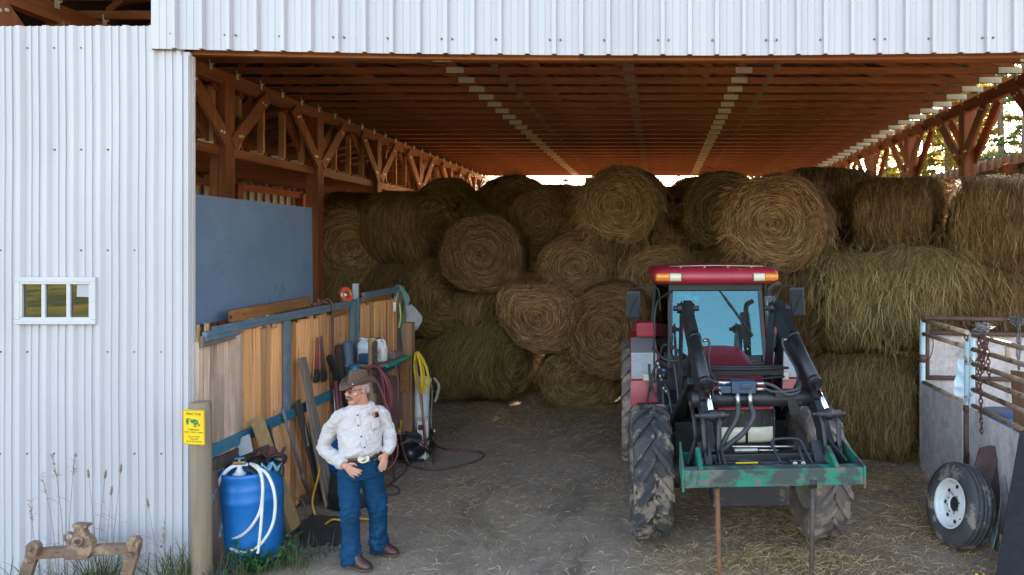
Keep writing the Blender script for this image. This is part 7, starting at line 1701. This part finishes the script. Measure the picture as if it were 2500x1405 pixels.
b.cyl(M @ V(0, 0, h*0.2), M @ V(0, 0, h*0.42), 0.071, n=24); b.cyl(M @ V(-0.19, 0.08, h*0.4), M @ V(-0.185, 0.078, h*0.9), 0.006, n=6); b.build('rim_hole', mat('rim_hole_dark', (0.015,0.010,0.010), rough=0.8), rim_)
# rusty plate and black slab
b = MB(); q0 = V(3.20, 6.75, 0.30); 
poly = [P(2378,1140,7.0), P(2391,1095,7.05), P(2412,1088,7.06), P(2440,1090,7.05), P(2460,1108,7.0), P(2455,1165,6.95), P(2440,1230,6.9), P(2425,1300,6.85), P(2385,1260,6.9)]
b.add(poly, [list(range(len(poly)))]); b.add([poly[0]+V(0,-.01,0), poly[1]+V(0,-.02,0), poly[2]+V(0,-.02,0), poly[3]+V(0,-.03,0), (poly[3]+poly[8])/2+V(0.0,-.08,0), (poly[0]+poly[8])/2+V(0,-.05,0)], [(0,1,2,3,4,5)])
tag(b.build('rusty_plate', mat('rust_brown_plate', (0.085,0.045,0.036), (0.055,0.032,0.028), 6, rough=0.75, spots=((0.21,0.165,0.135), 5, 0.60, (1,1,0.5)), bump=0.2), solid=0.012), 'bent rusty brown plate leaning behind the loose truck wheel', 'plate')
b = MB(); A = [V(2.87, 5.98, 0.0), V(3.40, 5.80, 0.0), V(3.52, 6.30, 1.38), V(3.30, 6.38, 1.22)]
b.add(A, [(0,1,2,3)]); tag(b.build('black_slab', mat('black_belt_rubber', (0.012,0.013,0.018), (0.02,0.021,0.027), 14, rough=0.9, bump=0.3), solid=0.05, bevel=0.008), 'tall black rubber slab leaning on the pen at the right edge', 'slab')
b = MB(); c = V(3.22, 6.55, 0); b.tube(spline([c+V(0, 0, 0.75), c+V(-0.05, -0.05, 0.4), c+V(-0.15, -0.1, 0.1), c+V(-0.35, -0.15, 0.03)], 6), 0.006, 6); b.tube(spline([c+V(0.03, 0, 0.78), c+V(0.05, -0.05, 0.4), c+V(-0.05, -0.12, 0.12), c+V(-0.3, -0.22, 0.03)], 6), 0.006, 6)
tag(b.build('wire_bundle', BW), 'loose grey wires between the truck wheel and the black slab', 'wire')
b = MB(); c = V(3.12, 6.50, 0.25); b.grid(lambda a, t: c + V(0.10*(a-.5), 0.05*noise.noise(V(a*3, t*3, 0)), 0.28*(t-.5)+0.04*math.sin(a*6)), 8, 10); tag(b.build('green_rag', mat('dull_green_cloth', (0.05,0.10,0.085), (0.035,0.075,0.065), 6, rough=0.9), solid=0.01), 'dull green rag stuffed behind the loose truck wheel', 'rag')
b = MB(); g8 = random.Random(5)
for q in range(70):
    c = V(2.75+0.35*g8.random(), 5.72+0.22*g8.random(), 0.01); pts = [c + V(g8.gauss(0, .05), g8.gauss(0, .05), abs(g8.gauss(0, .03))) for _ in range(4)]; b.tube(spline(pts, 3), 0.004, 5)
o = b.build('wire_debris', mat('purple_grey_scrap', (0.14,0.10,0.11), (0.20,0.15,0.16), 12, rough=0.6)); tag(o, 'tangled purple grey scrap on the ground at the bottom right corner', 'scrap')

# ---------------------------------------------------------------- implement frame and plants at the left wall
IR = mat('mud_brown_iron', (0.20,0.125,0.08), (0.14,0.085,0.058), 9, rough=0.85, bump=0.5, bscale=26, spots=((0.29,0.20,0.125), 6, 0.56), spots2=((0.07,0.045,0.035), 11, 0.62))
dI = 5.72
imp = thing('hitch_frame', P(200,1405,dI)*V(1,1,0), 'rusty brown implement hitch frame resting in the grass against the white wall', 'implement')
def IP(px, py, dd=0): return P(px, py, dI+dd)
b = MB(); b.beam(IP(80,1352), IP(335,1337), 0.085, 0.075); b.build('cross_beam', IR, imp, bevel=0.008)
b = MB()
poly = [(-0.09, 0), (0.10, 0), (0.14, 0.06), (0.15, 0.14), (0.12, 0.19), (0.09, 0.20), (0.07, 0.24), (0.085, 0.26), (0.02, 0.275), (-0.005, 0.26), (-0.02, 0.18), (-0.05, 0.175), (-0.075, 0.15), (-0.085, 0.08)]
o0 = IP(200,1352) + V(0, 0, -0.02); b.prism([(x*0.95, y*0.98) for x, y in poly], 0.06, Matrix(((1, 0, 0, o0.x), (0, 0, 1, o0.y-0.075), (0, 1, 0, o0.z), (0,0,0,1))))
b.torus(frame_mat(IP(181,1305)+V(0,-.05,0), V(0.2,-1,0)), 0.035, 0.011, 18, 8); b.torus(frame_mat(IP(212,1312)+V(0,-.09,0), V(0.4,-1,0)), 0.030, 0.012, 18, 8); b.beam(IP(195,1275)+V(0,-.05,0), IP(230,1277)+V(0,-.05,0), 0.07, 0.025)
b.build('top_bracket', IR, imp, bevel=0.006)
for pts_, nm in (([(88,1335), (76,1365), (66,1395), (58,1425)], 0), ([(332,1323), (322,1360), (312,1395), (306,1425)], 1)):
    b = MB(); q = [IP(x, y, -0.03) for x, y in pts_]
    for a, e in zip(q[:-1], q[1:]): b.beam(a, e, 0.035, 0.10, up=X_)
    b.prism([(-0.05, -0.06), (0.04, -0.06), (0.055, 0.02), (0.03, 0.055), (-0.015, 0.06), (-0.045, 0.03)], 0.055, Matrix(((1,0,0,q[0].x+0.01), (0,0,1,q[0].y-0.06), (0,1,0,q[0].z), (0,0,0,1)))); b.cyl(q[0]+V(0.005,-.075,.01), q[0]+V(0.005,-.055,.01), 0.022, n=12); b.build('lower_arm', IR, imp, bevel=0.006)
GR = strand_mat('grass_blades', [(0, (0.045,0.085,0.03)), (0.5, (0.08,0.13,0.045)), (0.8, (0.14,0.15,0.06)), (1, (0.30,0.25,0.12))], trans=0.3)
STK = strand_mat('dry_stalks', [(0, (0.16,0.10,0.075)), (0.5, (0.25,0.17,0.12)), (1, (0.33,0.25,0.16))], trans=0.15)
g = random.Random(77)
def blades(b, c, n, rx, ry, h0, h1, mt=0, w_=0.006, lean_=0.35):
    for q in range(n):
        p = c + V(g.gauss(0, rx), g.gauss(0, ry), 0); p.z = ground_z(p.x, p.y)-0.01; h = g.uniform(h0, h1); d = V(g.gauss(0, lean_), g.gauss(0, lean_), 1).normalized(); pts = [p]
        for i in range(5): d = (d + V(d.x, d.y, 0)*0.22 - Z_*0.05).normalized(); pts.append(pts[-1] + d*h/5)
        ribbon(b, pts, g.uniform(w_*0.6, w_*1.3), V(d.y, -d.x, 0).normalized() if abs(d.x)+abs(d.y) > 1e-3 else X_, mt)
def clump(px, py, d, n, rx, h0, h1, lab, mt=None, w_=0.006, lean_=0.35):
    c = P(px, py, d); c.z = 0; b = MB(); blades(b, c, n, rx, rx*0.6, h0, h1, 0, w_, lean_); tag(b.build('grass_tuft', mt or GR), lab, 'grass')
clump(40, 1405, 5.85, 70, 0.10, 0.15, 0.42, 'sparse grass tuft at the far left foot of the white wall')
clump(150, 1405, 5.75, 150, 0.16, 0.15, 0.40, 'grass tuft under the left half of the rusty hitch frame')
clump(245, 1405, 5.80, 260, 0.07, 0.20, 0.52, 'dense grass tuft rising just right of the hitch frame bracket')
clump(430, 1400, 5.85, 300, 0.09, 0.15, 0.50, 'green grass tuft at the wall corner beside the sign post')
clump(560, 1400, 6.0, 200, 0.13, 0.10, 0.34, 'grass tuft right of the sign post, below the peeling board')
clump(710, 1365, 6.35, 180, 0.16, 0.08, 0.28, 'low grass tuft right of the leafy weed by the drum')
clump(2400, 1398, 6.05, 60, 0.10, 0.03, 0.10, 'small green tuft with yellow flowers at the bottom right')
b = MB()
for px_, py_ in ((2383,1399), (2402,1371), (2386,1391)): c = P(px_, py_, 6.05); c.z = 0.07; b.sphere(c, 0.011, 8); b.cyl(c, V(c.x, c.y, 0), 0.002, n=4)
tag(b.build('yellow_flower', YEL), 'three tiny yellow flowers on the ground near the black slab', 'flower')
def stalk(px0, py0, px1, py1, d, kind, lab, bend=0.0):
    a, e = P(px0, 1420, d), P(px1, py1, d-0.05); a.z = 0; b = MB(); mid = a.lerp(e, 0.55) + V(bend, 0, 0); pts = spline([a, mid, e], 8); b.tube(pts, [0.0028*(1-0.6*i/(len(pts)-1)) for i in range(len(pts))], 5)
    dr_ = (pts[-1]-pts[-3]).normalized()
    if kind == 'spike':
        b.tube([e - dr_*0.0, e + dr_*0.02, e + dr_*0.055, e + dr_*0.075], [0.003, 0.0085, 0.008, 0.002], 7)
        for q in range(26): p = e + dr_*g.uniform(0, 0.075); u = (dr_*0.7 + V(g.gauss(0, .5), g.gauss(0, .5), g.gauss(0, .3))).normalized(); ribbon(b, [p, p+u*0.01, p+u*0.02], 0.0022, u.orthogonal().normalized(), 0)
    else:
        for q in range(34):
            p = pts[-1] - dr_*g.uniform(0, 0.20) + dr_*0.05; u = (dr_*0.6 + V(g.gauss(0, .6), g.gauss(0, .3), g.gauss(0, .3))).normalized(); L_ = g.uniform(0.015, 0.05); ribbon(b, [p, p+u*L_*0.6, p+u*L_], 0.004, u.orthogonal().normalized(), 0)
    for q in range(3): p = pts[int(len(pts)*g.uniform(0.2, 0.7))]; u = V(g.choice((-1, 1)), -0.2, 0.8).normalized(); ribbon(b, [p, p+u*0.07, p+u*0.13-Z_*0.02, p+u*0.17-Z_*0.06], 0.005, Y_, 0)
    tag(b.build('seed_stalk', STK), lab, 'grass stalk')
for a in ((140,1400,105,1170,5.9,'pan','leftmost reddish seed stalk against the white wall',0.03), (160,1400,133,1130,5.9,'pan','tall reddish seed stalk second from the left on the wall',0.02), (163,1400,181,1125,5.9,'pan','tallest reddish seed stalk, upright on the white wall',-0.01), (240,1400,217,1168,5.85,'spike','seed stalk with a short head leaning left above the bracket',0.01), (240,1400,256,1170,5.85,'spike','brown bristly seed head just right of the bracket',-0.02), (262,1400,294,1155,5.85,'spike','rightmost tall bristly seed head on the white wall',0.0), (250,1400,271,1210,5.85,'spike','small seed head between the two bristly ones',0.0), (440,1400,363,1240,5.85,'spike','long thin stalk bending left from the wall corner grass',-0.05), (110,1400,75,1235,5.9,'pan','short green stalk at the left end of the hitch frame',-0.02), (450,1400,400,1290,5.85,'pan','short drooping stalk left of the sign post',-0.06)): stalk(*a)
# leafy weed in front of the drum
LW = strand_mat('weed_leaves', [(0, (0.03,0.13,0.035)), (0.5, (0.045,0.20,0.05)), (1, (0.09,0.27,0.08))], trans=0.35)
b = MB(); c = G(632,1385); c.z = 0
for q in range(70):
    a = g.random()*2*PI; r = g.uniform(0, 0.17); p = c + V(math.cos(a)*r*1.45, math.sin(a)*r*0.8, 0); d = V(math.cos(a)*0.5, math.sin(a)*0.5, 1).normalized(); h = g.uniform(0.12, 0.34); pts = [p]
    for i in range(5): d = (d + V(g.gauss(0, .12), g.gauss(0, .12), -0.05)).normalized(); pts.append(pts[-1]+d*h/5)
    ribbon(b, pts, 0.004, X_, 0)
    for k_ in range(16):
        s_ = pts[1+k_ % 5]; u = V(g.gauss(0, 1), g.gauss(0, 1), g.gauss(0.1, .4)).normalized(); sd = u.cross(Z_).normalized(); L_ = g.uniform(0.025, 0.06)
        vs = [s_]; 
        for t, w_ in ((0.25, 0.22), (0.4, 0.10), (0.55, 0.26), (0.7, 0.1), (0.85, 0.16)): vs.append(s_ + u*(L_*t) + sd*(L_*w_) - Z_*(L_*0.3*t*t))
        vs.append(s_ + u*L_ - Z_*(L_*0.3))
        for t, w_ in ((0.85, 0.16), (0.7, 0.1), (0.55, 0.26), (0.4, 0.10), (0.25, 0.22)): vs.append(s_ + u*(L_*t) - sd*(L_*w_) - Z_*(L_*0.3*t*t))
        b.add(vs, [(i, i+1, 11-i, 12-i) for i in range(1, 5)] + [(0, 1, 11), (5, 6, 7)], 0)
tag(b.build('leafy_weed', LW), 'bright green leafy weed growing at the foot of the blue drum', 'weed')
b = MB(); g = random.Random(17)
for q in range(60):
    c = G(g.gauss(775, 30), g.gauss(1348, 8)); r = g.uniform(0.008, 0.035); c.z = r*0.3; b.sphere(c, r, 8, (1, g.uniform(.7, 1.1), g.uniform(.5, .9)), Matrix.Rotation(g.random()*6, 3, 'Z'))
struct(b.build('rubble', mat('dirt_clod', (0.17,0.145,0.125), (0.11,0.09,0.078), 14, rough=0.95, bump=0.6)), 'stuff')['label'] = 'small dirt clods and stones beside the black rubber slab'
